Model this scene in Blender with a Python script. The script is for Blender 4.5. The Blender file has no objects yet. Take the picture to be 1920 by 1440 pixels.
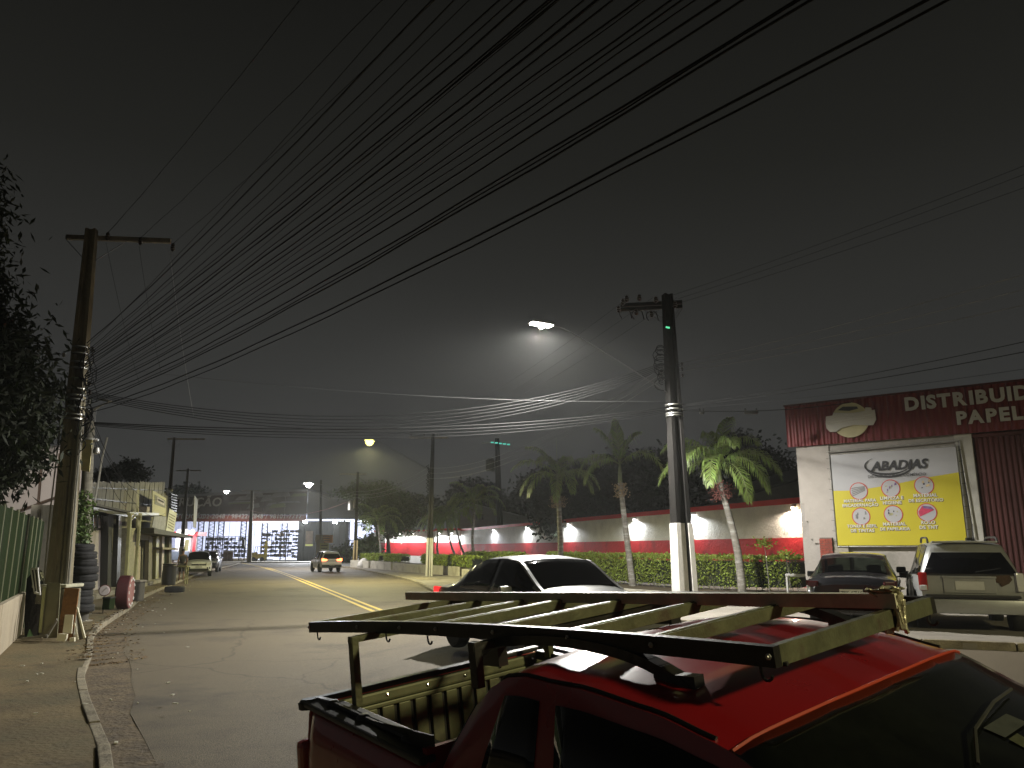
import bpy, bmesh, math, random
from mathutils import Vector, Matrix, noise
random.seed(7)
V = Vector
R = math.radians
SC = bpy.context.scene
COL = SC.collection

# ------------------------------------------------------------------ camera
cam_d = bpy.data.cameras.new('camera')
cam = bpy.data.objects.new('camera', cam_d)
COL.objects.link(cam)
EYE = V((0, 0, 1.9))
PITCH = R(12.0)
FPX = 1450.0
cam.location = EYE
cam.rotation_euler = (R(90) + PITCH, 0, 0)
cam_d.sensor_width = 36
cam_d.lens = FPX / 1920 * 36
cam_d.clip_start = 0.05
cam_d.clip_end = 1500
SC.camera = cam

# ------------------------------------------------------------------ night sky
world = bpy.data.worlds.new('World')
SC.world = world
world.use_nodes = True
wn = world.node_tree.nodes
wl = world.node_tree.links
wn.clear()
w_out = wn.new('ShaderNodeOutputWorld')
w_bg = wn.new('ShaderNodeBackground')
w_tc = wn.new('ShaderNodeTexCoord')
w_sep = wn.new('ShaderNodeSeparateXYZ')
w_ramp = wn.new('ShaderNodeValToRGB')
wl.new(w_tc.outputs['Generated'], w_sep.inputs[0])
wl.new(w_sep.outputs['Z'], w_ramp.inputs[0])
wl.new(w_ramp.outputs[0], w_bg.inputs['Color'])
wl.new(w_bg.outputs[0], w_out.inputs['Surface'])
er = w_ramp.color_ramp
er.elements[0].position = 0.0
er.elements[0].color = (0.0450, 0.0460, 0.0450, 1)
er.elements[1].position = 1.0
er.elements[1].color = (0.0035, 0.0035, 0.0032, 1)
for p, c in ((0.12, (0.0360, 0.0362, 0.0350)), (0.3, (0.0255, 0.0255, 0.0235)), (0.45, (0.0145, 0.0145, 0.0127)), (0.68, (0.0058, 0.0058, 0.0050))):
    e = er.elements.new(p)
    e.color = (*c, 1)
w_bg.inputs['Strength'].default_value = SKY_STRENGTH = 1.0

SC.view_settings.view_transform = 'Standard'
SC.view_settings.look = 'None'
SC.view_settings.exposure = 0
SC.view_settings.gamma = 1
cy = SC.cycles
cy.use_denoising = True
try:
    cy.denoiser = 'OPENIMAGEDENOISE'
    cy.denoising_input_passes = 'RGB_ALBEDO_NORMAL'
except Exception:
    pass
cy.max_bounces = 6
cy.diffuse_bounces = 3
cy.glossy_bounces = 3
cy.transmission_bounces = 4
cy.transparent_max_bounces = 12
cy.volume_bounces = 0
cy.sample_clamp_indirect = 4.0
cy.use_light_tree = True
cy.caustics_reflective = False
cy.caustics_refractive = False
cy.blur_glossy = 0.5

# ------------------------------------------------------------------ helpers
WM = {}
sp_, cp_ = math.sin(PITCH), math.cos(PITCH)


def ray(x, y):
    u = (x - 960) / FPX
    v = (y - 720) / FPX
    return V((u, cp_ + v * sp_, sp_ - v * cp_))


def at(x, y, Y):
    r = ray(x, y)
    return EYE + r * (Y / r.y)


def smooth(t):
    t = max(0.0, min(1.0, t))
    return t * t * (3 - 2 * t)


def H(x, y):
    """height of the ground: the carriageway climbs gently towards the right"""
    x0 = -0.5 - 0.35 * max(-2.0, min(y - 3, 8.6))
    return 0.33 * smooth((x - x0) / 3.2) * (1 - smooth((y - 16) / 29.0))


def gnd(x, y, h=0.0):
    r = ray(x, y)
    p = V((0, 0, 0))
    z = h
    for _ in range(12):
        t = (z - EYE.z) / r.z
        p = EYE + r * t
        z = H(p.x, p.y) + h
    return p


def wall_hit(x, y, A, B):
    """point of the vertical plane through ground points A, B seen along a direction: returns (s, z)"""
    r = ray(x, y)
    d = V((B[0] - A[0], B[1] - A[1], 0)).normalized()
    n = V((-d.y, d.x, 0))
    t = (V((A[0], A[1], 0)) - V((EYE.x, EYE.y, 0))).dot(n) / r.dot(n)
    p = EYE + r * t
    return (V((p.x - A[0], p.y - A[1], 0)).dot(d), p.z)


MATS = {}


def mat(name, col, rough=0.7, metal=0.0, var=0.15, scale=3.0, bump=0.0, bscale=40.0, coat=0.0, col2=None, mix=0.0,
        mscale=1.5, spec=0.5, emis=None, estr=0.0, stretch=None, sss=0.0):
    """Principled material; colour noise (var), patches of a second colour (col2, mix), fine relief (bump)"""
    if name in MATS:
        return MATS[name]
    m = bpy.data.materials.new(name)
    m.use_nodes = True
    nt = m.node_tree
    N, L = nt.nodes, nt.links
    b = N['Principled BSDF']
    b.inputs['Roughness'].default_value = rough
    b.inputs['Metallic'].default_value = metal
    b.inputs['Specular IOR Level'].default_value = spec
    if coat:
        b.inputs['Coat Weight'].default_value = coat
        b.inputs['Coat Roughness'].default_value = 0.06
    tc = N.new('ShaderNodeTexCoord')
    src = tc.outputs['Object']
    if stretch:
        mp = N.new('ShaderNodeMapping')
        mp.inputs['Scale'].default_value = stretch
        L.new(src, mp.inputs[0])
        src = mp.outputs[0]
    c_out = None
    if var > 0 or col2:
        n1 = N.new('ShaderNodeTexNoise')
        n1.inputs['Scale'].default_value = scale
        n1.inputs['Detail'].default_value = 6
        n1.inputs['Roughness'].default_value = 0.65
        L.new(src, n1.inputs['Vector'])
        r1 = N.new('ShaderNodeValToRGB')
        r1.color_ramp.elements[0].position = 0.3
        r1.color_ramp.elements[1].position = 0.72
        lo = [max(0, c * (1 - var)) for c in col]
        hi = [min(1, c * (1 + var)) for c in col]
        r1.color_ramp.elements[0].color = (*lo, 1)
        r1.color_ramp.elements[1].color = (*hi, 1)
        L.new(n1.outputs['Fac'], r1.inputs[0])
        c_out = r1.outputs[0]
        rr = N.new('ShaderNodeMapRange')
        rr.inputs['To Min'].default_value = max(0.02, rough - 0.12)
        rr.inputs['To Max'].default_value = min(1, rough + 0.12)
        L.new(n1.outputs['Fac'], rr.inputs['Value'])
        L.new(rr.outputs[0], b.inputs['Roughness'])
        if col2:
            n2 = N.new('ShaderNodeTexNoise')
            n2.inputs['Scale'].default_value = mscale
            n2.inputs['Detail'].default_value = 8
            n2.inputs['Roughness'].default_value = 0.7
            L.new(src, n2.inputs['Vector'])
            r2 = N.new('ShaderNodeValToRGB')
            r2.color_ramp.elements[0].position = 0.62 - mix * 0.3
            r2.color_ramp.elements[1].position = 0.74 - mix * 0.2
            L.new(n2.outputs['Fac'], r2.inputs[0])
            mx = N.new('ShaderNodeMix')
            mx.data_type = 'RGBA'
            L.new(r2.outputs[0], mx.inputs[0])
            L.new(c_out, mx.inputs[6])
            mx.inputs[7].default_value = (*col2, 1)
            c_out = mx.outputs[2]
        L.new(c_out, b.inputs['Base Color'])
    else:
        b.inputs['Base Color'].default_value = (*col, 1)
    if bump:
        n3 = N.new('ShaderNodeTexNoise')
        n3.inputs['Scale'].default_value = bscale
        n3.inputs['Detail'].default_value = 4
        L.new(src, n3.inputs['Vector'])
        bp = N.new('ShaderNodeBump')
        bp.inputs['Strength'].default_value = min(1.0, bump)
        bp.inputs['Distance'].default_value = 0.02 * max(1.0, bump)
        L.new(n3.outputs['Fac'], bp.inputs['Height'])
        L.new(bp.outputs[0], b.inputs['Normal'])
    if emis:
        b.inputs['Emission Color'].default_value = (*emis, 1)
        b.inputs['Emission Strength'].default_value = estr
    if sss:
        b.inputs['Transmission Weight'].default_value = 0
    MATS[name] = m
    return m


def glass_mat(name, tint, through):
    m = bpy.data.materials.new(name)
    m.use_nodes = True
    N, L = m.node_tree.nodes, m.node_tree.links
    b = N['Principled BSDF']
    b.inputs['Base Color'].default_value = (0.004, 0.004, 0.005, 1)
    b.inputs['Roughness'].default_value = 0.06
    b.inputs['Specular IOR Level'].default_value = 0.5
    if through > 0:
        tr = N.new('ShaderNodeBsdfTransparent')
        tr.inputs[0].default_value = (*tint, 1)
        mx = N.new('ShaderNodeMixShader')
        mx.inputs[0].default_value = through
        L.new(b.outputs[0], mx.inputs[1])
        L.new(tr.outputs[0], mx.inputs[2])
        L.new(mx.outputs[0], N['Material Output'].inputs['Surface'])
    MATS[name] = m
    return m


def leaf_mat(name, col, var=0.35, rough=0.5):
    """leaf surface: each leaf picks its own shade, a little light passes through"""
    m = bpy.data.materials.new(name)
    m.use_nodes = True
    N, L = m.node_tree.nodes, m.node_tree.links
    b = N['Principled BSDF']
    b.inputs['Roughness'].default_value = rough
    g = N.new('ShaderNodeNewGeometry')
    mr = N.new('ShaderNodeHueSaturation')
    mm = N.new('ShaderNodeMapRange')
    mm.inputs['To Min'].default_value = 1 - var
    mm.inputs['To Max'].default_value = 1 + var
    L.new(g.outputs['Random Per Island'], mm.inputs['Value'])
    L.new(mm.outputs[0], mr.inputs['Value'])
    m2 = N.new('ShaderNodeMapRange')
    m2.inputs['To Min'].default_value = 0.485
    m2.inputs['To Max'].default_value = 0.515
    L.new(g.outputs['Random Per Island'], m2.inputs['Value'])
    L.new(m2.outputs[0], mr.inputs['Hue'])
    mr.inputs['Color'].default_value = (*col, 1)
    L.new(mr.outputs[0], b.inputs['Base Color'])
    tl = N.new('ShaderNodeBsdfTranslucent')
    L.new(mr.outputs[0], tl.inputs['Color'])
    mx = N.new('ShaderNodeMixShader')
    mx.inputs[0].default_value = 0.3
    L.new(b.outputs[0], mx.inputs[1])
    L.new(tl.outputs[0], mx.inputs[2])
    L.new(mx.outputs[0], N['Material Output'].inputs['Surface'])
    MATS[name] = m
    return m


def emit_mat(name, col, strength):
    m = bpy.data.materials.new(name)
    m.use_nodes = True
    N, L = m.node_tree.nodes, m.node_tree.links
    N.remove(N['Principled BSDF'])
    e = N.new('ShaderNodeEmission')
    e.inputs[0].default_value = (*col, 1)
    e.inputs[1].default_value = strength
    L.new(e.outputs[0], N['Material Output'].inputs['Surface'])
    MATS[name] = m
    return m


def thing(name, label, cat, loc=(0, 0, 0), rz=0.0, group=None, kind=None, M=None):
    o = bpy.data.objects.new(name, None)
    COL.objects.link(o)
    o.empty_display_size = 0.2
    if M is None:
        M = Matrix.Translation(V(loc)) @ Matrix.Rotation(rz, 4, 'Z')
    o.matrix_basis = M
    WM[o.name] = M.copy()
    if label:
        o['label'] = label
    if cat:
        o['category'] = cat
    if group:
        o['group'] = group
    if kind:
        o['kind'] = kind
    return o


def tag(o, label=None, cat=None, group=None, kind=None):
    for k, v in (('label', label), ('category', cat), ('group', group), ('kind', kind)):
        if v:
            o[k] = v
    return o


class MB:
    """collects shapes; build() links them as ONE mesh object"""

    def __init__(s):
        s.v, s.f = [], []

    def add(s, vs, fs):
        n = len(s.v)
        s.v += [V(p) for p in vs]
        s.f += [tuple(i + n for i in f) for f in fs]
        return s

    def para(s, o, a, b, c):
        """box from corner o with edge vectors a, b, c"""
        o, a, b, c = V(o), V(a), V(b), V(c)
        vs = [o, o + a, o + a + b, o + b, o + c, o + a + c, o + a + b + c, o + b + c]
        fs = [(0, 3, 2, 1), (4, 5, 6, 7), (0, 1, 5, 4), (1, 2, 6, 5), (2, 3, 7, 6), (3, 0, 4, 7)]
        return s.add(vs, fs)

    def box(s, c, d, rz=0.0, rx=0.0, ry=0.0):
        m = Matrix.Rotation(rz, 3, 'Z') @ Matrix.Rotation(ry, 3, 'Y') @ Matrix.Rotation(rx, 3, 'X')
        a, b, e = m @ V((d[0], 0, 0)), m @ V((0, d[1], 0)), m @ V((0, 0, d[2]))
        return s.para(V(c) - (a + b + e) / 2, a, b, e)

    def beam(s, p, q, w, h, up=(0, 0, 1)):
        p, q = V(p), V(q)
        a = q - p
        side = a.cross(V(up))
        if side.length < 1e-6:
            side = V((1, 0, 0))
        side.normalize()
        u = side.cross(a).normalized()
        return s.para(p - side * w / 2 - u * h / 2, a, side * w, u * h)

    def tube(s, pts, r, n=6, cap=True):
        pts = [V(p) for p in pts]
        rs = r if isinstance(r, (list, tuple)) else [r] * len(pts)
        base = len(s.v)
        prev = None
        for i, p in enumerate(pts):
            d = (pts[min(i + 1, len(pts) - 1)] - pts[max(i - 1, 0)]).normalized()
            if prev is None:
                u = d.cross(V((0, 0, 1)))
                if u.length < 1e-3:
                    u = d.cross(V((1, 0, 0)))
                u.normalize()
            else:
                u = prev - d * prev.dot(d)
                u.normalize()
            prev = u
            w = d.cross(u)
            for k in range(n):
                a = 2 * math.pi * k / n
                s.v.append(p + (u * math.cos(a) + w * math.sin(a)) * rs[i])
        for i in range(len(pts) - 1):
            for k in range(n):
                a = base + i * n + k
                b = base + i * n + (k + 1) % n
                s.f.append((a, b, b + n, a + n))
        if cap:
            s.f.append(tuple(base + k for k in reversed(range(n))))
            s.f.append(tuple(base + (len(pts) - 1) * n + k for k in range(n)))
        return s

    def lathe(s, c, axis, prof, n=16):
        """prof: list of (distance along axis, radius)"""
        ax = V(axis).normalized()
        u = ax.cross(V((0, 0, 1)))
        if u.length < 1e-3:
            u = V((1, 0, 0))
        u.normalize()
        w = ax.cross(u)
        base = len(s.v)
        for (t, r) in prof:
            for k in range(n):
                a = 2 * math.pi * k / n
                s.v.append(V(c) + ax * t + (u * math.cos(a) + w * math.sin(a)) * r)
        for i in range(len(prof) - 1):
            for k in range(n):
                a = base + i * n + k
                b = base + i * n + (k + 1) % n
                s.f.append((a, b, b + n, a + n))
        for i in (0, len(prof) - 1):
            if prof[i][1] > 1e-4:
                s.f.append(tuple(base + i * n + k for k in range(n)))
        return s

    def prism(s, poly, o, u, v, d):
        """2-D polygon in plane (o, u, v) thickened by vector d"""
        o, u, v, d = V(o), V(u), V(v), V(d)
        n = len(poly)
        a = [o + u * p[0] + v * p[1] for p in poly]
        b = [p + d for p in a]
        fs = [tuple(range(n)), tuple(range(2 * n - 1, n - 1, -1))]
        fs += [(i, i + n, (i + 1) % n + n, (i + 1) % n) for i in range(n)]
        return s.add(a + b, fs)

    def quad(s, *p):
        return s.add(p, [tuple(range(len(p)))])

    def build(s, name, m, parent=None, smooth=False, bevel=0.0, local=False, uvnormals=True):
        me = bpy.data.meshes.new(name)
        if parent is not None and not local:
            inv = WM[parent.name].inverted()
            vs = [inv @ p for p in s.v]
        else:
            vs = s.v
        me.from_pydata([tuple(p) for p in vs], [], s.f)
        bm = bmesh.new()
        bm.from_mesh(me)
        if len(s.f) < 60000 and uvnormals:
            bmesh.ops.recalc_face_normals(bm, faces=bm.faces)
        if bevel:
            es = [e for e in bm.edges if len(e.link_faces) == 2 and e.calc_face_angle(0) > 0.6]
            bmesh.ops.bevel(bm, geom=es, offset=bevel, segments=2, affect='EDGES', profile=0.6, clamp_overlap=True)
        bm.to_mesh(me)
        bm.free()
        if smooth:
            for p in me.polygons:
                p.use_smooth = True
            try:
                me.set_sharp_from_angle(angle=R(smooth if smooth is not True else 40))
            except Exception:
                pass
        if m:
            me.materials.append(m)
        o = bpy.data.objects.new(name, me)
        COL.objects.link(o)
        if parent is not None:
            o.parent = parent
            WM[o.name] = WM[parent.name].copy()
        else:
            WM[o.name] = Matrix.Identity(4)
        return o


def B(name, m, parent=None, **k):
    """helper: one box part"""
    c, d = k.pop('c'), k.pop('d')
    r = {q: k.pop(q) for q in ('rz', 'rx', 'ry') if q in k}
    return MB().box(c, d, **r).build(name, m, parent, **k)


def kids(o):
    return [c for c in bpy.data.objects if c.parent == o]


def copy_tree(o, M, label=None, group=None, children=None):
    r = o.copy()
    COL.objects.link(r)
    r.matrix_basis = M
    WM[r.name] = M.copy()
    if label:
        r['label'] = label
    if group:
        r['group'] = group

    def rec(src, dst):
        for ch in children[src.name]:
            c = ch.copy()
            COL.objects.link(c)
            c.parent = dst
            WM[c.name] = M.copy()
            rec(ch, c)
    if children is None:
        children = {}
        st = [o]
        while st:
            q = st.pop()
            children[q.name] = kids(q)
            st += children[q.name]
    rec(o, r)
    return r


def text_mb(txt, size, o, u, v, depth=0.01, bold=0.0, align='LEFT', shear=0.0, spacing=1.0):
    """lettering as geometry: o = anchor, u = reading direction, v = up"""
    cu = bpy.data.curves.new('lettering', 'FONT')
    cu.body = txt
    cu.size = 1.0
    cu.align_x = align
    cu.offset = bold
    cu.shear = shear
    cu.space_character = spacing
    cu.resolution_u = 3
    cu.fill_mode = 'FRONT'
    ob = bpy.data.objects.new('lettering', cu)
    COL.objects.link(ob)
    dg = bpy.context.evaluated_depsgraph_get()
    me = bpy.data.meshes.new_from_object(ob.evaluated_get(dg))
    o, u, v = V(o), V(u).normalized(), V(v).normalized()
    n = u.cross(v).normalized()
    mb = MB()
    bm = bmesh.new()
    bm.from_mesh(me)
    if depth > 0:
        g = bmesh.ops.extrude_face_region(bm, geom=bm.faces[:])
        for e in g['geom']:
            if isinstance(e, bmesh.types.BMVert):
                e.co.z += depth / size
    bm.verts.ensure_lookup_table()
    mb.v = [o + (u * p.co.x + v * p.co.y + n * p.co.z) * size for p in bm.verts]
    mb.f = [tuple(w.index for w in f.verts) for f in bm.faces]
    bm.free()
    bpy.data.objects.remove(ob)
    bpy.data.curves.remove(cu)
    bpy.data.meshes.remove(me)
    return mb


def resample(pts, n, closed=False):
    """smooth curve through points, n samples evenly along it"""
    P = [V((*p, 0)) if len(p) == 2 else V(p) for p in pts]
    out = []
    for i in range(len(P) - 1):
        p0, p1, p2, p3 = P[max(i - 1, 0)], P[i], P[i + 1], P[min(i + 2, len(P) - 1)]
        for k in range(16):
            t = k / 16
            out.append(0.5 * ((2 * p1) + (p2 - p0) * t + (2 * p0 - 5 * p1 + 4 * p2 - p3) * t * t + (3 * p1 - p0 - 3 * p2 + p3) * t ** 3))
    out.append(P[-1])
    d = [0.0]
    for a, b in zip(out, out[1:]):
        d.append(d[-1] + (b - a).length)
    res = []
    j = 0
    for k in range(n):
        t = d[-1] * k / (n - 1)
        while j < len(d) - 2 and d[j + 1] < t:
            j += 1
        f = (t - d[j]) / max(1e-9, d[j + 1] - d[j])
        res.append(out[j].lerp(out[j + 1], min(1, f)))
    return res


def strip(name, a, b, m, dz, n=80, k=6, skirt=0.2, parent=None, wob=0.0, kind='structure', rough=0.0):
    """sheet between two ground lines, following the terrain, with a skirt down all round"""
    A, Bq = resample(a, n), resample(b, n)
    mb = MB()
    for i in range(n):
        for j in range(k):
            t = j / (k - 1)
            p = A[i].lerp(Bq[i], t)
            if wob and j == 0:
                p += (Bq[i] - A[i]).normalized() * wob * (noise.noise(p * 1.3) + 0.5 * noise.noise(p * 5))
            z = H(p.x, p.y) + dz
            if rough:
                z += rough * noise.noise(V((p.x * 2.2, p.y * 2.2, 3)))
            mb.v.append(V((p.x, p.y, z)))
    for i in range(n - 1):
        for j in range(k - 1):
            q = i * k + j
            mb.f.append((q, q + 1, q + k + 1, q + k))
    ring = [j for j in range(k)] + [i * k + k - 1 for i in range(1, n)] + [(n - 1) * k + j for j in reversed(range(k - 1))] + [i * k for i in reversed(range(1, n - 1))]
    base = len(mb.v)
    for q in ring:
        mb.v.append(mb.v[q] - V((0, 0, skirt)))
    for i in range(len(ring)):
        j = (i + 1) % len(ring)
        mb.f.append((ring[i], ring[j], base + j, base + i))
    o = mb.build(name, m, parent, smooth=50)
    if kind and parent is None:
        o['kind'] = kind
    return o
# ------------------------------------------------------------------ lamps
def lamp(name, kind, loc, power, col, parent=None, size=0.1, aim=None, spot=R(150), blend=0.6):
    d = bpy.data.lights.new(name, kind)
    d.energy = power
    d.color = col
    if kind == 'SPOT':
        d.spot_size = spot
        d.spot_blend = blend
        d.shadow_soft_size = size
    elif kind == 'AREA':
        d.size = size
    else:
        d.shadow_soft_size = size
    o = bpy.data.objects.new(name, d)
    COL.objects.link(o)
    M = Matrix.Translation(V(loc))
    if aim is not None:
        M = M @ (V(aim) - V(loc)).to_track_quat('-Z', 'Y').to_matrix().to_4x4()
    if parent is not None:
        o.parent = parent
        o.matrix_basis = WM[parent.name].inverted() @ M
    else:
        o.matrix_basis = M
    return o


WHITE = (0.93, 0.96, 1.0)
YG = (.97, .93, .45)

# ------------------------------------------------------------------ materials
def asphalt_mat():
    m = mat('asphalt', (0.120, 0.098, 0.066), rough=0.78, var=0.16, scale=0.35, bump=.45, bscale=95, col2=(0.066, 0.056, 0.043), mix=0.4, mscale=0.35, spec=0.35)
    N, L = m.node_tree.nodes, m.node_tree.links
    b = N['Principled BSDF']
    prev = b.inputs['Base Color'].links[0].from_socket
    tc = N.new('ShaderNodeTexCoord')
    n = N.new('ShaderNodeTexNoise')
    n.inputs['Scale'].default_value = 70
    n.inputs['Detail'].default_value = 3
    L.new(tc.outputs['Object'], n.inputs['Vector'])
    r = N.new('ShaderNodeMapRange')
    r.inputs['From Min'].default_value = 0.35
    r.inputs['From Max'].default_value = 0.65
    r.inputs['To Min'].default_value = 0.6
    r.inputs['To Max'].default_value = 1.45
    L.new(n.outputs['Fac'], r.inputs['Value'])
    # long cracks
    v = N.new('ShaderNodeTexVoronoi')
    v.feature = 'DISTANCE_TO_EDGE'
    v.inputs['Scale'].default_value = 0.17
    dn = N.new('ShaderNodeTexNoise')
    dn.inputs['Scale'].default_value = 1.4
    dn.inputs['Detail'].default_value = 6
    L.new(tc.outputs['Object'], dn.inputs['Vector'])
    mxv = N.new('ShaderNodeMix')
    mxv.data_type = 'VECTOR'
    mxv.inputs[0].default_value = 0.35
    L.new(tc.outputs['Object'], mxv.inputs[4])
    L.new(dn.outputs['Color'], mxv.inputs[5])
    L.new(mxv.outputs[1], v.inputs['Vector'])
    cr = N.new('ShaderNodeMapRange')
    cr.inputs['From Min'].default_value = 0.0
    cr.inputs['From Max'].default_value = 0.0035
    cr.inputs['To Min'].default_value = 0.62
    cr.inputs['To Max'].default_value = 1.0
    L.new(v.outputs['Distance'], cr.inputs['Value'])
    mu = N.new('ShaderNodeMath')
    mu.operation = 'MULTIPLY'
    L.new(r.outputs[0], mu.inputs[0])
    L.new(cr.outputs[0], mu.inputs[1])
    sc = N.new('ShaderNodeVectorMath')
    sc.operation = 'SCALE'
    L.new(prev, sc.inputs[0])
    L.new(mu.outputs[0], sc.inputs['Scale'])
    L.new(sc.outputs[0], b.inputs['Base Color'])
    return m


M_asph = asphalt_mat()
M_pave = mat('worn_concrete_paving', (0.135, 0.10, 0.046), rough=0.9, var=0.5, scale=1.6, bump=0.8, bscale=18, col2=(0.075, 0.065, 0.032), mix=0.5, mscale=0.8)
M_dirt = mat('gutter_dirt', (0.11, 0.08, 0.045), rough=0.95, var=0.4, scale=3.0, bump=1.5, bscale=16, col2=(0.055, 0.04, 0.025), mix=0.5, mscale=2.5)
M_soil = mat('dry_soil', (0.09, 0.07, 0.045), rough=0.95, var=0.35, scale=2.0, bump=1.0, bscale=12)
M_kerb = mat('kerb_concrete', (0.24, 0.21, 0.15), rough=0.9, var=0.25, scale=5, bump=0.8, bscale=30, col2=(0.12, 0.1, 0.07), mix=0.45, mscale=3)
M_yline = mat('yellow_road_paint', (0.62, 0.44, 0.09), rough=0.75, var=0.2, scale=9, col2=(0.2, 0.16, 0.09), mix=0.25, mscale=5)
M_conc = mat('grey_concrete', (0.23, 0.21, 0.17), rough=0.9, var=0.25, scale=2.5, bump=0.6, bscale=30, col2=(0.1, 0.09, 0.07), mix=0.4, mscale=1.6)
M_dconc = mat('dark_weathered_concrete', (0.085, 0.078, 0.066), rough=0.9, var=0.3, scale=2.2, bump=0.6, bscale=26, col2=(0.035, 0.032, 0.028), mix=0.5, mscale=1.2, stretch=(1, 1, 0.25))
M_white = mat('white_wall_paint', (0.72, 0.71, 0.66), rough=0.85, var=0.1, scale=1.2, bump=0.3, bscale=30)
M_black = mat('black_rubber', (0.012, 0.012, 0.013), rough=0.8, var=0.3, scale=8, bump=0.3, bscale=30)
M_blackp = mat('black_plastic', (0.012, 0.012, 0.012), rough=0.45, var=0.2)
M_dsteel = mat('dark_steel', (0.04, 0.04, 0.038), rough=0.5, metal=0.6, var=0.3, scale=6)
M_galv = mat('galvanised_steel', (0.42, 0.42, 0.40), rough=0.42, metal=0.85, var=0.25, scale=7)
M_chrome = mat('chrome', (0.7, 0.7, 0.7), rough=0.12, metal=1.0, var=0.05)
M_cable = mat('cable_sheath', (0.010, 0.010, 0.010), rough=0.7, var=0, spec=.12)
M_alu = mat('bare_aluminium_cable', (0.2, 0.2, 0.19), rough=0.5, metal=0.4, var=0)
M_ceram = mat('brown_ceramic', (0.02, 0.012, 0.01), rough=0.3, var=0)

# ------------------------------------------------------------------ terrain
gx = [-420, -250, -150, -90, -60, -40, -28, -20] + [-16 + i * 0.8 for i in range(43)] + [22, 28, 40, 60, 90, 150, 260, 420]
gy = [-160, -80, -40, -20] + [-12 + i * 1.2 for i in range(56)] + [62, 75, 95, 125, 170, 240, 340, 520]
g = MB()
for y in gy:
    for x in gx:
        g.v.append(V((x, y, H(x, y) - 0.05)))
nx = len(gx)
for j in range(len(gy) - 1):
    for i in range(nx - 1):
        q = j * nx + i
        g.f.append((q, q + 1, q + nx + 1, q + nx))
tag(g.build('ground', M_soil, smooth=True), kind='structure')

ASPH_L = [(13.0, -9.0), (6.0, -3.5), (1.5, 1.2), (-1.6, 4.7), (-3.11, 7.4), (-4.45, 9.64), (-5.6, 12.07), (-6.6, 14.0), (-9.24, 19.37), (-11.4, 25.0), (-13.97, 31.8), (-17.4, 42.3), (-24.84, 66.2), (-33, 97), (-52, 160)]
KERB_L = [(12.4, -9.8), (5.2, -4.4), (0.6, 0.4), (-2.2, 4.2), (-3.35, 6.93), (-4.96, 9.62), (-6.35, 12.02), (-7.6, 14.6), (-9.6, 18.6), (-12.0, 25.0), (-14.6, 31.8), (-18.0, 42.3), (-25.4, 66.2), (-33.6, 97), (-52.6, 160)]
KERB_R = [(30, 1.0), (15, 10.0), (9.0, 12.4), (6.6, 13.3), (3.6, 16.6), (0.9, 21.5), (-2.1, 29.5), (-5.97, 47.0), (-10.6, 61.9), (-15.4, 76.6), (-21, 92), (-36, 150)]
strip('road', ASPH_L, KERB_R, M_asph, 0.0, n=150, k=10, wob=0.13)
strip('gutter_dirt', KERB_L, [(x + .32, y + .10) for x, y in ASPH_L], M_dirt, -0.003, n=260, k=11, rough=0.009)
strip('pavement', [(11, -13), (2, -8), (-4, -2), (-9.2, 6.9), (-10.5, 9.6), (-11.5, 12), (-13, 15), (-14.5, 19), (-16.5, 25), (-20, 31.8), (-24, 42.3), (-34, 66.2), (-45, 97), (-70, 160)], KERB_L, M_pave, 0.10, n=150, k=8, rough=0.025)
strip('forecourt', KERB_R, [(38, 12), (26, 24), (20, 30), (18, 34), (17, 38), (14, 42), (10, 50), (4, 60), (-1, 72), (-5, 84), (-12, 100), (-20, 150)],
      mat('forecourt_concrete', (0.22, 0.20, 0.17), rough=0.88, var=0.22, scale=0.7, bump=0.5, bscale=14, col2=(0.13, 0.115, 0.095), mix=0.4, mscale=0.5), 0.09, n=120, k=8)
strip('yard_paving', [(-60, 108), (-36, 106), (-14, 104), (10, 106)], [(-60, 170), (-36, 170), (-14, 170), (10, 170)], mat('yard_concrete', (0.42, 0.42, 0.4), rough=0.85, var=0.2), 0.03, n=12, k=4)
strip('traffic_island', [(-44, 109), (-35, 105.5), (-27, 106)], [(-44, 112), (-34, 112), (-28, 108)], M_conc, 0.13, n=12, k=3)


def kerb_run(name, line, m, n0, n1, total, w, h, label_parent):
    """kerb as single stones with joints"""
    P = resample(line, total)
    root = thing(name, None, None, kind='structure', loc=(P[n0].x, P[n0].y, 0))
    for i in range(n0, n1):
        a, b = P[i], P[i + 1]
        d = (b - a)
        L_ = d.length
        d.normalize()
        sd = V((-d.y, d.x, 0)) * w
        jit = random.uniform(-0.012, 0.012)
        p = a + d * 0.012 + V((0, 0, H(a.x, a.y) - 0.2 + jit))
        up = V((0, 0, 0.2 + h + random.uniform(-0.01, 0.012)))
        dz = V((0, 0, H(b.x, b.y) - H(a.x, a.y)))
        MB().para(p - sd / 2, d * (L_ - 0.02) + dz, sd, up).build('kerb_stone', m, root, bevel=0.012)
    return root


kerb_run('kerb', KERB_L, M_kerb, 0, 120, 168, 0.11, 0.112, None)
kerb_run('kerb', KERB_R, M_kerb, 0, 110, 130, 0.15, 0.12, None)

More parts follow.
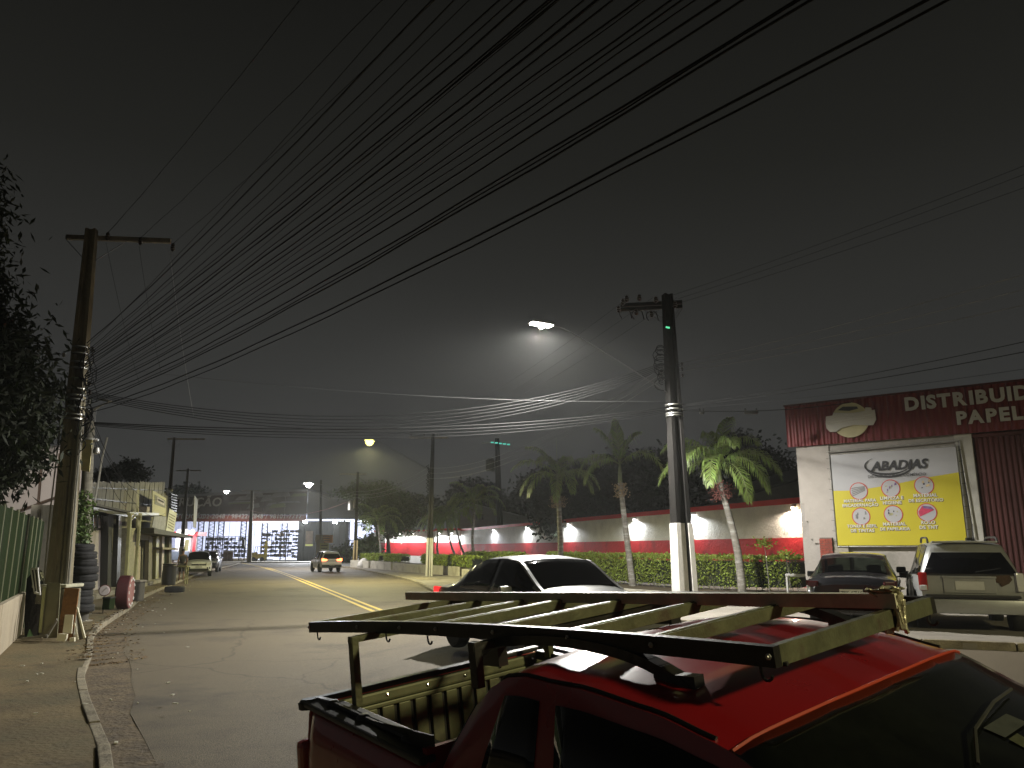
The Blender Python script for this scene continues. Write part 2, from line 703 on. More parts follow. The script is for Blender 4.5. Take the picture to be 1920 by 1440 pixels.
YEL = [(9, 3.5), (4.4, 7.6), (2.0, 11.0), (0.3, 14.5), (-1.7, 18.8), (-4.12, 24.85), (-6.42, 31.1), (-10.3, 41.7), (-16.4, 58.2), (-22.5, 74), (-26.3, 83.2), (-36, 106)]
for sgn in (-1, 1):
    P = resample(YEL, 130)
    a, b = [], []
    for i, p in enumerate(P):
        d = (P[min(i + 1, 129)] - P[max(i - 1, 0)]).normalized()
        nrm = V((-d.y, d.x, 0))
        a.append(tuple((p + nrm * (sgn * 0.16 - 0.07)).to_2d()))
        b.append(tuple((p + nrm * (sgn * 0.16 + 0.07)).to_2d()))
    strip('road_marking', a, b, M_yline, 0.006, n=260, k=2, skirt=0.004)

# litter and leaves in the gutter
def scatter_litter():
    mb = MB()
    P, Q = resample(KERB_L, 300), resample(ASPH_L, 300)
    for _ in range(11000):
        i = int(50 + random.random() ** 1.6 * 165)
        t = abs(random.gauss(0, 0.38)) if random.random() < 0.8 else random.uniform(-0.5, 1.6)
        if t > 1.4:
            continue
        p = P[i].lerp(Q[i], t) + V((random.uniform(-.1, .1), random.uniform(-.1, .1), 0))
        z = H(p.x, p.y) + (0.012 if t > 1 else (-0.02 if t > 0.06 else 0.13)) + random.uniform(0, 0.012)
        s = random.uniform(0.012, 0.045)
        a = random.uniform(0, 6.28)
        u = V((math.cos(a), math.sin(a), random.uniform(-.5, .5))) * s
        w = V((-math.sin(a), math.cos(a), random.uniform(-.5, .5))) * s * random.uniform(.35, .9)
        c = V((p.x, p.y, z + 0.008))
        mb.quad(c - u, c + w * .8, c + u, c - w * .8)
    o = mb.build('leaf_litter', leaf_mat('dead_leaves', (0.16, 0.105, 0.05), 0.6, 0.8), uvnormals=False)
    tag(o, 'dry leaves and grit gathered in the gutter beside the left kerb', 'leaf litter', kind='stuff')
    mb = MB()
    for _ in range(170):
        i = int(40 + random.random() * 120)
        p = P[i].lerp(Q[i], random.choice((random.uniform(-1.5, 0), random.uniform(0, 1), random.uniform(1, 2.6))))
        s = random.uniform(0.012, 0.035)
        a = random.uniform(0, 6.28)
        t_ = H(p.x, p.y) + (0.115 if (p - Q[i]).length > (P[i] - Q[i]).length else 0.005)
        mb.box((p.x, p.y, t_ + 0.006), (s * 2, s, 0.012), rz=a)
    o = mb.build('paper_scraps', mat('pale_paper', (0.5, 0.48, 0.4), 0.8, var=0.2))
    tag(o, 'pale scraps of paper and grit strewn over pavement and road edge', 'litter', kind='stuff')


scatter_litter()
# ------------------------------------------------------------------ vehicles
G_dark = glass_mat('dark_tinted_glass', (0.2, 0.2, 0.2), 0.0)
G_clear = glass_mat('clear_car_glass', (0.75, 0.8, 0.75), 0.62)
G_tint = glass_mat('smoked_car_glass', (0.35, 0.38, 0.36), 0.35)
M_rubber = M_black
M_plate = mat('plate_grey', (0.45, 0.45, 0.43), 0.5, var=0.1)
M_redlens = mat('red_lamp_lens', (0.30, 0.012, 0.01), 0.15, var=0, coat=0.5)
M_clrlens = mat('clear_lamp_lens', (0.5, 0.5, 0.5), 0.15, var=0, coat=0.5)
M_seat = mat('seat_cloth', (0.03, 0.03, 0.03), 0.9, var=0.1)


def interp(tab, x):
    if x <= tab[0][0]:
        return tab[0][1]
    for (a, fa), (b, fb) in zip(tab, tab[1:]):
        if x <= b:
            t = (x - a) / (b - a)
            t = t * t * (3 - 2 * t) * 0.35 + t * 0.65
            return fa + (fb - fa) * t
    return tab[-1][1]


def car_loft(root, S, paint, parts):
    """S: top, belt, bottom, width (half), roofw as tables over x (front is +x). parts: function(i_mid_x, j, end) -> part name"""
    xs = sorted(set([round(x, 3) for x in S['xs']]))
    ax, r = S['axles'], S['arch']
    rows = []
    for x in xs:
        top, belt, w, wr, zb0 = interp(S['top'], x), interp(S['belt'], x), interp(S['width'], x), interp(S['roofw'], x), interp(S['bottom'], x)
        zb = zb0
        for a in ax:
            dx = abs(x - a)
            if dx < r:
                zb = max(zb, S['zaxle'] + math.sqrt(r * r - dx * dx))
        belt = min(belt, top - 0.03)
        cr = S.get('crown', 0.05)
        re = top - cr
        re = max(re, belt + 0.01)
        L_ = [(0.0, zb), (w * 0.88, zb), (w * 0.985, zb + 0.035), (w, zb + (belt - zb) * 0.42), (w * 0.992, zb + (belt - zb) * 0.8), (w * 0.955, belt)]
        for t in S.get('ts', (0.33, 0.66, 1.0)):
            ww = w * 0.945 + (wr - w * 0.945) * (t ** 1.15)
            L_.append((ww, belt + (re - belt) * t))
        L_ += [(wr * 0.86, re + (top - re) * 0.42), (wr * 0.48, re + (top - re) * 0.85), (0.0, top)]
        rows.append(L_)
    nj = len(rows[0])
    warp = S.get('warp')

    def vx(i, j, s=1):
        x, (yy, z) = xs[i], rows[i][j]
        if warp and j >= 8 and warp[0] < x < warp[1]:
            k = math.sin(math.pi * (x - warp[0]) / (warp[1] - warp[0]))
            x = x + warp[2] * k * (1 - (yy / max(.3, rows[i][8][0])) ** 2)
        rk_ = S.get('rake')
        if rk_ and x < rk_[0] and z > rk_[1]:
            x += rk_[2] * (z - rk_[1]) / .4 * min(1, (rk_[0] - x) / rk_[3])
        return V((x, s * yy, z))
    groups = {}

    def put(nm, quad):
        groups.setdefault(nm, MB()).add(quad, [tuple(range(len(quad)))])
    for i in range(len(xs) - 1):
        xm = (xs[i] + xs[i + 1]) / 2
        for j in range(nj - 1):
            for s in (1, -1):
                q = [vx(i, j, s), vx(i + 1, j, s), vx(i + 1, j + 1, s), vx(i, j + 1, s)]
                nm = parts(xm, j, None, s) or 'body'
                put(nm, q)
    for i, e in ((0, 'rear'), (len(xs) - 1, 'front')):
        for j in range(1, nj - 1):
            a, b = rows[i][j], rows[i][j + 1]
            q = [vx(i, j, -1), vx(i, j, 1), vx(i, j + 1, 1), vx(i, j + 1, -1)]
            if b[0] == 0:
                q = q[:3]
            put(parts(xs[i], j, e, 0) or 'body', q)
    T = WM[root.name]
    out = {}
    for nm, mb in groups.items():
        bm = bmesh.new()
        for p in mb.v:
            bm.verts.new(p)
        bm.verts.ensure_lookup_table()
        for f in mb.f:
            try:
                bm.faces.new([bm.verts[k] for k in f])
            except ValueError:
                pass
        bmesh.ops.remove_doubles(bm, verts=bm.verts, dist=0.002)
        bmesh.ops.dissolve_degenerate(bm, edges=bm.edges, dist=0.0005)
        bmesh.ops.recalc_face_normals(bm, faces=bm.faces)
        me = bpy.data.meshes.new(nm.split('|')[0])
        bm.to_mesh(me)
        bm.free()
        for p in me.polygons:
            p.use_smooth = True
        try:
            me.set_sharp_from_angle(angle=R(38))
        except Exception:
            pass
        base = nm.split('|')[0]
        me.materials.append(paint if base == 'body' else S['mats'].get(base, G_dark))
        o = bpy.data.objects.new(base, me)
        COL.objects.link(o)
        o.parent = root
        WM[o.name] = T
        if base != 'body':
            # panes sit a hair proud of the body opening
            so = o.modifiers.new('thickness', 'SOLIDIFY')
            so.thickness = 0.006
            so.offset = 0.6
        out[nm] = o
    out['rows'] = (xs, vx)
    return out


def wheel(root, x, y, rad, wid, side, rim=None, sp=5):
    mb = MB()
    n = 28
    prof = [(-wid / 2, rad * .62), (-wid / 2, rad * .9), (-wid * .36, rad * .985), (-wid * .1, rad), (wid * .1, rad), (wid * .36, rad * .985), (wid / 2, rad * .9), (wid / 2, rad * .62)]
    mb.lathe((x, y, rad), (0, 1, 0), prof, n)
    t = mb.build('wheel', M_rubber, root, local=True, smooth=True)
    r = MB()
    f = side * wid * 0.42
    r.lathe((x, y, rad), (0, 1, 0), [(f - side * .06, rad * .62), (f, rad * .64), (f + side * .012, rad * .56), (f - side * .04, rad * .54)], n)
    for k in range(sp):
        a = 2 * math.pi * k / sp + .3
        d = V((math.cos(a), 0, math.sin(a)))
        c = V((x, y + f - side * .01, rad))
        r.beam(c + d * rad * .1, c + d * rad * .58, .05, .02, up=(0, 1, 0))
    r.lathe((x, y, rad), (0, 1, 0), [(f - side * .03, .07), (f + side * .012, .06), (f + side * .014, .001)], 14)
    r.build('rim', rim or mat('wheel_alloy', (0.3, 0.3, 0.3), .35, metal=.8, var=.1), t, local=True, smooth=30)
    return t


def mirror(root, x, y, z, m, side):
    mb = MB()
    mb.box((x, y + side * .10, z), (.10, .19, .13))
    mb.build('side_mirror', m, root, local=True, bevel=.035, smooth=50)
    MB().box((x, y + side * .01, z - .04), (.05, .1, .03)).build('mirror_arm', M_blackp, root, local=True)


def interior(root, xs, w, zs, ztop=1.12, dash=None):
    mb = MB()
    for x in xs:
        for y in (-w * .45, w * .45):
            mb.box((x, y, zs + .28), (.12, .48, .6), ry=R(-12))
    mb.build('seat', M_seat, root, local=True, bevel=.04)
    mb = MB()
    for x in xs:
        for y in (-w * .45, w * .45):
            mb.box((x - .08, y, zs + .66), (.08, .26, .18), ry=R(-12))
    mb.build('headrest', M_seat, root, local=True, bevel=.04)
    if dash:
        MB().box((dash, 0, zs + .32), (.4, w * 1.7, .2)).build('dashboard', M_seat, root, local=True, bevel=.05)


def car_M(x, y, head_deg, dz=0.0):
    """matrix of a car standing at (x, y), its front pointing to compass azimuth head_deg (0 = away from the viewer, + = right)"""
    a = R(90 - head_deg)
    f = V((math.cos(a), math.sin(a), 0))
    l = V((-f.y, f.x, 0))
    # follow the slope under the four wheels
    e = .9
    hf, hb = H(x + f.x * e, y + f.y * e), H(x - f.x * e, y - f.y * e)
    hl, hr = H(x + l.x * .7, y + l.y * .7), H(x - l.x * .7, y - l.y * .7)
    f.z = (hf - hb) / (2 * e)
    f.normalize()
    l.z = (hl - hr) / 1.4
    l = (l - f * l.dot(f)).normalized()
    u = f.cross(l)
    M = Matrix((f, l, u)).transposed().to_4x4()
    M.translation = V((x, y, (hf + hb + hl + hr) / 4 + dz))
    return M


def span(a, b, n):
    return [a + (b - a) * i / n for i in range(n + 1)]


def arch_xs(axles, r):
    o = []
    for a in axles:
        o += [a + r * math.cos(math.pi * k / 12) * .999 for k in range(13)]
    return o


def sedan(name, label, M, paint, glass, lamps_on=False, group=None, rear_glass=None, lens=None):
    t = thing(name, label, 'car', M=M, group=group)
    ax = (-1.28, 1.32)
    S = dict(axles=ax, arch=.345, zaxle=.29, crown=.055,
             xs=span(-2.2, 2.2, 44) + arch_xs(ax, .345) + [-2.24, 2.27, 2.3, -2.22],
             top=[(-2.24, .86), (-2.15, .98), (-1.75, 1.04), (-1.55, 1.07), (-.95, 1.36), (-.55, 1.455), (0.05, 1.475), (.45, 1.44), (1.2, 1.04), (1.7, .95), (2.15, .82), (2.3, .66)],
             belt=[(-2.24, .80), (-1.9, .93), (-1.0, .95), (1.0, .90), (1.4, .87), (2.1, .74), (2.3, .6)],
             bottom=[(-2.24, .42), (-2.1, .26), (-1.6, .2), (1.8, .19), (2.15, .23), (2.3, .36)],
             width=[(-2.24, .68), (-2.12, .79), (-1.7, .855), (-1, .865), (1.2, .865), (1.8, .84), (2.15, .74), (2.3, .58)],
             roofw=[(-2.24, .6), (-1.6, .66), (-.9, .60), (0, .61), (.5, .62), (1.2, .68), (1.8, .70), (2.3, .5)],
             mats={'side_window': glass, 'windshield': glass, 'rear_window': rear_glass or glass})

    def parts(x, j, e, s):
        if e:
            return None
        if 5 <= j <= 7:
            if -1.12 < x < -.08 or -.08 < x < .96 + (7 - j) * .11:
                return 'side_window|%s%d' % ('f' if x > -.1 else 'r', s)
        if j >= 8:
            if .48 < x < 1.16:
                return 'windshield'
            if -1.5 < x < -.88:
                return 'rear_window'
        return None
    res = car_loft(t, S, paint, parts)
    xs_, vx_ = res['rows']
    for s in (1, -1):
        P = [vx_(i, 8, s) for i, x in enumerate(xs_) if .36 < x < 1.22]
        mb = MB()
        for a, b in zip(P, P[1:]):
            mb.beam(a, b + (b - a) * .2, .05, .035)
        mb.build('windshield_pillar', paint, t, local=True, smooth=30)
    for x in ax:
        for s in (1, -1):
            wheel(t, x, s * .76, .31, .2, s)
    for s in (1, -1):
        mirror(t, .62, s * .86, .98, paint, s)
        mb = MB()
        mb.box((-2.17, s * .68, .86), (.08, .20, .12), rz=s * R(-22))
        mb.box((-2.08, s * .795, .88), (.13, .04, .11), rz=s * R(-10))
        m = (lens or M_redlens) if not lamps_on else emit_mat('lit_tail_lamp', (1, .04, .04), 1.2) if lamps_on and 'lit_tail_lamp' not in MATS else MATS['lit_tail_lamp']
        mb.build('tail_lamp', m, t, local=True, bevel=.02)
        MB().box((2.12, s * .62, .72), (.16, .34, .12), rz=s * R(28)).build('headlight', M_clrlens, t, local=True, bevel=.03)
        for xx in (-.35, .55):
            MB().box((xx, s * .868, .86), (.17, .03, .03)).build('door_handle', paint, t, local=True, bevel=.008)
    MB().box((-2.235, 0, .70), (.02, .42, .14)).build('number_plate', M_plate, t, local=True, bevel=.004)
    MB().box((-2.2, 0, .36), (.1, 1.25, .14)).build('rear_bumper', paint, t, local=True, bevel=.04)
    MB().box((2.27, 0, .45), (.06, .9, .16)).build('grille', M_blackp, t, local=True, bevel=.02)
    mb = MB()
    for xx in (-1.12, -.08, .98):
        for s in (1, -1):
            mb.box((xx, s * .863, .62), (.006, .012, .56))
    mb.build('door_seam', M_blackp, t, local=True)
    return t


def suv(name, label, M, paint, glass, cat='car', scale=1.0, group=None):
    t = thing(name, label, cat, M=M, group=group)
    ax = (-1.17, 1.15)
    S = dict(rake=(-1.2, 1.08, .17, .6), axles=ax, arch=.40, zaxle=.35, crown=.075,
             xs=span(-1.9, 2.0, 40) + arch_xs(ax, .40) + [-1.93, -1.91, 2.02, 2.05],
             top=[(-1.93, 1.55), (-1.9, 1.62), (-1.8, 1.67), (-1.2, 1.70), (-.2, 1.70), (.25, 1.66), (.95, 1.13), (1.6, 1.06), (1.95, .95), (2.05, .75)],
             belt=[(-1.93, 1.06), (-1, 1.05), (.8, 1.02), (1.5, .95), (2.05, .68)],
             bottom=[(-1.93, .50), (-1.8, .40), (-1, .32), (1.5, .32), (1.9, .36), (2.05, .45)],
             width=[(-1.93, .80), (-1.86, .84), (-1.5, .87), (1.4, .87), (1.85, .8), (2.05, .66)],
             roofw=[(-1.93, .56), (-1.8, .61), (0, .64), (.3, .63), (1.0, .70), (2.05, .55)],
             mats={'side_window': glass, 'windshield': glass, 'rear_window': glass})

    def parts(x, j, e, s):
        if e == 'rear' and 5 <= j <= 7:
            return 'rear_window'
        if e:
            return None
        if 5 <= j <= 7:
            for k, (a, b) in enumerate(((-1.78, -1.0), (-.93, -.12), (-.05, .62))):
                if a < x < b:
                    return 'side_window|%d%d' % (k, s)
        if j >= 8 and .28 < x < .93:
            return 'windshield'
        return None
    car_loft(t, S, paint, parts)
    for x in ax:
        for s in (1, -1):
            wheel(t, x, s * .77, .35, .22, s)
    for s in (1, -1):
        mirror(t, .55, s * .88, 1.1, M_blackp, s)
        for xx in (-.30, .50):
            MB().box((xx, s * .875, .96), (.17, .03, .035)).build('door_handle', paint, t, local=True, bevel=.008)
        P = [(-1.45, s * .58, 1.66), (-1.3, s * .58, 1.745), (-.6, s * .58, 1.76), (-.1, s * .58, 1.75), (.05, s * .58, 1.67)]
        MB().tube(resample(P, 14), .02, 6).build('roof_rail', M_dsteel, t, local=True, smooth=True)
        MB().box((1.95, s * .6, .84), (.14, .34, .16), rz=s * R(24)).build('headlight', M_clrlens, t, local=True, bevel=.03)
    mb = MB()
    for xx in (-.95, -.08, .75):
        for s in (1, -1):
            mb.box((xx, s * .868, .70), (.006, .012, .62))
    mb.build('door_seam', M_blackp, t, local=True)
    return t


# ---- silver sedan crossing in front of the camera
P_silver = mat('silver_car_paint', (0.17, 0.175, 0.17), .42, metal=.5, var=.05, scale=2, coat=.6)
C1 = (0.42, 12.4)
sedan('silver_sedan', 'silver sedan with blacked out windows passing beyond the red pickup', car_M(*C1, 150), P_silver, G_dark, lamps_on=True)

# ---- dark sedan parked facing the white wall
P_navy = mat('dark_blue_car_paint', (0.011, 0.011, 0.014), .3, metal=.2, var=.1, coat=.9)
t = sedan('dark_sedan', 'dark blue sedan parked nose in under the yellow billboard', car_M(7.55, 17.5, 26, .02), P_navy, G_clear, lens=mat('dark_lamp_lens', (.05, .008, .008), .2, var=0))
interior(t, (-.55, .35), .85, .45)
MB().box((-2.255, 0, .70), (.01, .40, .13)).build('plate_face', mat('pale_plate', (.6, .6, .56), .5, var=.1), t, local=True)
tx = text_mb('ZIK 6Z60', .1, (-2.265, .19, .665), (0, -1, 0), (0, 0, 1), depth=.002, bold=.02)
tx.build('plate_text', M_blackp, t, local=True)

# ---- silver suv
P_sil2 = mat('worn_silver_paint', (0.30, 0.305, 0.30), .38, metal=.35, var=.12, scale=1.5, coat=.3, col2=(.25, .24, .2), mix=.12, mscale=2)
t = suv('silver_suv', 'silver off-roader with damaged tailgate parked beside the dark sedan', car_M(9.1, 16.3, 23, .02), P_sil2, G_tint)
interior(t, (-.75, .15), .85, .62)
mb = MB()
mb.box((-1.955, 0, .52), (.16, 1.68, .26))
mb.build('rear_bumper', P_sil2, t, local=True, bevel=.05, smooth=50)
MB().box((-1.99, 0, .70), (.14, 1.5, .05)).build('bumper_step', M_blackp, t, local=True, bevel=.015)
MB().box((-1.945, .02, .90), (.02, .84, .30)).build('plate_recess', P_sil2, t, local=True, bevel=.012)
MB().box((-1.96, .02, .885), (.012, .46, .15)).build('number_plate', M_plate, t, local=True, bevel=.003)
MB().box((-1.965, .02, 1.035), (.03, .86, .035)).build('garnish', P_sil2, t, local=True, bevel=.008)
tear = MB().prism([(-.34, 1.06), (-.62, 1.08), (-.66, 1.0), (-.60, .93), (-.48, .87), (-.45, .94), (-.36, .96)], (-1.938, 0, 0), (0, 1, 0), (0, 0, 1), (-.012, 0, 0))
tag(tear.build('torn_patch', mat('exposed_brown_filler', (.06, .035, .02), .9, var=.4, scale=12), t, local=True), 'brown patch where the paint is torn off the tailgate')
for s, m in ((1, M_redlens), (-1, M_clrlens)):
    mb = MB()
    mb.box((-1.915, s * .765, .95), (.10, .15, .34), rz=s * R(-22))
    o = mb.build('tail_lamp', m, t, local=True, bevel=.04, smooth=50)
    o['label'] = 'red tail lamp' if s > 0 else 'tail lamp with its red lens gone, clear inside'
    MB().box((-1.93, s * .765, .84), (.09, .13, .10), rz=s * R(-22)).build('lamp_lens', M_clrlens if s > 0 else M_plate, o, local=True, bevel=.02)
MB().box((-1.93, 0, 1.075), (.03, 1.4, .03)).build('tailgate_seam', M_blackp, t, local=True)
MB().box((-1.64, 0, 1.665), (.14, 1.08, .035)).build('roof_spoiler', P_sil2, t, local=True, bevel=.015)
MB().tube([(-1.3, -.2, 1.70), (-1.5, -.2, 2.0)], .006, 5).build('aerial', M_blackp, t, local=True)
MB().tube([(-1.93, -.1, 1.13), (-1.955, -.35, 1.17), (-1.95, -.5, 1.2)], .01, 5).build('rear_wiper', M_blackp, t, local=True)

# ---- white suv driving away, brake lights lit
P_white = mat('white_car_paint', (0.72, 0.73, 0.72), .3, var=.04, coat=.7)
emit_mat('lit_brake_lamp', (1, .16, .05), 9.0)
t = suv('white_suv', 'white hatchback driving away with brake lights glowing on the far road', car_M(-15.55, 66.2, -28, 0), P_white, G_dark)
for s in (1, -1):
    MB().box((-1.93, s * .72, 1.0), (.12, .24, .2), rz=s * R(-18)).build('brake_lamp', MATS['lit_brake_lamp'], t, local=True, bevel=.03)
    MB().box((-1.95, s * .5, .98), (.06, .2, .12)).build('inner_brake_lamp', MATS['lit_brake_lamp'], t, local=True, bevel=.02)
MB().box((-1.96, 0, .50), (.14, 1.6, .22)).build('rear_bumper', M_blackp, t, local=True, bevel=.04)
MB().box((-2.03, 0, .62), (.02, .42, .13)).build('number_plate', M_plate, t, local=True)
MB().box((-1.94, 0, .90), (.03, .9, .03)).build('trim_bar', M_blackp, t, local=True)

# ---- white hatch facing us on the left
t = suv('white_hatchback', 'white compact car parked by the left kerb facing the camera', car_M(-22.3, 56.5, 158, 0), P_white, G_dark)
MB().box((2.03, 0, .80), (.10, .95, .10)).build('grille', M_blackp, t, local=True, bevel=.02)
MB().box((2.06, 0, .48), (.12, 1.3, .14)).build('lower_grille', M_blackp, t, local=True, bevel=.03)
MB().box((2.09, 0, .66), (.02, .42, .12)).build('number_plate', M_plate, t, local=True)
MB().lathe((2.08, 0, .80), (1, 0, 0), [(0, .08), (.02, .07)], 4).build('badge', M_chrome, t, local=True)
for s in (1, -1):
    MB().box((1.98, s * .62, .58), (.12, .22, .14), rz=s * R(24)).build('fog_lamp', M_blackp, t, local=True, bevel=.02)

# ---- dark car half hidden behind it
suv('grey_hatchback', 'dark grey car almost hidden behind the white compact car', car_M(-25.2, 66.0, 165, 0), mat('dark_grey_paint', (.03, .03, .035), .35, var=.1, coat=.5), G_dark)

# ================================================================== red pickup in the foreground
PF = V((0.613, -0.789, 0.050))
PW = V((0.783, 0.614, 0.099))
PF.normalize()
PW = (PW - PF * PW.dot(PF)).normalized()
PU = PF.cross(PW).normalized()
PO = V((0.716, 2.2, 1.641)) - PU * 1.6
PM = Matrix((PF, PW, PU)).transposed().to_4x4()
PM.translation = PO
PM = PM @ Matrix.Translation((-1.0, .475, 0))        # origin: middle of the pickup on the ground
# local: x forward, y to the far side, z up. rack level z = 1.6; rack corner a=0 -> x=1.0, near rack rail b=0 -> y=-.475


def pl(a, b, u):
    return V((a + 1.0, b - .475, u + 1.6))


P_red = mat('red_truck_paint', (0.30, 0.009, 0.012), .30, var=.07, scale=1.2, coat=.8, col2=(.22, .015, .012), mix=.08, mscale=3)
M_liner = mat('bed_liner_metal', (0.15, 0.155, 0.085), .5, metal=.3, var=.25, scale=4, col2=(.09, .085, .06), mix=.3, mscale=5)
M_rackp = mat('rack_steel_paint', (0.115, 0.12, 0.065), .42, metal=.3, var=.3, scale=9, col2=(.09, .07, .045), mix=.3, mscale=8, bump=.15, bscale=60)
truck = thing('red_pickup', 'red pickup with an open bed and ladder rack in the foreground', 'pickup truck', M=PM)

ax = (-.98, 1.85)
S = dict(ts=(.45, .87, 1.0), warp=(.25, 1.95, .075), rake=(.25, 1.08, .30, .6), axles=(1.85,), arch=.40, zaxle=.33, crown=.05,
         xs=span(-.36, 2.5, 52) + arch_xs((1.85,), .40) + [2.53, 2.56, -.34, -.38, -.40],
         top=[(-.40, 1.42), (-.34, 1.495), (-.2, 1.535), (.0, 1.545), (.4, 1.53), (.7, 1.49), (.93, 1.435), (1.2, 1.30), (1.78, 1.02), (2.3, .93), (2.5, .78), (2.56, .62)],
         belt=[(-.40, 1.04), (.5, 1.02), (1.2, .99), (1.7, .93), (2.2, .84), (2.56, .58)],
         bottom=[(-.40, .32), (2.0, .30), (2.56, .36)],
         width=[(-.40, .80), (1.6, .82), (2.2, .78), (2.56, .6)],
         roofw=[(-.40, .665), (.0, .67), (.9, .675), (1.3, .69), (1.8, .72), (2.56, .5)],
         mats={'side_window': G_dark, 'quarter_window': G_dark, 'windshield': mat('dusty_windscreen', (.0055, .0065, .0045), .2, var=.5, scale=6, coat=.6), 'rear_window': G_dark, 'door_window': G_dark})


def tparts(x, j, e, s):
    if e == 'rear' and 5 <= j <= 8:
        return 'rear_window'
    if e:
        return None
    if 5 <= j <= 6:
        if -.14 < x < .20:
            return 'quarter_window|%d' % s
        if .30 < x < (1.40 if j == 5 else 1.22):
            return 'door_window|%d' % s
    if j >= 8 and .95 < x < 1.76:
        return 'windshield'
    return None


t_res = car_loft(truck, S, P_red, tparts)
for x in ax:
    for s in (1, -1):
        z = {(-.98, 1): -.14, (-.98, -1): .02, (1.85, 1): -.17, (1.85, -1): -.03}[(x, s)]
        w = wheel(truck, x, s * .72, .31, .2, s)
# roof seam trim (black gutter strip) and windscreen edge
for s in (-1, 1):
    mb = MB()
    P = [t_res['rows'][1](i, 8, s) + V((0, -s * .012, .006)) for i, x in enumerate(t_res['rows'][0]) if -.30 < x < .95]
    mb.tube(P, .007, 5)
    mb.build('roof_gutter', M_blackp, truck, local=True, smooth=True)
xs_t, vx_t = t_res['rows']
i0 = min(i for i in range(len(xs_t) - 1) if (xs_t[i] + xs_t[i + 1]) / 2 > .95)
P = [vx_t(i0, j, -1) for j in (8, 9, 10, 11)] + [vx_t(i0, j, 1) for j in (10, 9, 8)]
P = [p + V((.002, 0, .003)) for p in resample(P, 21)]
for k in range(0):
    y = 0
    P.append(V((.947 + .075 * math.sin(math.pi * .41) * (1 - (y / .675) ** 2), y, interp(S['top'], .945) - .03 * (y / .6) ** 2 + .004)))
MB().tube(P, .006, 5).build('windshield_trim', mat('orange_red_edge', (.42, .05, .02), .35, var=0), truck, local=True, smooth=True)

# bed: outer skins with a curved section
bz = lambda x: 1.17 - .10 * (x + .38)
sec = [(-.775, .40), (-.815, .62), (-.825, .86), (-.815, 1.06), (-.785, 1.20), (-.755, 1.245)]


def skin(s, x0, x1, n=26):
    mb = MB()
    xs = span(x0, x1, n)
    xs = sorted(set(xs + arch_xs((-.98,), .38)))
    for x in xs:
        e = 1 - .08 * ((-1.32 - x) / .18) ** 2 if x < -1.32 else 1.0
        for (y, z) in sec:
            zz = z
            dx = abs(x + .98)
            if dx < .38:
                lo = .33 + math.sqrt(max(0, .1444 - dx * dx))
                zz = max(z, lo) if z < .9 else z
            if z > .9:
                zz += (bz(x) - 1.25) * (z - .9) / .35
            mb.v.append(V((x, -s * y * -1 * -1 * e if False else s * abs(y) * e, zz)))
    k = len(sec)
    for i in range(len(xs) - 1):
        for j in range(k - 1):
            q = i * k + j
            mb.f.append((q, q + 1, q + k + 1, q + k))
    return mb


for s in (-1, 1):
    o = skin(s, -1.50, -.395).build('bed_side', P_red, truck, smooth=True, local=True)
    so = o.modifiers.new('thickness', 'SOLIDIFY')
    so.thickness = .012
# tailgate
mb = MB()
tsec = [(-1.49, .42), (-1.54, .62), (-1.55, .9), (-1.54, 1.1), (-1.505, 1.235), (-1.475, 1.27)]
for k in range(17):
    y = -.765 + 1.53 * k / 16
    pull = .05 * max(0, (abs(y) - .6) / .165) ** 2
    for (x, z) in tsec:
        mb.v.append(V((x + pull, y, z)))
for i in range(16):
    for j in range(5):
        q = i * 6 + j
        mb.f.append((q, q + 1, q + 7, q + 6))
tg = mb.build('tailgate', P_red, truck, smooth=True, local=True)
so = tg.modifiers.new('thickness', 'SOLIDIFY')
so.thickness = .012
# black caps along the rails
for s in (-1, 1):
    MB().beam((-1.50, s * .755, bz(-1.5)), (-.40, s * .755, bz(-.4)), .075, .028).build('bed_rail_cap', M_blackp, truck, local=True, bevel=.01)
MB().box((-1.495, 0, 1.277), (.07, 1.50, .028)).build('tailgate_cap', M_blackp, truck, local=True, bevel=.01)
for s in (-1, 1):
    MB().lathe((-1.48, s * .745, 1.25), (0, 0, 1), [(0, .055), (.03, .058), (.045, .04)], 16).build('corner_cap', M_blackp, truck, local=True, smooth=True)
# inner liner with pressed ribs: tailgate side and both flanks
bed_floor = .62
lin = MB()
y = -.68
while y < .68:
    lin.box((-1.435, y + .035, (bed_floor + 1.185) / 2), (.022, .07, 1.185 - bed_floor))
    y += .097
lin.build('tailgate_rib', M_liner, truck, local=True, bevel=.008)
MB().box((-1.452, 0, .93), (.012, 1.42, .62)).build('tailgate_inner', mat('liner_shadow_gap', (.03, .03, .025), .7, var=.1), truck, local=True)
MB().box((-1.435, 0, 1.236), (.04, 1.42, .055)).build('tailgate_top_flange', M_liner, truck, local=True, bevel=.012)
MB().box((-1.425, 0, 1.196), (.03, 1.42, .022)).build('flange_lip', M_liner, truck, local=True, bevel=.006)
for k in range(6):
    MB().lathe((-1.413, -.6 + k * .24, 1.238), (1, 0, 0), [(0, .010), (.006, .008), (.008, .001)], 8).build('flange_bolt', M_chrome, truck, local=True)
for s in (-1, 1):
    mb = MB()
    x = -1.38
    while x < -.5:
        mb.box((x + .035, s * .70, (bed_floor + 1.12) / 2), (.07, .022, 1.12 - bed_floor))
        x += .097
    mb.build('side_liner_rib', M_liner, truck, local=True, bevel=.006)
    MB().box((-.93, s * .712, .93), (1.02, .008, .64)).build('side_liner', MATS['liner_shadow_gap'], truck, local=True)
mb = MB()
mb.box((-.93, 0, bed_floor - .02), (1.06, 1.42, .03))
for k in range(9):
    mb.box((-.93, -.6 + k * .15, bed_floor + .004), (1.0, .07, .02))
mb.build('bed_floor', mat('bed_floor_steel', (.05, .05, .045), .7, metal=.3, var=.3), truck, local=True)
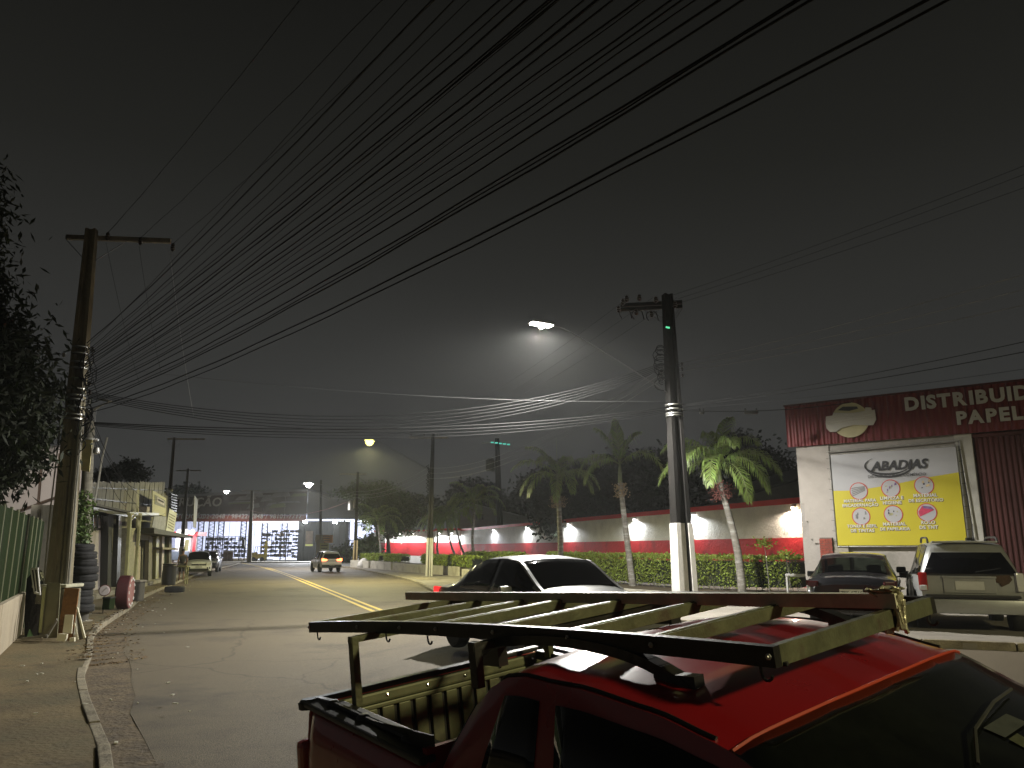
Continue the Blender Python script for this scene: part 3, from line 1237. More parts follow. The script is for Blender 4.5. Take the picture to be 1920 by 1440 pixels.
MB().box((-.43, 0, .9), (.03, 1.5, .62)).build('front_bulkhead', P_red, truck, local=True)
# rope rail and hooks on the near side
MB().beam((-1.38, -.64, 1.25), (-.42, -.64, 1.165), .04, .04).build('bed_beam', M_dsteel, truck, local=True, bevel=.004)
MB().beam((-1.38, .625, 1.262), (-.42, .625, 1.18), .05, .05).build('bed_beam', M_dsteel, truck, local=True, bevel=.004)
for x in (-1.30, -1.0, -.62):
    MB().lathe((x, -.71, bz(x)), (0, 0, 1), [(0, .03), (.022, .03), (.034, .02), (.036, .001)], 14).build('tie_down_knob', M_blackp, truck, local=True, smooth=True)
MB().tube([(-1.30, -.71, 1.28), (-1.0, -.71, 1.25), (-.62, -.71, 1.212)], .012, 6).build('rope_rail', M_dsteel, truck, local=True)
MB().box((-1.39, -.71, 1.287), (.16, .035, .018)).build('chrome_clip', M_chrome, truck, local=True, bevel=.005)
for s in (-1, 1):
    MB().box((-1.50, s * .76, .93), (.09, .10, .36)).build('tail_lamp', M_redlens, truck, local=True, bevel=.03)
MB().box((-1.57, 0, .46), (.1, 1.5, .14)).build('rear_bumper', M_blackp, truck, local=True, bevel=.03)
MB().box((2.55, 0, .48), (.1, 1.3, .2)).build('front_bumper', M_blackp, truck, local=True, bevel=.04)
for s in (-1, 1):
    MB().box((2.42, s * .6, .74), (.2, .3, .16), rz=s * R(30)).build('headlight', M_clrlens, truck, local=True, bevel=.03)
    mirror(truck, 1.32, s * .85, 1.06, M_blackp, s)
# black roof rails
for s in (-1, 1):
    y0 = -.475 if s < 0 else .55
    P = [(-.42, y0, 1.475), (-.30, y0, 1.545), (-.10, y0, 1.575), (.15, y0, 1.580), (.42, y0, 1.555), (.60, y0, 1.505), (.74, y0, 1.435)]
    Q = resample(P, 22)
    mb = MB()
    for a, b in zip(Q, Q[1:]):
        mb.beam(a - (b - a) * .1, b + (b - a) * .1, .05, .034)
    for q, dz in ((Q[2], .05), (Q[-3], .05)):
        mb.box((q.x, q.y, q.z - dz / 2), (.16, .045, dz + .03))
    mb.build('roof_rail', mat('satin_black_rail', (.016, .016, .016), .35, var=.1, coat=.2), truck, local=True)
# sticker patches and a parking tag behind the windscreen glass


def ws(t, y, lift=.004):
    """point on the windscreen, t = 0 at its top edge"""
    x = .97 + t * .76
    z = interp(S['top'], x) - .035 * (y / .65) ** 2
    return V((x + .075 * math.sin(math.pi * (x - .25) / 1.7) * (1 - (y / .7) ** 2) + lift, y, z + lift * 1.6))


def ws_patch(name, m, t0, t1, y0, y1, lift=.005, lab=None):
    mb = MB()
    mb.quad(ws(t0, y0, lift), ws(t0, y1, lift), ws(t1, y1, lift), ws(t1, y0, lift))
    o = mb.build(name, m, truck, local=True)
    if lab:
        o['label'] = lab
    return o


M_stk = mat('faded_grey_sticker', (.06, .066, .06), .5, var=.2, scale=30)
M_stk2 = mat('olive_sticker', (.06, .065, .035), .5, var=.35, scale=45)
ws_patch('windshield_sticker', M_stk, .30, .37, .02, .20, lab='dim grey rectangular sticker on the windscreen')
ws_patch('windshield_sticker', M_stk2, .38, .55, .02, .085, lab='upright figure shaped olive sticker on the windscreen')
mb = MB()
mb.tube([ws(.24, .42, .012), ws(.25, .2, .014), ws(.30, -.05, .014), ws(.40, -.22, .012)], .005, 5)
mb.build('windshield_crack', mat('crack_line', (.03, .03, .025), .6, var=0), truck, local=True)
# dusty handprints on the door glass
mb = MB()
for k, (x, L_) in enumerate(((.62, .16), (.70, .15), (.80, .09), (.88, .12), (.96, .1), (1.04, .09))):
    z0 = 1.30 - k * .018
    yy = lambda z: -(.775 - (z - 1.02) * .27) - .012
    mb.quad((x, yy(z0), z0), (x + .018, yy(z0), z0), (x - .01, yy(z0 - L_), z0 - L_), (x - .03, yy(z0 - L_), z0 - L_))
mb.build('dust_streaks', mat('dust_on_glass', (.05, .055, .05), .8, var=.3), truck, local=True)

# ---- ladder rack bolted on the pickup
rack = MB()


def rail(b, name, a0=-3.04, a1=0.0, h=.056, w=.03, bow=.028, lab=None):
    Q = []
    n = 16
    for k in range(n + 1):
        t = k / n
        a = a0 + (a1 - a0) * t
        Q.append(pl(a, b, -h / 2 + bow * 4 * t * (1 - t)))
    mb = MB()
    base = 0
    for i, q in enumerate(Q):
        for (dy, dz) in ((-w / 2, -h / 2), (w / 2, -h / 2), (w / 2, h / 2), (-w / 2, h / 2)):
            mb.v.append(q + V((0, dy, dz)))
    for i in range(n):
        for k in range(4):
            a_, b_ = i * 4 + k, i * 4 + (k + 1) % 4
            mb.f.append((a_, b_, b_ + 4, a_ + 4))
    mb.f += [(0, 1, 2, 3), (n * 4, n * 4 + 3, n * 4 + 2, n * 4 + 1)]
    return mb


M_rackd = mat('rack_rail_unlit_steel', (0.028, 0.027, 0.023), .42, metal=.5, var=.35, scale=9, bump=.1, bscale=60)  # darker copy of the rack steel, its unlit side put into the colour
rk = rail(0.0, 'x').build('roof_rack', M_rackd, truck, local=True)
rail(.95, 'x').build('side_rail', M_rackd, rk, local=True)
bow = lambda a: .028 * 4 * (-a / 3.04) * (1 + a / 3.04)
for a in (-3.025, -2.435, -2.0, -1.686, -1.267, -.826, -.437, -.015):
    z = bow(a)
    e = a in (-3.025, -.015)
    h = .056 if e else .044
    mb = MB()
    mb.box(pl(a, .475, z - h / 2 - (.0 if e else .004)), (.03 if e else .022, .924 if e else .92, h))
    if not e:
        mb.box(pl(a - .02, .475, z - h + .001), (.045, .92, .004))
        mb.box(pl(a - .012, .475, z - .003), (.026, .92, .005))
    mb.build('crossbar', M_rackp, rk, local=True, bevel=.002)
for a in (-3.025, -2.435, -2.0, -1.686, -1.267, -.826, -.437, -.015):
    for b, sg_ in ((-.018, -1), (.968, 1)):
        MB().lathe(pl(a, b, bow(a) - .026), (0, sg_, 0), [(0, .009), (.005, .009), (.006, .005), (.010, .004)], 6).build('bolt', M_galv, rk, local=True)
    MB().box(pl(a, .022, bow(a) - .052), (.05, .018, .012), rz=.3).build('weld_bead', M_dsteel, rk, local=True, bevel=.004)
for (a, b) in ((-2.96, 0), (-2.17, 0), (-1.79, 0), (-.50, 0), (-.06, 0), (-.03, .95), (-2.9, .95), (-1.2, .95)):
    z = bow(a) - .056
    c = pl(a, b, z)
    P = [c, c + V((0, 0, -.022)), c + V((.004, 0, -.034)), c + V((.016, 0, -.040)), c + V((.028, 0, -.036)), c + V((.034, 0, -.026))]
    MB().tube(resample(P, 9), .0045, 6).build('rope_hook', M_dsteel, rk, local=True, smooth=True)
for (a, b, dz0, dz1) in ((-2.26, -.13, -.03, -.345), (-1.27, -.11, -.02, -.19), (-2.26, 1.08, -.03, -.345), (-1.27, 1.06, -.02, -.19)):
    MB().box(pl(a, b, (dz0 + dz1) / 2), (.045, .035, dz0 - dz1)).build('rack_post', M_rackp if a < -2 else M_rackd, rk, local=True, bevel=.003)
MB().beam(pl(-2.26, -.15, -.045), pl(-2.26, 1.10, -.045), .035, .03).build('rack_brace', M_rackp, rk, local=True)
MB().beam(pl(-1.27, -.13, -.04), pl(-1.27, 1.08, -.04), .035, .03).build('rack_brace', M_rackd, rk, local=True)

# ---- loose bar lashed on top of the rack
loose = thing('metal_bar', 'long loose metal bar lying on the rack, taped to its front rail', 'metal bar', M=Matrix.Translation(PM @ pl(-1.7, .76, .05)))
p0, p1 = PM @ pl(-3.30, .79, .040), PM @ pl(.02, .67, .026)
MB().beam(p0, p1, .03, .048, up=PU).build('bar', mat('dull_grey_bar', (.60, .58, .44), .5, metal=.1, var=.25, scale=8), loose, bevel=.002)
tape = MB()
rr = random.Random(3)
for k in range(26):
    t = rr.uniform(-.5, .5)
    c = pl(-.005, .69 + t * .05, .0)
    w_, h_ = rr.uniform(.012, .03), rr.uniform(.05, .095)
    tape.box(PM @ (c + V((rr.choice((-.018, .02)) + rr.uniform(-.004, .004), 0, rr.uniform(-.035, .018)))), (w_, rr.uniform(.006, .012), h_), rz=rr.uniform(0, 3), rx=rr.uniform(-.4, .4))
for k in range(14):
    c = pl(-.01 + rr.uniform(-.05, .03), .69 + rr.uniform(-.03, .03), .055 + rr.uniform(-.004, .004))
    tape.box(PM @ c, (.05, .03, .006), rz=rr.uniform(0, 3), rx=rr.uniform(-.5, .5), ry=rr.uniform(-.5, .5))
tape.build('tape', mat('shiny_wrinkled_tape', (.55, .52, .35), .18, metal=.3, var=.3, scale=20, coat=1.0, bump=.6, bscale=50), loose, bevel=.003)
# ------------------------------------------------------------------ utility poles
M_pole = mat('weathered_pole_concrete', (0.20, 0.175, 0.115), rough=0.9, var=0.3, scale=1.6, bump=0.7, bscale=22, col2=(0.075, 0.068, 0.05), mix=0.5, mscale=1.3, stretch=(1, 1, .3))
M_poledark = mat('near_black_pole', (0.018, 0.017, 0.016), rough=0.9, spec=.08, var=0.4, scale=1.6, bump=0.5, bscale=20, col2=(0.05, 0.044, 0.04), mix=0.2, mscale=1.0, stretch=(1, 1, .3))  # very dark concrete with random lighter patches
M_limew = mat('limewashed_concrete', (0.50, 0.49, 0.46), rough=0.9, var=0.12, scale=3, bump=0.3)
M_wood = mat('grey_timber', (0.15, 0.14, 0.11), rough=0.85, var=0.3, scale=2, stretch=(1, 1, 6), bump=.3)


def ibeam(mb, p0, p1, w0, w1, d0, d1, ang, cut=.32):
    """tapered double-T pole"""
    p0, p1 = V(p0), V(p1)
    u, v = V((math.cos(ang), math.sin(ang), 0)), V((-math.sin(ang), math.cos(ang), 0))
    b = len(mb.v)
    out = [(-1, -1), (-.45, -1), (-.45 + .14, -1 + cut * 2), (.31, -1 + cut * 2), (.45, -1), (1, -1), (1, 1), (.45, 1), (.31, 1 - cut * 2), (-.31, 1 - cut * 2), (-.45, 1), (-1, 1)]
    n = len(out)
    for k in range(2):
        p = p0 if k == 0 else p1
        w, d = ((w0, d0), (w1, d1))[k]
        for (a, c) in out:
            mb.v.append(p + u * a * w / 2 + v * c * d / 2)
    for i in range(n):
        j = (i + 1) % n
        mb.f.append((b + i, b + j, b + n + j, b + n + i))
    mb.f.append(tuple(b + i for i in range(n)))
    mb.f.append(tuple(b + n + i for i in reversed(range(n))))
    return mb


def insulator(parent, p, r=.05, h=.16, m=None):
    p = V(p)
    prof = [(0, r * .4), (h * .2, r * .5), (h * .25, r), (h * .35, r * .55), (h * .5, r * .9), (h * .6, r * .5), (h * .8, r * .75), (h, r * .4)]
    return MB().lathe(p, (0, 0, 1), prof, 9).build('insulator', m or M_ceram, parent, smooth=True)


def pole(name, label, base, top, w, mt, arm_dir=None, arm_z=(.25,), arm=(1.0, 1.0), d=None, group=None, lime=0, ins=3, ang=0.2, braces=True, plinth=None, armmat=None):
    base, top = V(base), V(top)
    t = thing(name, label, 'utility pole', loc=base, group=group)
    d = d or w * .75
    z = lambda q: base.lerp(top, (q - base.z) / (top.z - base.z))
    ibeam(MB(), base - V((0, 0, .3)), top, w, w * .5, d, d * .5, ang).build('shaft', mt, t, bevel=.006)
    if lime:
        q = z(base.z + lime)
        k = lime / (top.z - base.z)
        ibeam(MB(), base, q, w + .04, w * (1 - .5 * k) + .04, d + .04, d * (1 - .5 * k) + .04, ang, cut=.30).build('limewashed_base', M_limew, t, bevel=.01)
    if arm_dir:
        a = V((*arm_dir, 0)).normalized()
        n = V((-a.y, a.x, 0))
        for az in arm_z:
            c = z(top.z - az) + n * (w * .32)
            o = MB().beam(c - a * arm[0], c + a * arm[1], .09, .11).build('crossarm', armmat or M_conc, t, bevel=.008)
            if braces:
                for s in (-1, 1):
                    L_ = min(.75, arm[0] if s < 0 else arm[1])
                    MB().beam(c + a * s * L_ + V((0, 0, -.05)), z(top.z - az - .62) + a * s * .08 + n * .05, .03, .01).build('brace', M_dsteel, t)
    return t


def hang(p, q, sag, n=18):
    p, q = V(p), V(q)
    return [p.lerp(q, i / n) - V((0, 0, 4 * sag * (i / n) * (1 - i / n))) for i in range(n + 1)]


ORDN = ['first', 'second', 'third', 'fourth', 'fifth', 'sixth', 'seventh', 'eighth', 'ninth', 'tenth', 'eleventh', 'twelfth', 'thirteenth', 'fourteenth', 'fifteenth', 'sixteenth', 'seventeenth', 'eighteenth', 'nineteenth', 'twentieth', 'twenty first', 'twenty second', 'twenty third', 'twenty fourth', 'twenty fifth']
SEEN = {}
ORDW = {}


def cable(name, label, pts, r, m=None, group=None, n=5):
    if group:
        k = SEEN[group] = SEEN.get(group, -1) + 1
        label = label + ', ' + ORDN[k] + ' ' + ORDW.get(group, 'from the top')
    o = MB()
    r = r * (.84 if group and ('fan' in group or 'high voltage wires from' in group) else .62)
    base = V(pts[0])
    t = o.tube(pts, r, n).build(name, m or M_cable, None, smooth=True)
    # put the origin on the first support
    t.data.transform(Matrix.Translation(-base))
    t.location = base
    WM[t.name] = Matrix.Translation(base)
    return tag(t, label, 'cable', group)


# left pole
LB, LT = at(101, 1196, 17), at(172, 430, 17.0)
LB.z = H(LB.x, LB.y) + .1
lp = pole('utility_pole', 'tall weathered concrete pole on the left pavement, cables strapped all round it', LB, LT, .46, M_pole, arm_dir=(1, .10), arm_z=(.16,), arm=(.62, 1.75), ang=.12)
zz = lambda q: LB.lerp(LT, (q - LB.z) / (LT.z - LB.z))
INS = []
for px, py in ((196, 447), (258, 456), (319, 468)):
    p = at(px, py, 17.0) + V((0, .12, 0))
    INS.append(p + V((0, 0, .2)))
    insulator(lp, p, .065, .2)
# steel straps, spools and clutter of cable ends
k_w = lambda z: .46 * (1 - .5 * (z - LB.z) / (LT.z - LB.z))
for y_ in (652, 664, 680, 691, 730, 742, 750, 764, 778, 786):
    p = at(0, y_, 17)
    c = zz(p.z)
    MB().lathe(c, (0, 0, 1), [(-.014, k_w(c.z) * .60), (.014, k_w(c.z) * .60)], 14).build('strap', M_galv, lp, smooth=True)
for y_, dx in ((658, .34), (668, -.3), (684, .33), (704, .3), (722, .33), (738, .36), (756, .36), (772, .34), (790, .32)):
    c = zz(at(0, y_, 17).z)
    insulator(lp, c + V((dx, -.12, -.05)), .05, .11, M_galv if y_ % 4 == 0 else M_ceram)
mb = MB()
rr = random.Random(5)
for k in range(26):
    z0 = rr.uniform(at(0, 815, 17).z, at(0, 650, 17).z)
    z1 = z0 - rr.uniform(.1, .7)
    x0, x1 = rr.uniform(.1, .42), rr.uniform(.1, .34)
    a, b = zz(z0) + V((x0, -.15 + rr.uniform(-.1, .2), 0)), zz(z1) + V((x1, -.15, 0))
    m_ = (a + b) / 2 + V((rr.uniform(-.05, .28), -.1, rr.uniform(-.25, .05)))
    mb.tube(resample([a, m_, b], 9), rr.uniform(.006, .014), 5)
mb.build('cable_tangle', M_cable, lp, smooth=True)
mb = MB()
for dx, r_ in ((.24, .028), (.30, .02), (-.22, .016)):
    mb.tube([zz(.2) + V((dx + .03, -.22, 0)), zz(2.6) + V((dx, -.2, 0)), zz(at(0, 790, 17).z) + V((dx * .9, -.16, 0))], r_, 7)
mb.build('conduit', mat('grey_pvc_conduit', (.17, .165, .14), .6, var=.2), lp, smooth=True)
# broken plaster plinth round its foot
pb = MB()
pb.prism([(-.36, 0), (.34, 0), (.33, .5), (.30, .98), (-.24, 1.02), (-.33, .55)], LB + V((0, -.36, 0)), (1, 0, 0), (0, 0, 1), (0, .66, 0))
pb.build('plinth', mat('flaking_plaster', (.17, .16, .12), .9, var=.3, scale=3, bump=.8, bscale=20, col2=(.30, .31, .19), mix=.45, mscale=2.2), lp, bevel=.03)
MB().box(LB + V((0, -.06, 1.03)), (.72, .7, .07)).build('plinth_cap', mat('pale_plaster', (.38, .37, .27), .9, var=.2), lp, bevel=.025)
# loose bracket frame sticking out to the right
MB().tube([at(163, 776, 16.9), at(190, 760, 16.9), at(209, 752, 16.9), at(186, 748, 16.9)], .022, 5).build('steel_bracket', M_galv, lp)

# second, wooden post wrapped with a yellow plate and creepers
b2, t2 = at(155, 1120, 21.0), at(169, 790, 21.0)
b2.z = .1
p2 = thing('wooden_post', 'leaning wooden post overgrown with creeper, yellow plate nailed on it', 'post', loc=b2)
MB().tube([b2 - V((0, 0, .2)), b2.lerp(t2, .5), t2], [.15, .15, .13], 9).build('shaft', M_wood, p2, smooth=True)
MB().tube([t2, t2 + V((.02, 0, .35))], [.14, .12], 8).build('post_head', M_dsteel, p2)
c = at(161, 850, 20.7)
MB().prism([(-.20, -.42), (.16, -.50), (.14, .36), (-.22, .36)], c, (1, 0, 0), (0, 0, 1), (0, -.02, 0)).build('yellow_plate', mat('faded_yellow_plate', (.72, .66, .34), .6, var=.15, scale=4), p2)
MB().lathe(c + V((-.02, .1, .36)), (0, 0, 1), [(0, .24), (.05, .25)], 12).build('strap', M_galv, p2, smooth=True)
MB().lathe(at(181, 845, 20.7), (0, 0, 1), [(-.1, .03), (-.07, .08), (0, .09), (.08, .07), (.1, .03)], 10).build('electric_meter', M_galv, p2, smooth=True)
mb = MB()
for k in range(1300):
    t_ = random.random()
    q = b2.lerp(t2, .36 + .26 * t_) + V((random.gauss(0, .11), -.12 + random.gauss(0, .10), random.uniform(-.1, .1)))
    s = random.uniform(.03, .075)
    u = V((random.uniform(-1, 1), random.uniform(-1, 1), random.uniform(-1.4, .3))).normalized() * s
    w = u.cross(V((random.uniform(-1, 1), -1, .3))).normalized() * s * .45
    mb.quad(q - u, q + w, q + u, q - w)
mb.build('creeper', leaf_mat('creeper_leaf', (.09, .14, .035)), p2, uvnormals=False)
# leaning pale pole on the shop roof
cable('leaning_mast', 'pale leaning mast rising behind the shop roof', [at(177, 945, 25), at(185, 900, 25), at(191, 860, 25), at(201, 820, 25)], .055, mat('pale_mast', (.35, .34, .29), .7, var=.15))['category'] = 'mast'

# right line of poles
RB, RT = at(1287, 1136, 23), at(1250, 552, 23)
RB = V((4.98, 23, H(4.98, 23) + .09))
RT = V((at(1251, 552, 23).x, 23, at(1251, 552, 23).z))
rp = pole('utility_pole', 'black pole with whitewashed foot among the palms, carrying the white street lamp', RB, RT, .54, M_poledark, arm_dir=(1, -.18), arm_z=(.22, .36), arm=(1.45, .45), ang=.25, lime=2.25, d=.5, armmat=M_dsteel)
rz_ = lambda z: RB.lerp(RT, (z - RB.z) / (RT.z - RB.z))
mb = MB()
for (px, py) in ((1168, 559), (1175, 553), (1199, 551), (1230, 555), (1160, 573), (1193, 578), (1222, 582), (1266, 564)):
    insulator(rp, at(px, py + 13, 22.75), .085, .2)
for px, py in ((1172, 580), (1195, 582), (1222, 584)):
    for s in (-1, 1):
        a = at(px, py, 22.8)
        P = [a, a + V((s * .12, 0, -.02)), a + V((s * .17, 0, -.16)), a + V((s * .15 + .05, 0, -.30))]
        mb.tube(resample(P, 7), .016, 5)
mb.build('switch_horns', M_ceram, rp, smooth=True)
for y_ in (760, 768, 776, 780):
    c = rz_(at(0, y_, 23).z)
    MB().lathe(c, (0, 0, 1), [(-.016, .27), (.016, .27)], 14).build('strap', M_galv, rp, smooth=True)
for y_, dx in ((690, -.3), (700, -.33), (712, -.3), (684, .3), (694, .3), (706, .3)):
    insulator(rp, rz_(at(0, y_, 23).z) + V((dx, -.1, -.05)), .055, .12)
mb = MB()
for k in range(16):
    c = rz_(at(0, 655 + k * 4.5, 23).z) + V((-.28, -.15, 0))
    a = random.uniform(.08, .24)
    P = [c + V((math.cos(q) * a - .06, 0, math.sin(q) * a * .8)) for q in [j * .7 for j in range(8)]]
    mb.tube(resample(P, 12), .013, 5)
mb.build('cable_loops', M_cable, rp, smooth=True)
mb = MB().tube([rz_(at(0, 1000, 23).z) + V((.27, -.05, 0)), rz_(at(0, 850, 23).z) + V((.16, -.1, 0)), rz_(at(0, 790, 23).z) + V((.15, -.1, 0))], .03, 7)
mb.build('conduit', mat('grey_pvc_conduit', (.2, .2, .2), .6), rp, smooth=True)
MB().box(at(1252, 614, 22.75), (.12, .03, .05), ry=.2).build('glowing_tag', emit_mat('green_glow_tag', (.15, .9, .45), 1.0), rp)  # tag emits green itself in place of a reflected glint

P53B = V((at(804, 1083, 53).x, 53, .09))
P53T = at(812, 812, 53)
p53 = pole('utility_pole', 'slim dark pole with whitewashed foot in front of the small palms', P53B, P53T, .42, M_poledark, arm_dir=(1, .05), arm_z=(.3,), arm=(1.65, 1.0), lime=2.5, d=.36)
for k in range(3):
    insulator(p53, P53T + V((-1.5 + k * .9, 0, -.22)), .08, .2)
mb = MB()
for k in range(14):
    c = P53T + V((-.22, -.1, -2.2 - k * .13))
    mb.tube([c, c + V((-.2 * random.random(), 0, -.1)), c + V((.05, 0, -.25))], .03, 4)
mb.build('cable_loops', M_cable, p53)
P80B, P80T = V((at(665, 1064, 80).x, 80, .09)), at(671, 885, 80)
p80 = pole('utility_pole', 'distant pole with a transformer beside the far palms', P80B, P80T, .42, M_poledark, arm_dir=(1, 0), arm_z=(.2,), arm=(1.9, .9), lime=0)
ibeam(MB(), P80B, P80B + V((0, 0, 2.6)), .46, .42, .4, .36, .2).build('ochre_base', mat('ochre_painted_concrete', (.42, .33, .16), .85, var=.2), p80)
MB().lathe(at(657, 948, 79.6), (0, 0, 1), [(-.5, .25), (-.45, .3), (.4, .3), (.5, .22)], 12).build('transformer', M_galv, p80, smooth=True)
MB().lathe(at(664, 945, 79.6), (0, 0, 1), [(-.4, .12), (.4, .12)], 10).build('fuse_box', M_conc, p80)
P106B, P106T = V((at(601, 1056, 106).x, 106, .1)), at(602, 900, 106)
p106 = pole('utility_pole', 'distant pole standing behind the orange shop sign', P106B, P106T, .5, M_poledark, arm_dir=None)
PIB, PIT = V((at(467, 1055, 106).x, 106, .13)), at(473, 920, 106)
pil = pole('utility_pole', 'grey concrete pole on the traffic island before the building yard', PIB, PIT, .62, M_pole, arm_dir=(1, 0), arm_z=(.0,), arm=(1.5, 1.0), braces=False)
MB().box(PIT + V((-.6, -.3, -7.0)), (.35, .3, .9)).build('box_on_pole', M_blackp, pil)
P33B, P33T = V((-23.2, 53, .1)), at(327, 820, 53)
p33 = pole('utility_pole', 'pole rising over the end of the shop row with a long crossarm', P33B, P33T, .34, M_dconc, arm_dir=(1, .05), arm_z=(.1,), arm=(.5, 2.05))
P34B, P34T = V((at(338, 1062, 75).x, 75, .1)), at(353, 878, 75)
p34 = pole('utility_pole', 'leaning pole with a pale foot behind the walking person', P34B, P34T, .42, M_dconc, arm_dir=(1, 0), arm_z=(.2,), arm=(1.2, 1.2), lime=2.0)
P93B, P93T = V((at(938, 1040, 96).x, 96, .1)), at(932, 822, 96)
p93 = pole('utility_pole', 'thick tall pole behind the red and white wall with green glowing insulators', P93B, P93T, .95, M_poledark, arm_dir=(1, -.12), arm_z=(.5,), arm=(2.0, 1.4), d=.8)
for k in range(5):
    q = at(923 + k * 7.6, 829.5 + k * .95, 95.5)
    MB().box(q, (.36, .15, .16)).build('glowing_insulator', emit_mat('teal_glow', (.1, .65, .5), 1.0) if 'teal_glow' not in MATS else MATS['teal_glow'], p93, bevel=.03)
MB().lathe(at(919, 872, 95.3), (0, 0, 1), [(-.8, .5), (-.7, .6), (.6, .6), (.8, .4)], 12).build('transformer', M_dsteel, p93, smooth=True)

# pole behind the camera that the fan of cables runs to
BB = V((12.0, -9.0, .3))
BT = V((12.0, -9.0, 9.6))
pb_ = pole('utility_pole', 'concrete pole beside the road behind the camera, holding the cable fan', BB, BT, .46, M_pole, arm_dir=(1, .9), arm_z=(.2,), arm=(1.2, 1.2))

# ------------------------------------------------------------------ street lamps


def street_lamp(label, pole_at, head, m, col, power, spot=R(150), size=.12, length=.75, bowl=0):
    head, pole_at = V(head), V(pole_at)
    t = thing('street_lamp', label, 'street lamp', loc=pole_at)
    d = (head - pole_at)
    d.z = 0
    d.normalize()
    near = head - d * .35
    P = [pole_at, pole_at.lerp(near, .5) + V((0, 0, .12)), pole_at.lerp(near, .85) + V((0, 0, .14)), near + V((0, 0, .03)), near + d * .1]
    MB().tube(resample(P, 18), [.017] * 18, 7).build('arm', mat('dull_lamp_arm', (.13, .13, .13), .6, metal=.3, var=.1), t, smooth=True)
    side = V((-d.y, d.x, 0))
    hb = MB()
    hb.prism([(-length * .5, 0), (-length * .42, .07), (length * .35, .09), (length * .5, .035), (length * .5, 0)], head - side * .14, d * -1, (0, 0, 1), side * .28)
    hd = hb.build('housing', M_galv, t, bevel=.012)
    MB().box(head + V((0, 0, -.012)), (.2, .2, .02)) if False else None
    ln = MB().para(head - d * length * .42 - side * .11 + V((0, 0, -.03)), d * length * .84, side * .22, V((0, 0, .028)))
    ln.build('lens', m, t)
    if bowl:
        MB().lathe(head + V((0, 0, -.03)), (0, 0, -1), [(-bowl * .25, bowl * .85), (bowl * .1, bowl), (bowl * .6, bowl * .85), (bowl * 1.0, bowl * .5), (bowl * 1.12, .01)], 16).build('glass_bowl', m, t, smooth=True)
    lamp('street_light', 'SPOT', head + V((0, 0, -.10 - bowl)), power, col, t, size=size, aim=head + V((0, 0, -5)) + d * .3, spot=spot, blend=.35)
    return t


K = 3.6
L1 = V((.82, 20.8, at(1008, 608, 20.8).z))
street_lamp('bright white street lamp on a long arm over the road', rz_(at(0, 735, 23).z) + V((-.2, 0, 0)), L1, emit_mat('white_led_lens', (1, .95, .88), 60), (1.0, .97, .90), 10500, spot=R(165), bowl=.09)
L2 = at(693, 826, 46)
street_lamp('glowing yellow green street lamp high over the middle of the road', P53T + V((-.2, 0, -2.6)), L2, emit_mat('yellow_green_lens', (1, .86, .2), 4.5), (1.0, .93, .47), 8200, spot=R(165), length=.9, bowl=.26)
L3 = at(579, 907, 76)
street_lamp('white street lamp near the building yard, second farthest along the road', P80T + V((-.3, 0, -2.2)), L3, emit_mat('far_white_lens', (1, .96, .9), 60), (1, .96, .92), 6500, spot=R(165), length=1.1, bowl=.3)
L4 = at(425, 921, 118)
street_lamp('tiny white street lamp farthest away above the red banner', V((L4.x - 3, 119, L4.z - 1)), L4, MATS['far_white_lens'], (.95, .95, 1), 2500, length=1.0, bowl=.3)
L5 = V((12.4, -5.2, 9.2))
street_lamp('yellow green street lamp behind the camera that lights the pickup', V((12.0, -8.8, 8.2)), L5, MATS['yellow_green_lens'], (1.0, .90, .50), 6200, spot=R(172), size=.5)

# ------------------------------------------------------------------ overhead cables
# fan of cables from the left pole to the pole behind the camera
FAN = [
    # start px on the pole, exit px at the top edge, radius, sag, group index
    (INS[0], 563, .009, .75, 0), (INS[1], 716, .009, .8, 0), (INS[2], 816, .009, .8, 0),
    ((163, 643), 810, .014, .9, 1), ((160, 652), 762, .006, .95, 2), ((160, 660), 852, .010, .8, 1), ((160, 664), 881, .006, .7, 2),
    ((160, 668), 936, .011, .75, 1), ((160, 672), 960, .009, .85, 1), ((160, 677), 986, .015, .7, 1), ((160, 681), 1030, .013, .8, 1), ((160, 685), 1037, .009, .95, 1), ((160, 690), 1044, .011, .7, 1),
    ((160, 697), 1046, .006, 1.0, 2), ((160, 702), 1095, .010, .85, 1), ((160, 707), 1122, .016, .8, 1), ((160, 711), 1150, .011, .95, 1), ((160, 716), 1197, .011, .7, 1), ((160, 720), 1206, .006, .9, 2),
    ((160, 724), 1259, .010, .8, 1), ((160, 728), 1281, .009, .85, 1), ((160, 733), 1305, .007, .95, 2), ((160, 738), 1348, .011, .8, 1), ((160, 744), 1390, .010, .85, 1),
    ((160, 750), 1495, .011, .8, 1), ((160, 755), 1502, .008, .9, 1), ((160, 760), 1522, .011, .85, 1), ((160, 768), 1735, .011, .85, 1), ((160, 776), 1776, .009, .85, 1),
]
GL = ['high voltage wire from the left crossarm', 'black cable of the overhead fan', 'hair thin wire in the overhead fan']
GG = ['high voltage wires from the left pole', 'black cables fanning out of the left pole', 'thin wires in the cable fan']
for g_ in GG:
    ORDW[g_] = 'from the left along the top edge'
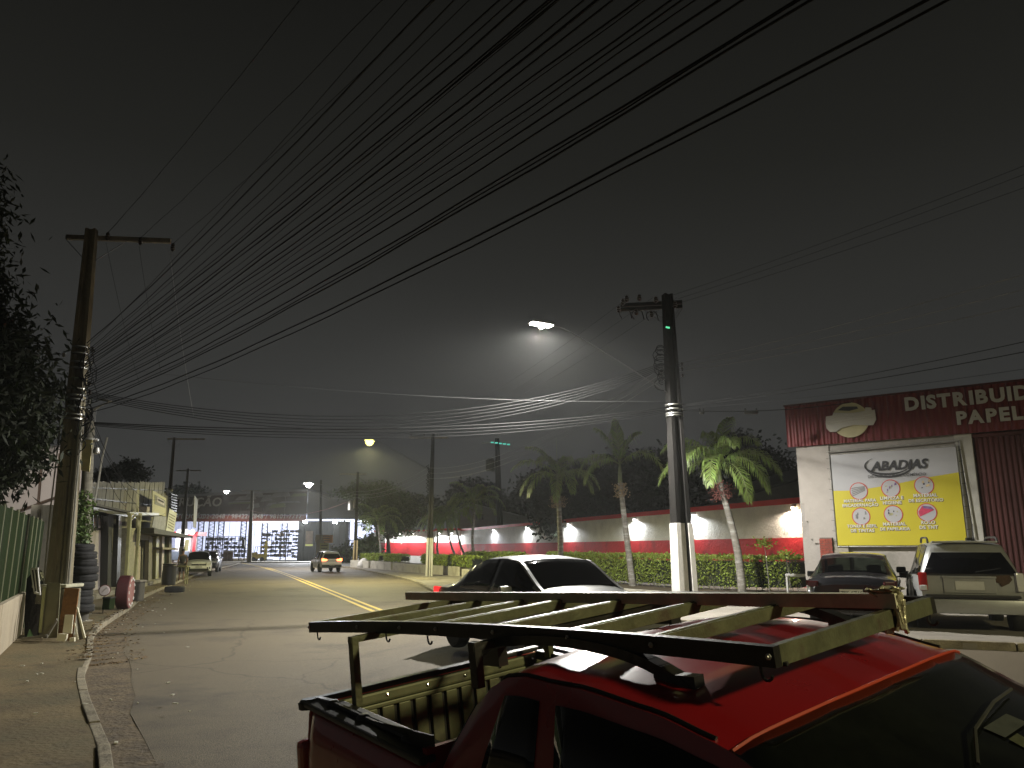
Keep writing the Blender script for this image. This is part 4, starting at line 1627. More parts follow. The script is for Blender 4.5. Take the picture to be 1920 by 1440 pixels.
for i, (st, xe, r_, sag, gi) in enumerate(FAN):
    A = st if isinstance(st, Vector) else at(st[0], st[1], 16.9)
    Bp = V((12.0 + (.9 if gi == 0 else 0) * (i - 1), -9.0 + (.8 if gi == 0 else 0) * (i - 1), 0))
    d = V((Bp.x - A.x, Bp.y - A.y, 0))
    Lt = d.length
    d.normalize()
    n = V((-d.y, d.x, 0))
    r = ray(xe, 0)
    t_ = V((A.x, A.y, 0)).dot(n) / r.dot(n)
    q = EYE + r * t_
    s2 = V((q.x - A.x, q.y - A.y, 0)).dot(d)
    c = 4 * sag / (Lt * Lt)
    m_ = (q.z - A.z - c * s2 * (s2 - Lt)) / s2
    P = []
    kx = random.uniform(.004, .012)
    for k in range(41):
        s = Lt * k / 40
        P.append(A + d * s + V((0, 0, m_ * s + c * s * (s - Lt))) + n * (kx * math.sin(s * 2.1 + i)))
    cable('cable', GL[gi], P, r_, group=GG[gi], n=5)

# jumper hanging from the crossarm of the left pole
for k, ((x0, y0), (x1, y1)) in enumerate((((199, 455), (262, 722)), ((261, 462), (302, 700)), ((318, 470), (363, 780)))):
    a, b = at(x0, y0, 17), at(x1, y1, 19)
    cable('wire', 'dropper wire hanging from the left crossarm', hang(a, b, .12, 12), .006, M_alu if k == 2 else None, group='dropper wires under the left crossarm')

# bundle crossing the street from the left pole to the right one


def cross(label, p, q, sag, r, m=None, group=None, Y0=17.0, Y1=23.0, n=26):
    return cable('cable', label, hang(at(*p, Y0), at(*q, Y1), sag, n), r, m, group)


for k in range(5):
    cross('black cable of the upper bundle across the street', (166, 735 + k * 2.5), (1238, 682 + k * 3), 1.02 + .05 * k, .014, group='upper bundle of cables across the street')
for k in range(4):
    cross('black cable of the lower bundle across the street', (176, 792 + k * 2), (1252, 764 + k * 3), .36 + .05 * k, .02 if k < 2 else .013, group='lower bundle of cables across the street')
cross('lone thin wire crossing under the white street lamp', (210, 690), (1252, 752), .25, .007, mat('grey_wire', (.07, .07, .07), .7, var=0, spec=.1))
# low voltage lines along the right line of poles
for k in range(3):
    a = rz_(at(0, 690 + k * 10, 23).z) + V((-.3, 0, 0))
    b = P53T + V((-.3, 0, -2.4 - k * .35))
    cable('cable', 'pale sagging line from lamp pole to slim far pole', hang(a, b, .9, 24), .010, M_alu, 'pale lines from the lamp pole into the distance')
    c_ = P80T + V((-.3, 0, -2.0 - k * .3))
    cable('cable', 'pale line lit yellow between the two far poles', hang(b, c_, .5, 16), .016, M_alu, 'lit lines between the far poles')
    e_ = P106T + V((0, 0, -1.6 - k * .3))
    cable('cable', 'pale distant line running on towards the building yard', hang(c_, e_, .5, 12), .018, M_alu, 'farthest lines')
    a = RT + V((-1.2 + k * .75, 0, -.1))
    b = P53T + V((-1.5 + k * .9, 0, 0))
    cable('wire', 'fine high voltage wire between the lamp pole and the far pole', hang(a, b, .5, 16), .006, None, 'fine high voltage wires over the palms')
# bundle on the far right poles
for k in range(3):
    cable('cable', 'dark cable strung between the slim far pole and the transformer pole', hang(P53T + V((-.2, 0, -4.2 - k * .25)), P80T + V((-.2, 0, -4.1 - k * .2)), .7, 12), .02, None, 'dark far cables')
cable('cable', 'red and white striped cable sagging across the yard entrance', hang(P80T + V((-.6, 0, -2.9)), at(470, 957, 92), 1.0, 16), .035, mat('red_white_cable', (.6, .35, .38), .5, var=.5, scale=.6))

# lines leaving the right pole towards the upper right
B2 = V((19.0, -6.0, 0))


def to_right(label, st, ex, sag, r_, m=None, group=None, Bp=B2):
    A = at(st[0], st[1], 23)
    d = V((Bp.x - A.x, Bp.y - A.y, 0))
    Lt = d.length
    d.normalize()
    n = V((-d.y, d.x, 0))
    rr_ = ray(*ex)
    t_ = (V((A.x, A.y, 0)) - V((0, 0, 0))).dot(n) / rr_.dot(n)
    q = EYE + rr_ * t_
    s2 = V((q.x - A.x, q.y - A.y, 0)).dot(d)
    c = 4 * sag / (Lt * Lt)
    m_ = (q.z - A.z - c * s2 * (s2 - Lt)) / s2
    P = [A + d * (Lt * k / 30) + V((0, 0, m_ * Lt * k / 30 + c * (Lt * k / 30) * (Lt * k / 30 - Lt))) for k in range(31)]
    cable('cable', label, P, r_, m, group)


for st, ex in (((1262, 553), (1920, 311)), ((1272, 560), (1920, 327)), ((1280, 566), (1920, 352))):
    to_right('fine dark wire from the lamp pole top to the right', st, ex, .7, .007, None, 'wires from the lamp pole top to the right')
for st, ex in (((1270, 682), (1920, 515)), ((1272, 690), (1920, 543)), ((1274, 697), (1920, 572))):
    to_right('pale low voltage line running right from the lamp pole', st, ex, .8, .010, M_alu, 'pale lines running right from the lamp pole')
for st, ex, r_ in (((1270, 760), (1920, 641), .012), ((1270, 762), (1920, 660), .014), ((1270, 766), (1920, 692), .007)):
    to_right('dark cable drooping right above the red fascia', st, ex, .95, r_, None, 'dark cables above the red fascia')
# ------------------------------------------------------------------ red and white boundary wall
M_stuc_w = mat('rough_white_stucco', (0.80, 0.79, 0.73), rough=0.9, var=0.12, scale=1.0, bump=1.6, bscale=7, col2=(.62, .61, .55), mix=.15, mscale=.8)
M_stuc_r = mat('rough_red_stucco', (0.55, 0.020, 0.028), rough=0.75, var=0.14, scale=1.0, bump=1.4, bscale=7, col2=(.26, .012, .015), mix=.25, mscale=.7)
M_red = mat('red_coping_paint', (0.62, 0.022, 0.026), rough=0.6, var=0.15, scale=1.4, bump=.3)


def wall_run(t, A, Bq, z0, zs, n, thick=.2, pil=None, low=None):
    """zs: heights at band joints; each bay its own panels"""
    A, Bq = V((*A, 0)), V((*Bq, 0))
    d = (Bq - A) / n
    nn = V((-d.y, d.x, 0)).normalized() * thick
    if nn.y < 0:
        nn = -nn
    g = d.normalized() * .006
    for k in range(n):
        p = A + d * k
        bands = [(z0, zs[0], M_stuc_w if low else M_stuc_r, 'lower_band')]
        if low:
            bands = [(z0, low, M_stuc_w, 'plinth_band'), (low + .002, zs[0], M_stuc_r, 'red_band')]
        bands += [(zs[0] + .004, zs[1], M_stuc_w, 'white_band')]
        for (a, b, m, nm) in bands:
            off = nn.normalized() * (-.012 if 'red' in nm or nm == 'lower_band' else 0)
            MB().para(p + V((0, 0, a)) + off, d - g, nn - off, V((0, 0, b - a))).build(nm, m, t, bevel=.004)
        MB().para(p + V((0, 0, zs[1] + .003)) - nn.normalized() * .035, d - g, nn + nn.normalized() * .07, V((0, 0, zs[2] - zs[1]))).build('coping', M_red, t, bevel=.008)


WA, WB = (13.4, 36.0), (-6.2, 95.8)
dW = (V((*WB, 0)) - V((*WA, 0))).normalized()
nW = V((dW.y, -dW.x, 0))
if nW.y > 0:
    nW = -nW
rw = thing('boundary_wall', 'long white stucco wall with red base band and red coping behind the hedge', 'wall', loc=(*WA, 0))
wall_run(rw, WA, WB, 0, (2.38, 3.95, 4.22), 12)
q = V((*WA, 0))
MB().para(q + V((0, 0, 0)) - dW * .01 + nW * .05, -dW * .42, -nW * .3, V((0, 0, 4.24))).build('end_pillar', M_red, rw, bevel=.01)

fw_ = thing('far_wall', 'far stepped wall in white, red and white bands at the left end of the boundary', 'wall', loc=(-12, 101, 0))
wall_run(fw_, (-6.3, 96.2), (-9.6, 98.0), 0, (2.62, 4.05, 4.3), 1, low=1.0)
wall_run(fw_, (-9.6, 99.2), (-13.4, 100.6), 0, (2.62, 4.0, 4.2), 1, low=1.0)
wall_run(fw_, (-13.4, 101.2), (-16.4, 102.6), 0, (2.62, 4.0, 4.25), 1, low=1.0)
wall_run(fw_, (-16.4, 102.0), (-18.4, 105.0), 0, (2.62, 4.0, 4.25), 1, low=1.0)

# wall lamps
M_bulb = emit_mat('wall_lamp_glass', (1, .98, .95), 45)


def wall_lamp(p, out, label, power, col, m=None):
    p, out = V(p), V(out)
    t = thing('wall_lamp', label, 'wall lamp', loc=p)
    MB().box(p + out * .06, (.16, .12, .10), rz=math.atan2(out.y, out.x)).build('bracket', M_galv, t, bevel=.01)
    MB().lathe(p + out * .16 + V((0, 0, .02)), (0, 0, -1), [(0, .05), (.03, .09), (.10, .10)], 12).build('shade', M_galv, t, smooth=True)
    MB().lathe(p + out * .16 + V((0, 0, -.03)), (0, 0, -1), [(0, .04), (.06, .062), (.11, .05), (.135, .015)], 12).build('bulb', m or M_bulb, t, smooth=True)
    lamp('wall_light', 'SPOT', p + out * .20 + V((0, 0, -.14)), power, col, t, size=.05, aim=p + out * 1.2 + V((0, 0, -4)), spot=R(174), blend=.3)
    return t


LABS = ['wall lamp in the narrow gap left of the first tall palm', 'wall lamp between the first and second tall palm', 'wall lamp behind the middle palm trunk', 'wall lamp beside the black pole and the fruiting palm',
        'blazing warm lamp at the near end of the boundary wall', 'wall lamp nearest to the thick pole behind the wall', 'wall lamp farthest left on the long boundary wall']
for px, i, pw, col in ((1491, 4, 1500, (1, .82, .66)), (1303, 3, 1300, WHITE), (1192, 2, 1200, WHITE), (1068, 1, 1600, WHITE), (990, 0, 1500, WHITE), (928, 5, 1100, (.85, .87, 1))):
    s, z = wall_hit(px, 950, WA, WB)
    p = V((*WA, 0)) + dW * max(.35, s) + V((0, 0, 3.86))
    wall_lamp(p, nW, LABS[i], pw, col, emit_mat('warm_wall_lamp', (1, .72, .45), 60) if i == 4 else None)
for (x, y, lab) in ((-7.3, 96.4, 'small lamp on the far wall between the leaning palms'), (-8.9, 97.2, 'small lamp on the far wall left of the leaning palms'), (-12.5, 99.9, 'small lamp on the far wall right of the slim pole'), (-14.3, 101.4, 'leftmost small lamp on the far stepped wall')):
    wall_lamp(V((x, y, 3.8)), V((-.4, -.9, 0)).normalized(), lab, 1500, WHITE)

# houses behind the wall
gb = thing('gabled_house', 'pale gabled house with low roof behind the boundary wall', 'house', loc=(-2, 104, 0))
MB().prism([(0, 0), (11.5, 0), (11.5, 5.2), (2.2, 7.6), (0, 6.7)], (-7.2, 104, 0), (1, 0, 0), (0, 0, 1), (0, 14, 0)).build('wall', mat('pale_render', (.30, .30, .29), .9, var=.12), gb)
MB().para((-5.2, 103.6, 7.62), (9.9, 0, -2.45), (0, 15, 0), (0, 0, .14)).build('roof', mat('light_metal_roof', (.36, .37, .38), .6, var=.1), gb)
MB().para((-7.6, 103.6, 6.6), (2.4, 0, 1.02), (0, 15, 0), (0, 0, .14)).build('roof_side', MATS['light_metal_roof'], gb)
for k in range(2):
    f = MB().box((-4.9 + k * .8, 103.97, 6.0), (.6, .05, .7)).build('window', mat('dark_window', (.02, .02, .025), .3), gb)
    MB().box((-4.9 + k * .8, 103.93, 6.0), (.05, .04, .7)).build('mullion', M_galv, f)
sh = thing('tiled_roof_house', 'dark roofed house rising above the near end of the boundary wall', 'house', loc=(14, 41, 0))
MB().box((18.2, 49, 2.4), (9, 9, 4.8)).build('wall', mat('grey_render', (.2, .2, .19), .9, var=.15), sh)
a, b = at(1386, 934, 44), at(1500, 900, 44)
MB().para(a, b - a + (b - a) * .8, V((0, 9, .5)), V((0, 0, .16))).build('roof', mat('dark_roof_sheet', (.06, .06, .058), .8, var=.3), sh)
MB().para(a + V((0, .3, -1.0)), (b - a) * 1.7, V((0, 8, 0)), V((0, 0, 1.02))).build('gable', MATS['grey_render'], sh)

# ------------------------------------------------------------------ stationery warehouse
FA = V((8.75, 24.0, 0))
FD = V((.79, -.613, 0)).normalized()
FN = V((-FD.y, FD.x, 0))
if FN.y > 0:
    FN = -FN
FB = FA + FD * 10


def fw(px, py):
    return wall_hit(px, py, FA, FB)


def fp(s, z, out=0.0):
    return FA + FD * s + V((0, 0, z)) + FN * out


wh = thing('warehouse', 'white stationery warehouse with a red corrugated fascia and billboard', 'building', loc=FA)
M_wallw = mat('dimmed_dirty_wall', (0.27, 0.25, 0.23), rough=0.9, var=0.14, scale=1.0, bump=0.4, bscale=20, col2=(.19, .18, .16), mix=.4, mscale=.9)  # base tone lowered to stand for weaker light, plus random dirt patches
M_redm = mat('red_corrugated_steel', (0.105, 0.010, 0.012), rough=0.5, metal=.25, var=0.22, scale=1.2, col2=(.1, .012, .012), mix=.3, mscale=1.2)
M_redd = mat('dark_red_door_steel', (0.045, 0.007, 0.006), rough=0.6, metal=.2, var=0.35, scale=1.0, stretch=(3, 3, .3))
s_door, _ = fw(1832, 900)
MB().para(fp(.1, 0), FD * (s_door - .1), -FN * .25, V((0, 0, 5.02))).build('front_wall', M_wallw, wh)
MB().para(fp(.1, 0) - FN * .3, FD * .2, -FN * 12, V((0, 0, 5.6))).build('side_wall', mat('grey_side_wall', (.22, .21, .19), .9, var=.15), wh)
MB().para(fp(.1, 5.6) - FN * .3, FD * 16, -FN * 12, V((0, 0, .2))).build('roof', M_dsteel, wh)
MB().para(fp(s_door - .42, 0, .06), FD * .42, -FN * .05, V((0, 0, 4.98))).build('door_pillar', mat('white_pillar_paint', (.32, .31, .28), .85, var=.15), wh, bevel=.01)
# corrugated sheets: fascia and door
def corrugated(name, s0, s1, z0, z1, pitch, depth, m, out, parent, ztop=None):
    mb = MB()
    n = int((s1 - s0) / pitch * 4)
    for i in range(n + 1):
        s = s0 + (s1 - s0) * i / n
        o = out + (depth if (i % 4) in (1, 2) else 0)
        zt = z1 if ztop is None else z1 + (ztop - z1) * (s - s0)
        mb.v += [fp(s, z0, o), fp(s, zt, o)]
    for i in range(n):
        mb.f.append((2 * i, 2 * i + 2, 2 * i + 3, 2 * i + 1))
    o = mb.build(name, m, parent)
    so = o.modifiers.new('thickness', 'SOLIDIFY')
    so.thickness = .008
    return o


_, zt0 = fw(1492, 762)
_, zb0 = fw(1500, 838)
s_ = -.12
while s_ < 14:
    for (z0, z1) in ((zb0, zb0 + 1.0), (zb0 + .97, zt0)):
        corrugated('fascia_sheet', s_, s_ + .985, z0, z1, .2, .035, M_redm, .10 + (.008 if z0 > zb0 else 0), wh)
    s_ += .99
MB().para(fp(-.14, zt0, .16), FD * 14.2, -FN * .3, V((0, 0, .05))).build('fascia_cap', M_redd, wh)
s_ = s_door + .03
while s_ < 13:
    corrugated('door_sheet', s_, s_ + .74, .12, zb0 - .03, .12, .03, M_redd, -.05, wh)
    s_ += .745
MB().para(fp(s_door, zb0 - .12, .02), FD * 9, -FN * .1, V((0, 0, .1))).build('door_lintel', M_redd, wh)
# wavy cloth sheet on the left part of the wall
mb = MB()
nx_, nz_ = 10, 22
for j in range(nz_ + 1):
    for i in range(nx_ + 1):
        u, v = i / nx_, j / nz_
        z = 4.95 - v * (2.9 - .0 * u)
        s = .13 + u * .95
        wv = .022 * math.sin((z * 3.0 + s * 5.5)) * (1 - u) + .012 * math.sin(z * 9 + s * 11)
        mb.v.append(fp(s, z, .05 + wv))
for j in range(nz_):
    for i in range(nx_):
        q = j * (nx_ + 1) + i
        if j / nz_ > .55 and i / nx_ < (j / nz_ - .55) * .5:
            continue
        mb.f.append((q, q + 1, q + nx_ + 2, q + nx_ + 1))
mb.build('wall_cloth', mat('off_white_cloth', (.30, .275, .25), .9, var=.08), wh, smooth=True)
# brick pier with single bricks
s0, _ = fw(1541, 1030)
s1, z1 = fw(1563, 1008)
M_brick = mat('red_clay_brick', (.20, .045, .03), .9, var=.3, scale=6, bump=.5, bscale=30)
MB().para(fp(s0 + .01, 0, .05), FD * (s1 - s0 - .02), FN * .12, V((0, 0, z1))).build('pier_mortar', mat('mortar', (.10, .08, .07), .95, var=.2), wh)
z = .02
row = 0
while z < z1 - .06:
    n = 2
    L_ = (s1 - s0) / n
    for k in range(n + (row % 2)):
        a = s0 + (k - .5 * (row % 2)) * L_
        b = min(a + L_ - .012, s1)
        a = max(a, s0)
        if b - a > .03:
            MB().para(fp(a, z, .168), FD * (b - a), FN * random.uniform(.010, .018), V((0, 0, .058))).build('brick', M_brick, wh)
    z += .07
    row += 1
MB().para(fp(s1 + .0, 0, .02), FD * .42, FN * .10, V((0, 0, z1 - .03))).build('grey_pier', M_conc, wh)
MB().box(fp(fw(1829, 1018)[0] - .12, fw(1829, 1018)[1], .1), (.22, .12, .28)).build('meter_box', M_blackp, wh, bevel=.02)
mb = MB()
a, b = fw(1552, 848), fw(1800, 830)
mb.tube([fp(a[0], a[1], .1), fp(b[0], b[1] + .05, .1), fp(b[0] + .1, b[1] - 2.6, .1)], .02, 6)
mb.build('wall_conduit', M_galv, wh)

# fascia lettering, each letter a part
M_let = mat('pale_sign_letters', (.34, .33, .31), .6, var=.08)


def letters(txt, px, py, hpx, parent, sp=1.0):
    s, z = fw(px, py)
    _, zt = fw(px, py - hpx)
    size = (zt - z) / .70
    x = s
    for ch in txt:
        mb = text_mb(ch, size, fp(x, z, .15), FD, (0, 0, 1), depth=.04, bold=.042)
        w = max((p - fp(x, z, 0)).dot(FD) for p in mb.v)
        mb.build('letter', M_let, parent)
        x += w + size * .085 * sp


letters('DISTRIBUIDORA DE'.replace(' ', ''), 1699, 771, 23, wh)
letters('PAPELARIA', 1796, 797, 23, wh)
# logo board without drawing: disc with a ribbon
cs, cz = fw(1597, 789)
_, ct = fw(1597, 760)
rad = (ct - cz) * 1.12
MB().lathe(fp(cs, cz, .15), FN, [(0, rad), (.05, rad), (.052, rad * .93)], 40).build('logo_disc', mat('cream_logo_disc', (.36, .33, .19), .6, var=.12, scale=1), wh, smooth=30)
rb = [(-1.32, -.1), (-1.28, .32), (-.9, .34), (-.85, .5), (.2, .38), (.85, .42), (.9, .62), (1.2, .58), (1.22, .42), (1.38, .44), (1.40, -.12), (1.22, -.42), (.85, -.40), (.2, -.30), (-.5, -.44), (-.75, -.62), (-1.12, -.60), (-1.3, -.38)]
MB().prism([(x * rad, y * rad) for x, y in rb], fp(cs, cz, .21), FD, (0, 0, 1), FN * .04).build('logo_ribbon', mat('off_white_ribbon', (.34, .33, .29), .6, var=.05), wh, bevel=.008)
for k in range(3):
    P = [fp(cs + x * rad, cz + (y + .07 * math.sin(x * 3 + k)) * rad, .255) for x, y in ((-1.2, -.1 + k * .14 - .1), (-.5, .05 + k * .12 - .1), (.3, -.02 + k * .13 - .1), (1.25, .12 + k * .12 - .1))]
    MB().tube(resample(P, 16), .008, 4).build('ribbon_relief', mat('ribbon_shade', (.36, .35, .3), .6), wh)
MB().prism([(-.62 * rad, .62 * rad), (-.3 * rad, .80 * rad), (.45 * rad, .72 * rad), (.5 * rad, .60 * rad), (0, .52 * rad)], fp(cs, cz, .205), FD, (0, 0, 1), FN * .02).build('logo_cap', M_blackp, wh)

# ---- billboard
bbt = thing('billboard', 'white and yellow advertising banner with six round pictures on the warehouse wall', 'billboard', loc=fp(3, 2))
TL, TR, BR, BL = [fw(*p) for p in ((1560, 855), (1793, 838), (1816, 1022), (1574, 1023))]
sL, sR = (TL[0] + BL[0]) / 2, (TR[0] + BR[0]) / 2
zT, zB = (TL[1] + TR[1]) / 2, (BL[1] + BR[1]) / 2
BWd, BHt = sR - sL, zT - zB


def bp(u, v, out=.0):
    return fp(sL + u * BWd, zB + v * BHt, .16 + out)


def bq(x, y):
    """banner coordinates of a spot in the banner sketch (sketch units 0..1 across, 0..1 down)"""
    return x, 1 - y


M_banw = mat('banner_white', (.28, .28, .29), .55, var=.05, scale=.8)
M_bany = mat('banner_yellow', (.36, .31, .008), .5, var=.06, scale=.8)
M_ink = mat('banner_ink', (.015, .015, .018), .6, var=0)
M_inkr = mat('banner_red_ring', (.32, .03, .02), .6, var=0)
mb = MB()
nn_ = 12
for j in range(nn_ + 1):
    for i in range(nn_ + 1):
        mb.v.append(bp(i / nn_, j / nn_, -.01 + .006 * math.sin(i * 1.1) * math.sin(j * .7)))
for j in range(nn_):
    for i in range(nn_):
        q = j * (nn_ + 1) + i
        mb.f.append((q, q + 1, q + nn_ + 2, q + nn_ + 1))
ban = mb.build('banner_sheet', M_banw, bbt, smooth=True)
MB().para(bp(0, 0, -.09), FD * BWd, FN * .06, V((0, 0, BHt))).build('banner_back', M_wallw, bbt)
mb = MB()
yel = [(0, 0), (1, 0), (1, .735), (.72, .69), (.5, .64), (.3, .61), (.15, .595), (0, .60)]
mb.quad(*[bp(u, v, .004) for u, v in yel])
mb.build('yellow_field', M_bany, bbt)
text_mb('ABADIAS', .36, bp(.335, .865 - .065, .012), FD, (0, 0, 1), depth=.003, bold=.035, shear=.25).build('banner_title', M_ink, bbt)


def swoosh(cx, cy, rx, ry, a0, a1, w, nm='swoosh'):
    mb = MB()
    n = 22
    for i in range(n + 1):
        t = i / n
        a = R(a0 + (a1 - a0) * t)
        ww = w * math.sin(math.pi * min(1, max(.02, t))) + .001
        for k in (-1, 1):
            mb.v.append(bp(cx + (rx + k * ww) * math.cos(a), cy + (ry + k * ww * 1.2) * math.sin(a), .009))
    for i in range(n):
        mb.f.append((2 * i, 2 * i + 1, 2 * i + 3, 2 * i + 2))
    return mb.build(nm, M_ink, bbt)


swoosh(.47, .855, .185, .10, 130, 335, .009)
swoosh(.475, .85, .19, .125, 200, 372, .008)
text_mb('DISTRIBUIDORA E COMÉRCIO', .108, bp(.30, .722, .012), FD, (0, 0, 1), depth=.002, bold=.004, spacing=1.05).build('banner_subtitle', M_ink, bbt)
CIR = [(.215, .585), (.475, .60), (.735, .615), (.215, .31), (.475, .325), (.735, .335)]
CAP = [('MATERIAL PARA', 'ENCADERNAÇÃO'), ('LIMPEZA E', 'HIGIENE'), ('MATERIAL', 'DE ESCRITÓRIO'), ('TONER E REFIL', 'DE TINTAS'), ('MATERIAL', 'DE PAPELARIA'), ('ROLO', 'DE TNT')]
M_cap = mat('caption_white', (.46, .45, .4), .6, var=0)
icm = [mat('icon_' + n_, c_, .6, var=.3, scale=20) for n_, c_ in (('grey', (.12, .12, .12)), ('olive', (.25, .24, .13)), ('dark', (.04, .03, .05)), ('red', (.35, .02, .06)), ('purple', (.12, .06, .16)), ('tan', (.35, .27, .15)))]
rr = random.Random(11)
for k, (u, v) in enumerate(CIR):
    R0 = .082 * BWd * .93
    c = bp(u, v, .006)
    ring = MB().lathe(c, FN, [(0, R0), (.006, R0)], 32).build('picture_ring', M_inkr, bbt)
    MB().lathe(c, FN, [(.001, R0 * .9), (.009, R0 * .9)], 32).build('picture_disc', M_banw, bbt)
    C = c + FN * .012
    ic = MB()
    ic2 = MB()
    up = V((0, 0, 1))
    if k == 0:
        for q in range(5):
            y0 = -.5 + q * .22
            ic.prism([(-.75 * R0, y0 * R0 - .1 * R0), (.7 * R0, (y0 * .5 + .28) * R0), (.7 * R0, (y0 * .5 + .36) * R0), (-.78 * R0, y0 * R0)], C, FD, up, FN * .003)
        mm = icm[0]
    elif k == 5:
        ic.prism([(-.75 * R0, -.45 * R0), (.75 * R0, .25 * R0), (.45 * R0, .6 * R0), (-.4 * R0, .75 * R0), (-.85 * R0, .1 * R0)], C, FD, up, FN * .003)
        ic2.prism([(-.3 * R0, .45 * R0), (.7 * R0, .3 * R0), (.45 * R0, .62 * R0), (-.35 * R0, .75 * R0)], C + FN * .004, FD, up, FN * .002)
        mm = icm[3]
    else:
        for q in range(7):
            a, b = rr.uniform(-.55, .55), rr.uniform(-.5, .35)
            w_, h_ = rr.uniform(.12, .3), rr.uniform(.12, .42)
            (ic if q % 2 else ic2).prism([((a - w_ / 2) * R0, b * R0), ((a + w_ / 2) * R0, b * R0 + .04 * R0), ((a + w_ * .35) * R0, (b + h_) * R0), ((a - w_ * .3) * R0, (b + h_) * R0)], C + FN * (.0008 * q), FD, up, FN * .002)
        mm = [None, icm[1], icm[2], icm[0], icm[2], None][k]
    ic.build('picture_motif', mm, bbt)
    if ic2.v:
        ic2.build('picture_detail', icm[(k + 3) % 6] if k != 5 else icm[4], bbt)
    for j, ln in enumerate(CAP[k]):
        text_mb(ln, .118 if len(ln) > 10 else .128, bp(u, v - .118 - j * .05, .014), FD, (0, 0, 1), depth=.003, bold=.022, align='CENTER', spacing=1.04).build('caption', M_cap, bbt)
        text_mb(ln, .118 if len(ln) > 10 else .128, bp(u + .003, v - .118 - j * .05 - .004, .008), FD, (0, 0, 1), depth=.002, bold=.055, align='CENTER', spacing=1.04).build('caption_shadow', mat('caption_outline', (.10, .07, .03), .7, var=0) if 'caption_outline' not in MATS else MATS['caption_outline'], bbt)
for (u0, v0, u1, v1) in ((-.01, -.012, 1.01, -.012), (-.01, 1.012, 1.01, 1.012), (-.012, -.01, -.012, 1.01), (1.012, -.01, 1.012, 1.01)):
    MB().tube([bp(u0, v0, -.02), bp(u1, v1, -.02)], .016, 6).build('frame_tube', M_galv, bbt)
for k in range(9):
    for u in (-.01, 1.01):
        v = .04 + k * .115
        MB().tube([bp(u, v, 0), bp(u + (.03 if u > .5 else -.03), v + .006, -.02)], .005, 4).build('lacing', M_ink, bbt)

# communication cable with fittings reaching the fascia
A_, B_ = rz_(at(0, 771, 23).z) + V((.2, -.1, 0)), fp(fw(1600, 757)[0], fw(1600, 757)[1], .25)
P = hang(A_, B_, .12, 20)
cc = cable('telephone_cable', 'thick black telephone cable with splice cases leading to the red fascia', P, .018)
for px in (1309, 1405):
    k = (px - 1270) / (1600 - 1270)
    c = A_.lerp(B_, k) - V((0, 0, .12 * 4 * k * (1 - k)))
    s_c = thing('splice_case', 'shiny splice case hanging on the telephone cable, %s one' % ('left' if px < 1350 else 'right'), 'splice case', loc=c)
    w_ = .14 if px < 1350 else .42
    MB().lathe(c + V((-w_ / 2, -.02, -.05)), (1, 0, 0), [(0, .03), (.03, .05), (w_ - .03, .05), (w_, .03)], 10).build('case', M_dsteel, s_c, smooth=True)
    for e in (-1, 1):
        MB().lathe(c + V((e * w_ * .4, -.02, .04)), (0, 0, 1), [(-.04, .02), (0, .035), (.04, .02)], 8).build('clamp', M_chrome, s_c, smooth=True)

# railing beside the hedge and a white pipe
rl = thing('railing', 'small black railing on a white pipe between hedge and parked dark sedan', 'railing', loc=(9.6, 27.2, 0))
a, b = at(1475, 1051, 26.6), at(1536, 1053, 24.2)
MB().tube([a, b], .022, 6).build('top_rail', M_dsteel, rl)
a2, b2_ = at(1475, 1078, 26.6), at(1528, 1080, 24.4)
MB().tube([a2, b2_], .05, 8).build('white_pipe', M_limew, rl, smooth=True)
for k in range(11):
    t_ = k / 10
    MB().tube([a.lerp(b, t_), a2.lerp(b2_, t_)], .009, 5).build('bar', M_dsteel, rl)
MB().tube([a2, V((a2.x, a2.y, 0))], .04, 6).build('post', M_limew, rl)
MB().tube([b2_, V((b2_.x, b2_.y, 0))], .04, 6).build('post', M_limew, rl)
MB().lathe(b + V((-.05, 0, 0)), (1, 0, 0), [(0, .02), (.02, .06), (.18, .06), (.2, .02)], 10).build('pipe_cap', M_limew, rl, smooth=True)

# ------------------------------------------------------------------ planters
M_plant = mat('planter_render', (.42, .40, .34), .9, var=.15, scale=1.4, bump=.3, col2=(.25, .23, .19), mix=.3, mscale=1)


def planter(label, pts, h, th=.16, back=2.2, group=None):
    P = [V((*p, 0)) for p in pts]
    t = thing('planter', label, 'planter', loc=P[0], group=group)
    up = V((0, 0, 1))
    for k in range(len(P) - 1):
        d = P[k + 1] - P[k]
        n = V((-d.y, d.x, 0)).normalized() * th
        if n.y < 0:
            n = -n
        MB().para(P[k], d, n, up * h).build('planter_wall', M_plant, t, bevel=.015)
    n = V((.55, .83, 0)) * back
    for q, nm in ((P[0], 'end_wall'), (P[-1], 'end_wall')):
        MB().para(q, n, V((.1, -.07, 0)).normalized() * th, up * h).build(nm, M_plant, t, bevel=.015)
    mb = MB()
    for q in P:
        mb.v += [q + up * (h - .07), q + n + up * (h - .02)]
    for k in range(len(P) - 1):
        mb.f.append((2 * k, 2 * k + 2, 2 * k + 3, 2 * k + 1))
    mb.build('soil', M_soil, t)
    return t


planter('farthest low planter by the transformer pole', [(-16.3, 80), (-13.6, 75)], .75)
planter('low pale planter with clipped hedge left of the slim pole', [(-13.3, 74.6), (-10.2, 67)], .75)
planter('long low planter under the hedges behind the slim pole', [(-10.0, 66.5), (-3.6, 53)], .7)
planter('planter corner showing left of the silver sedan', [(-3.2, 50.5), (2.2, 35.0)], .62, back=2.6)
planter('long near planter holding the tall palms and big hedge', [(2.4, 34.4), (3.7, 31.0), (5.3, 28.2), (7.4, 26.5), (9.6, 25.7)], .42, back=3.4)

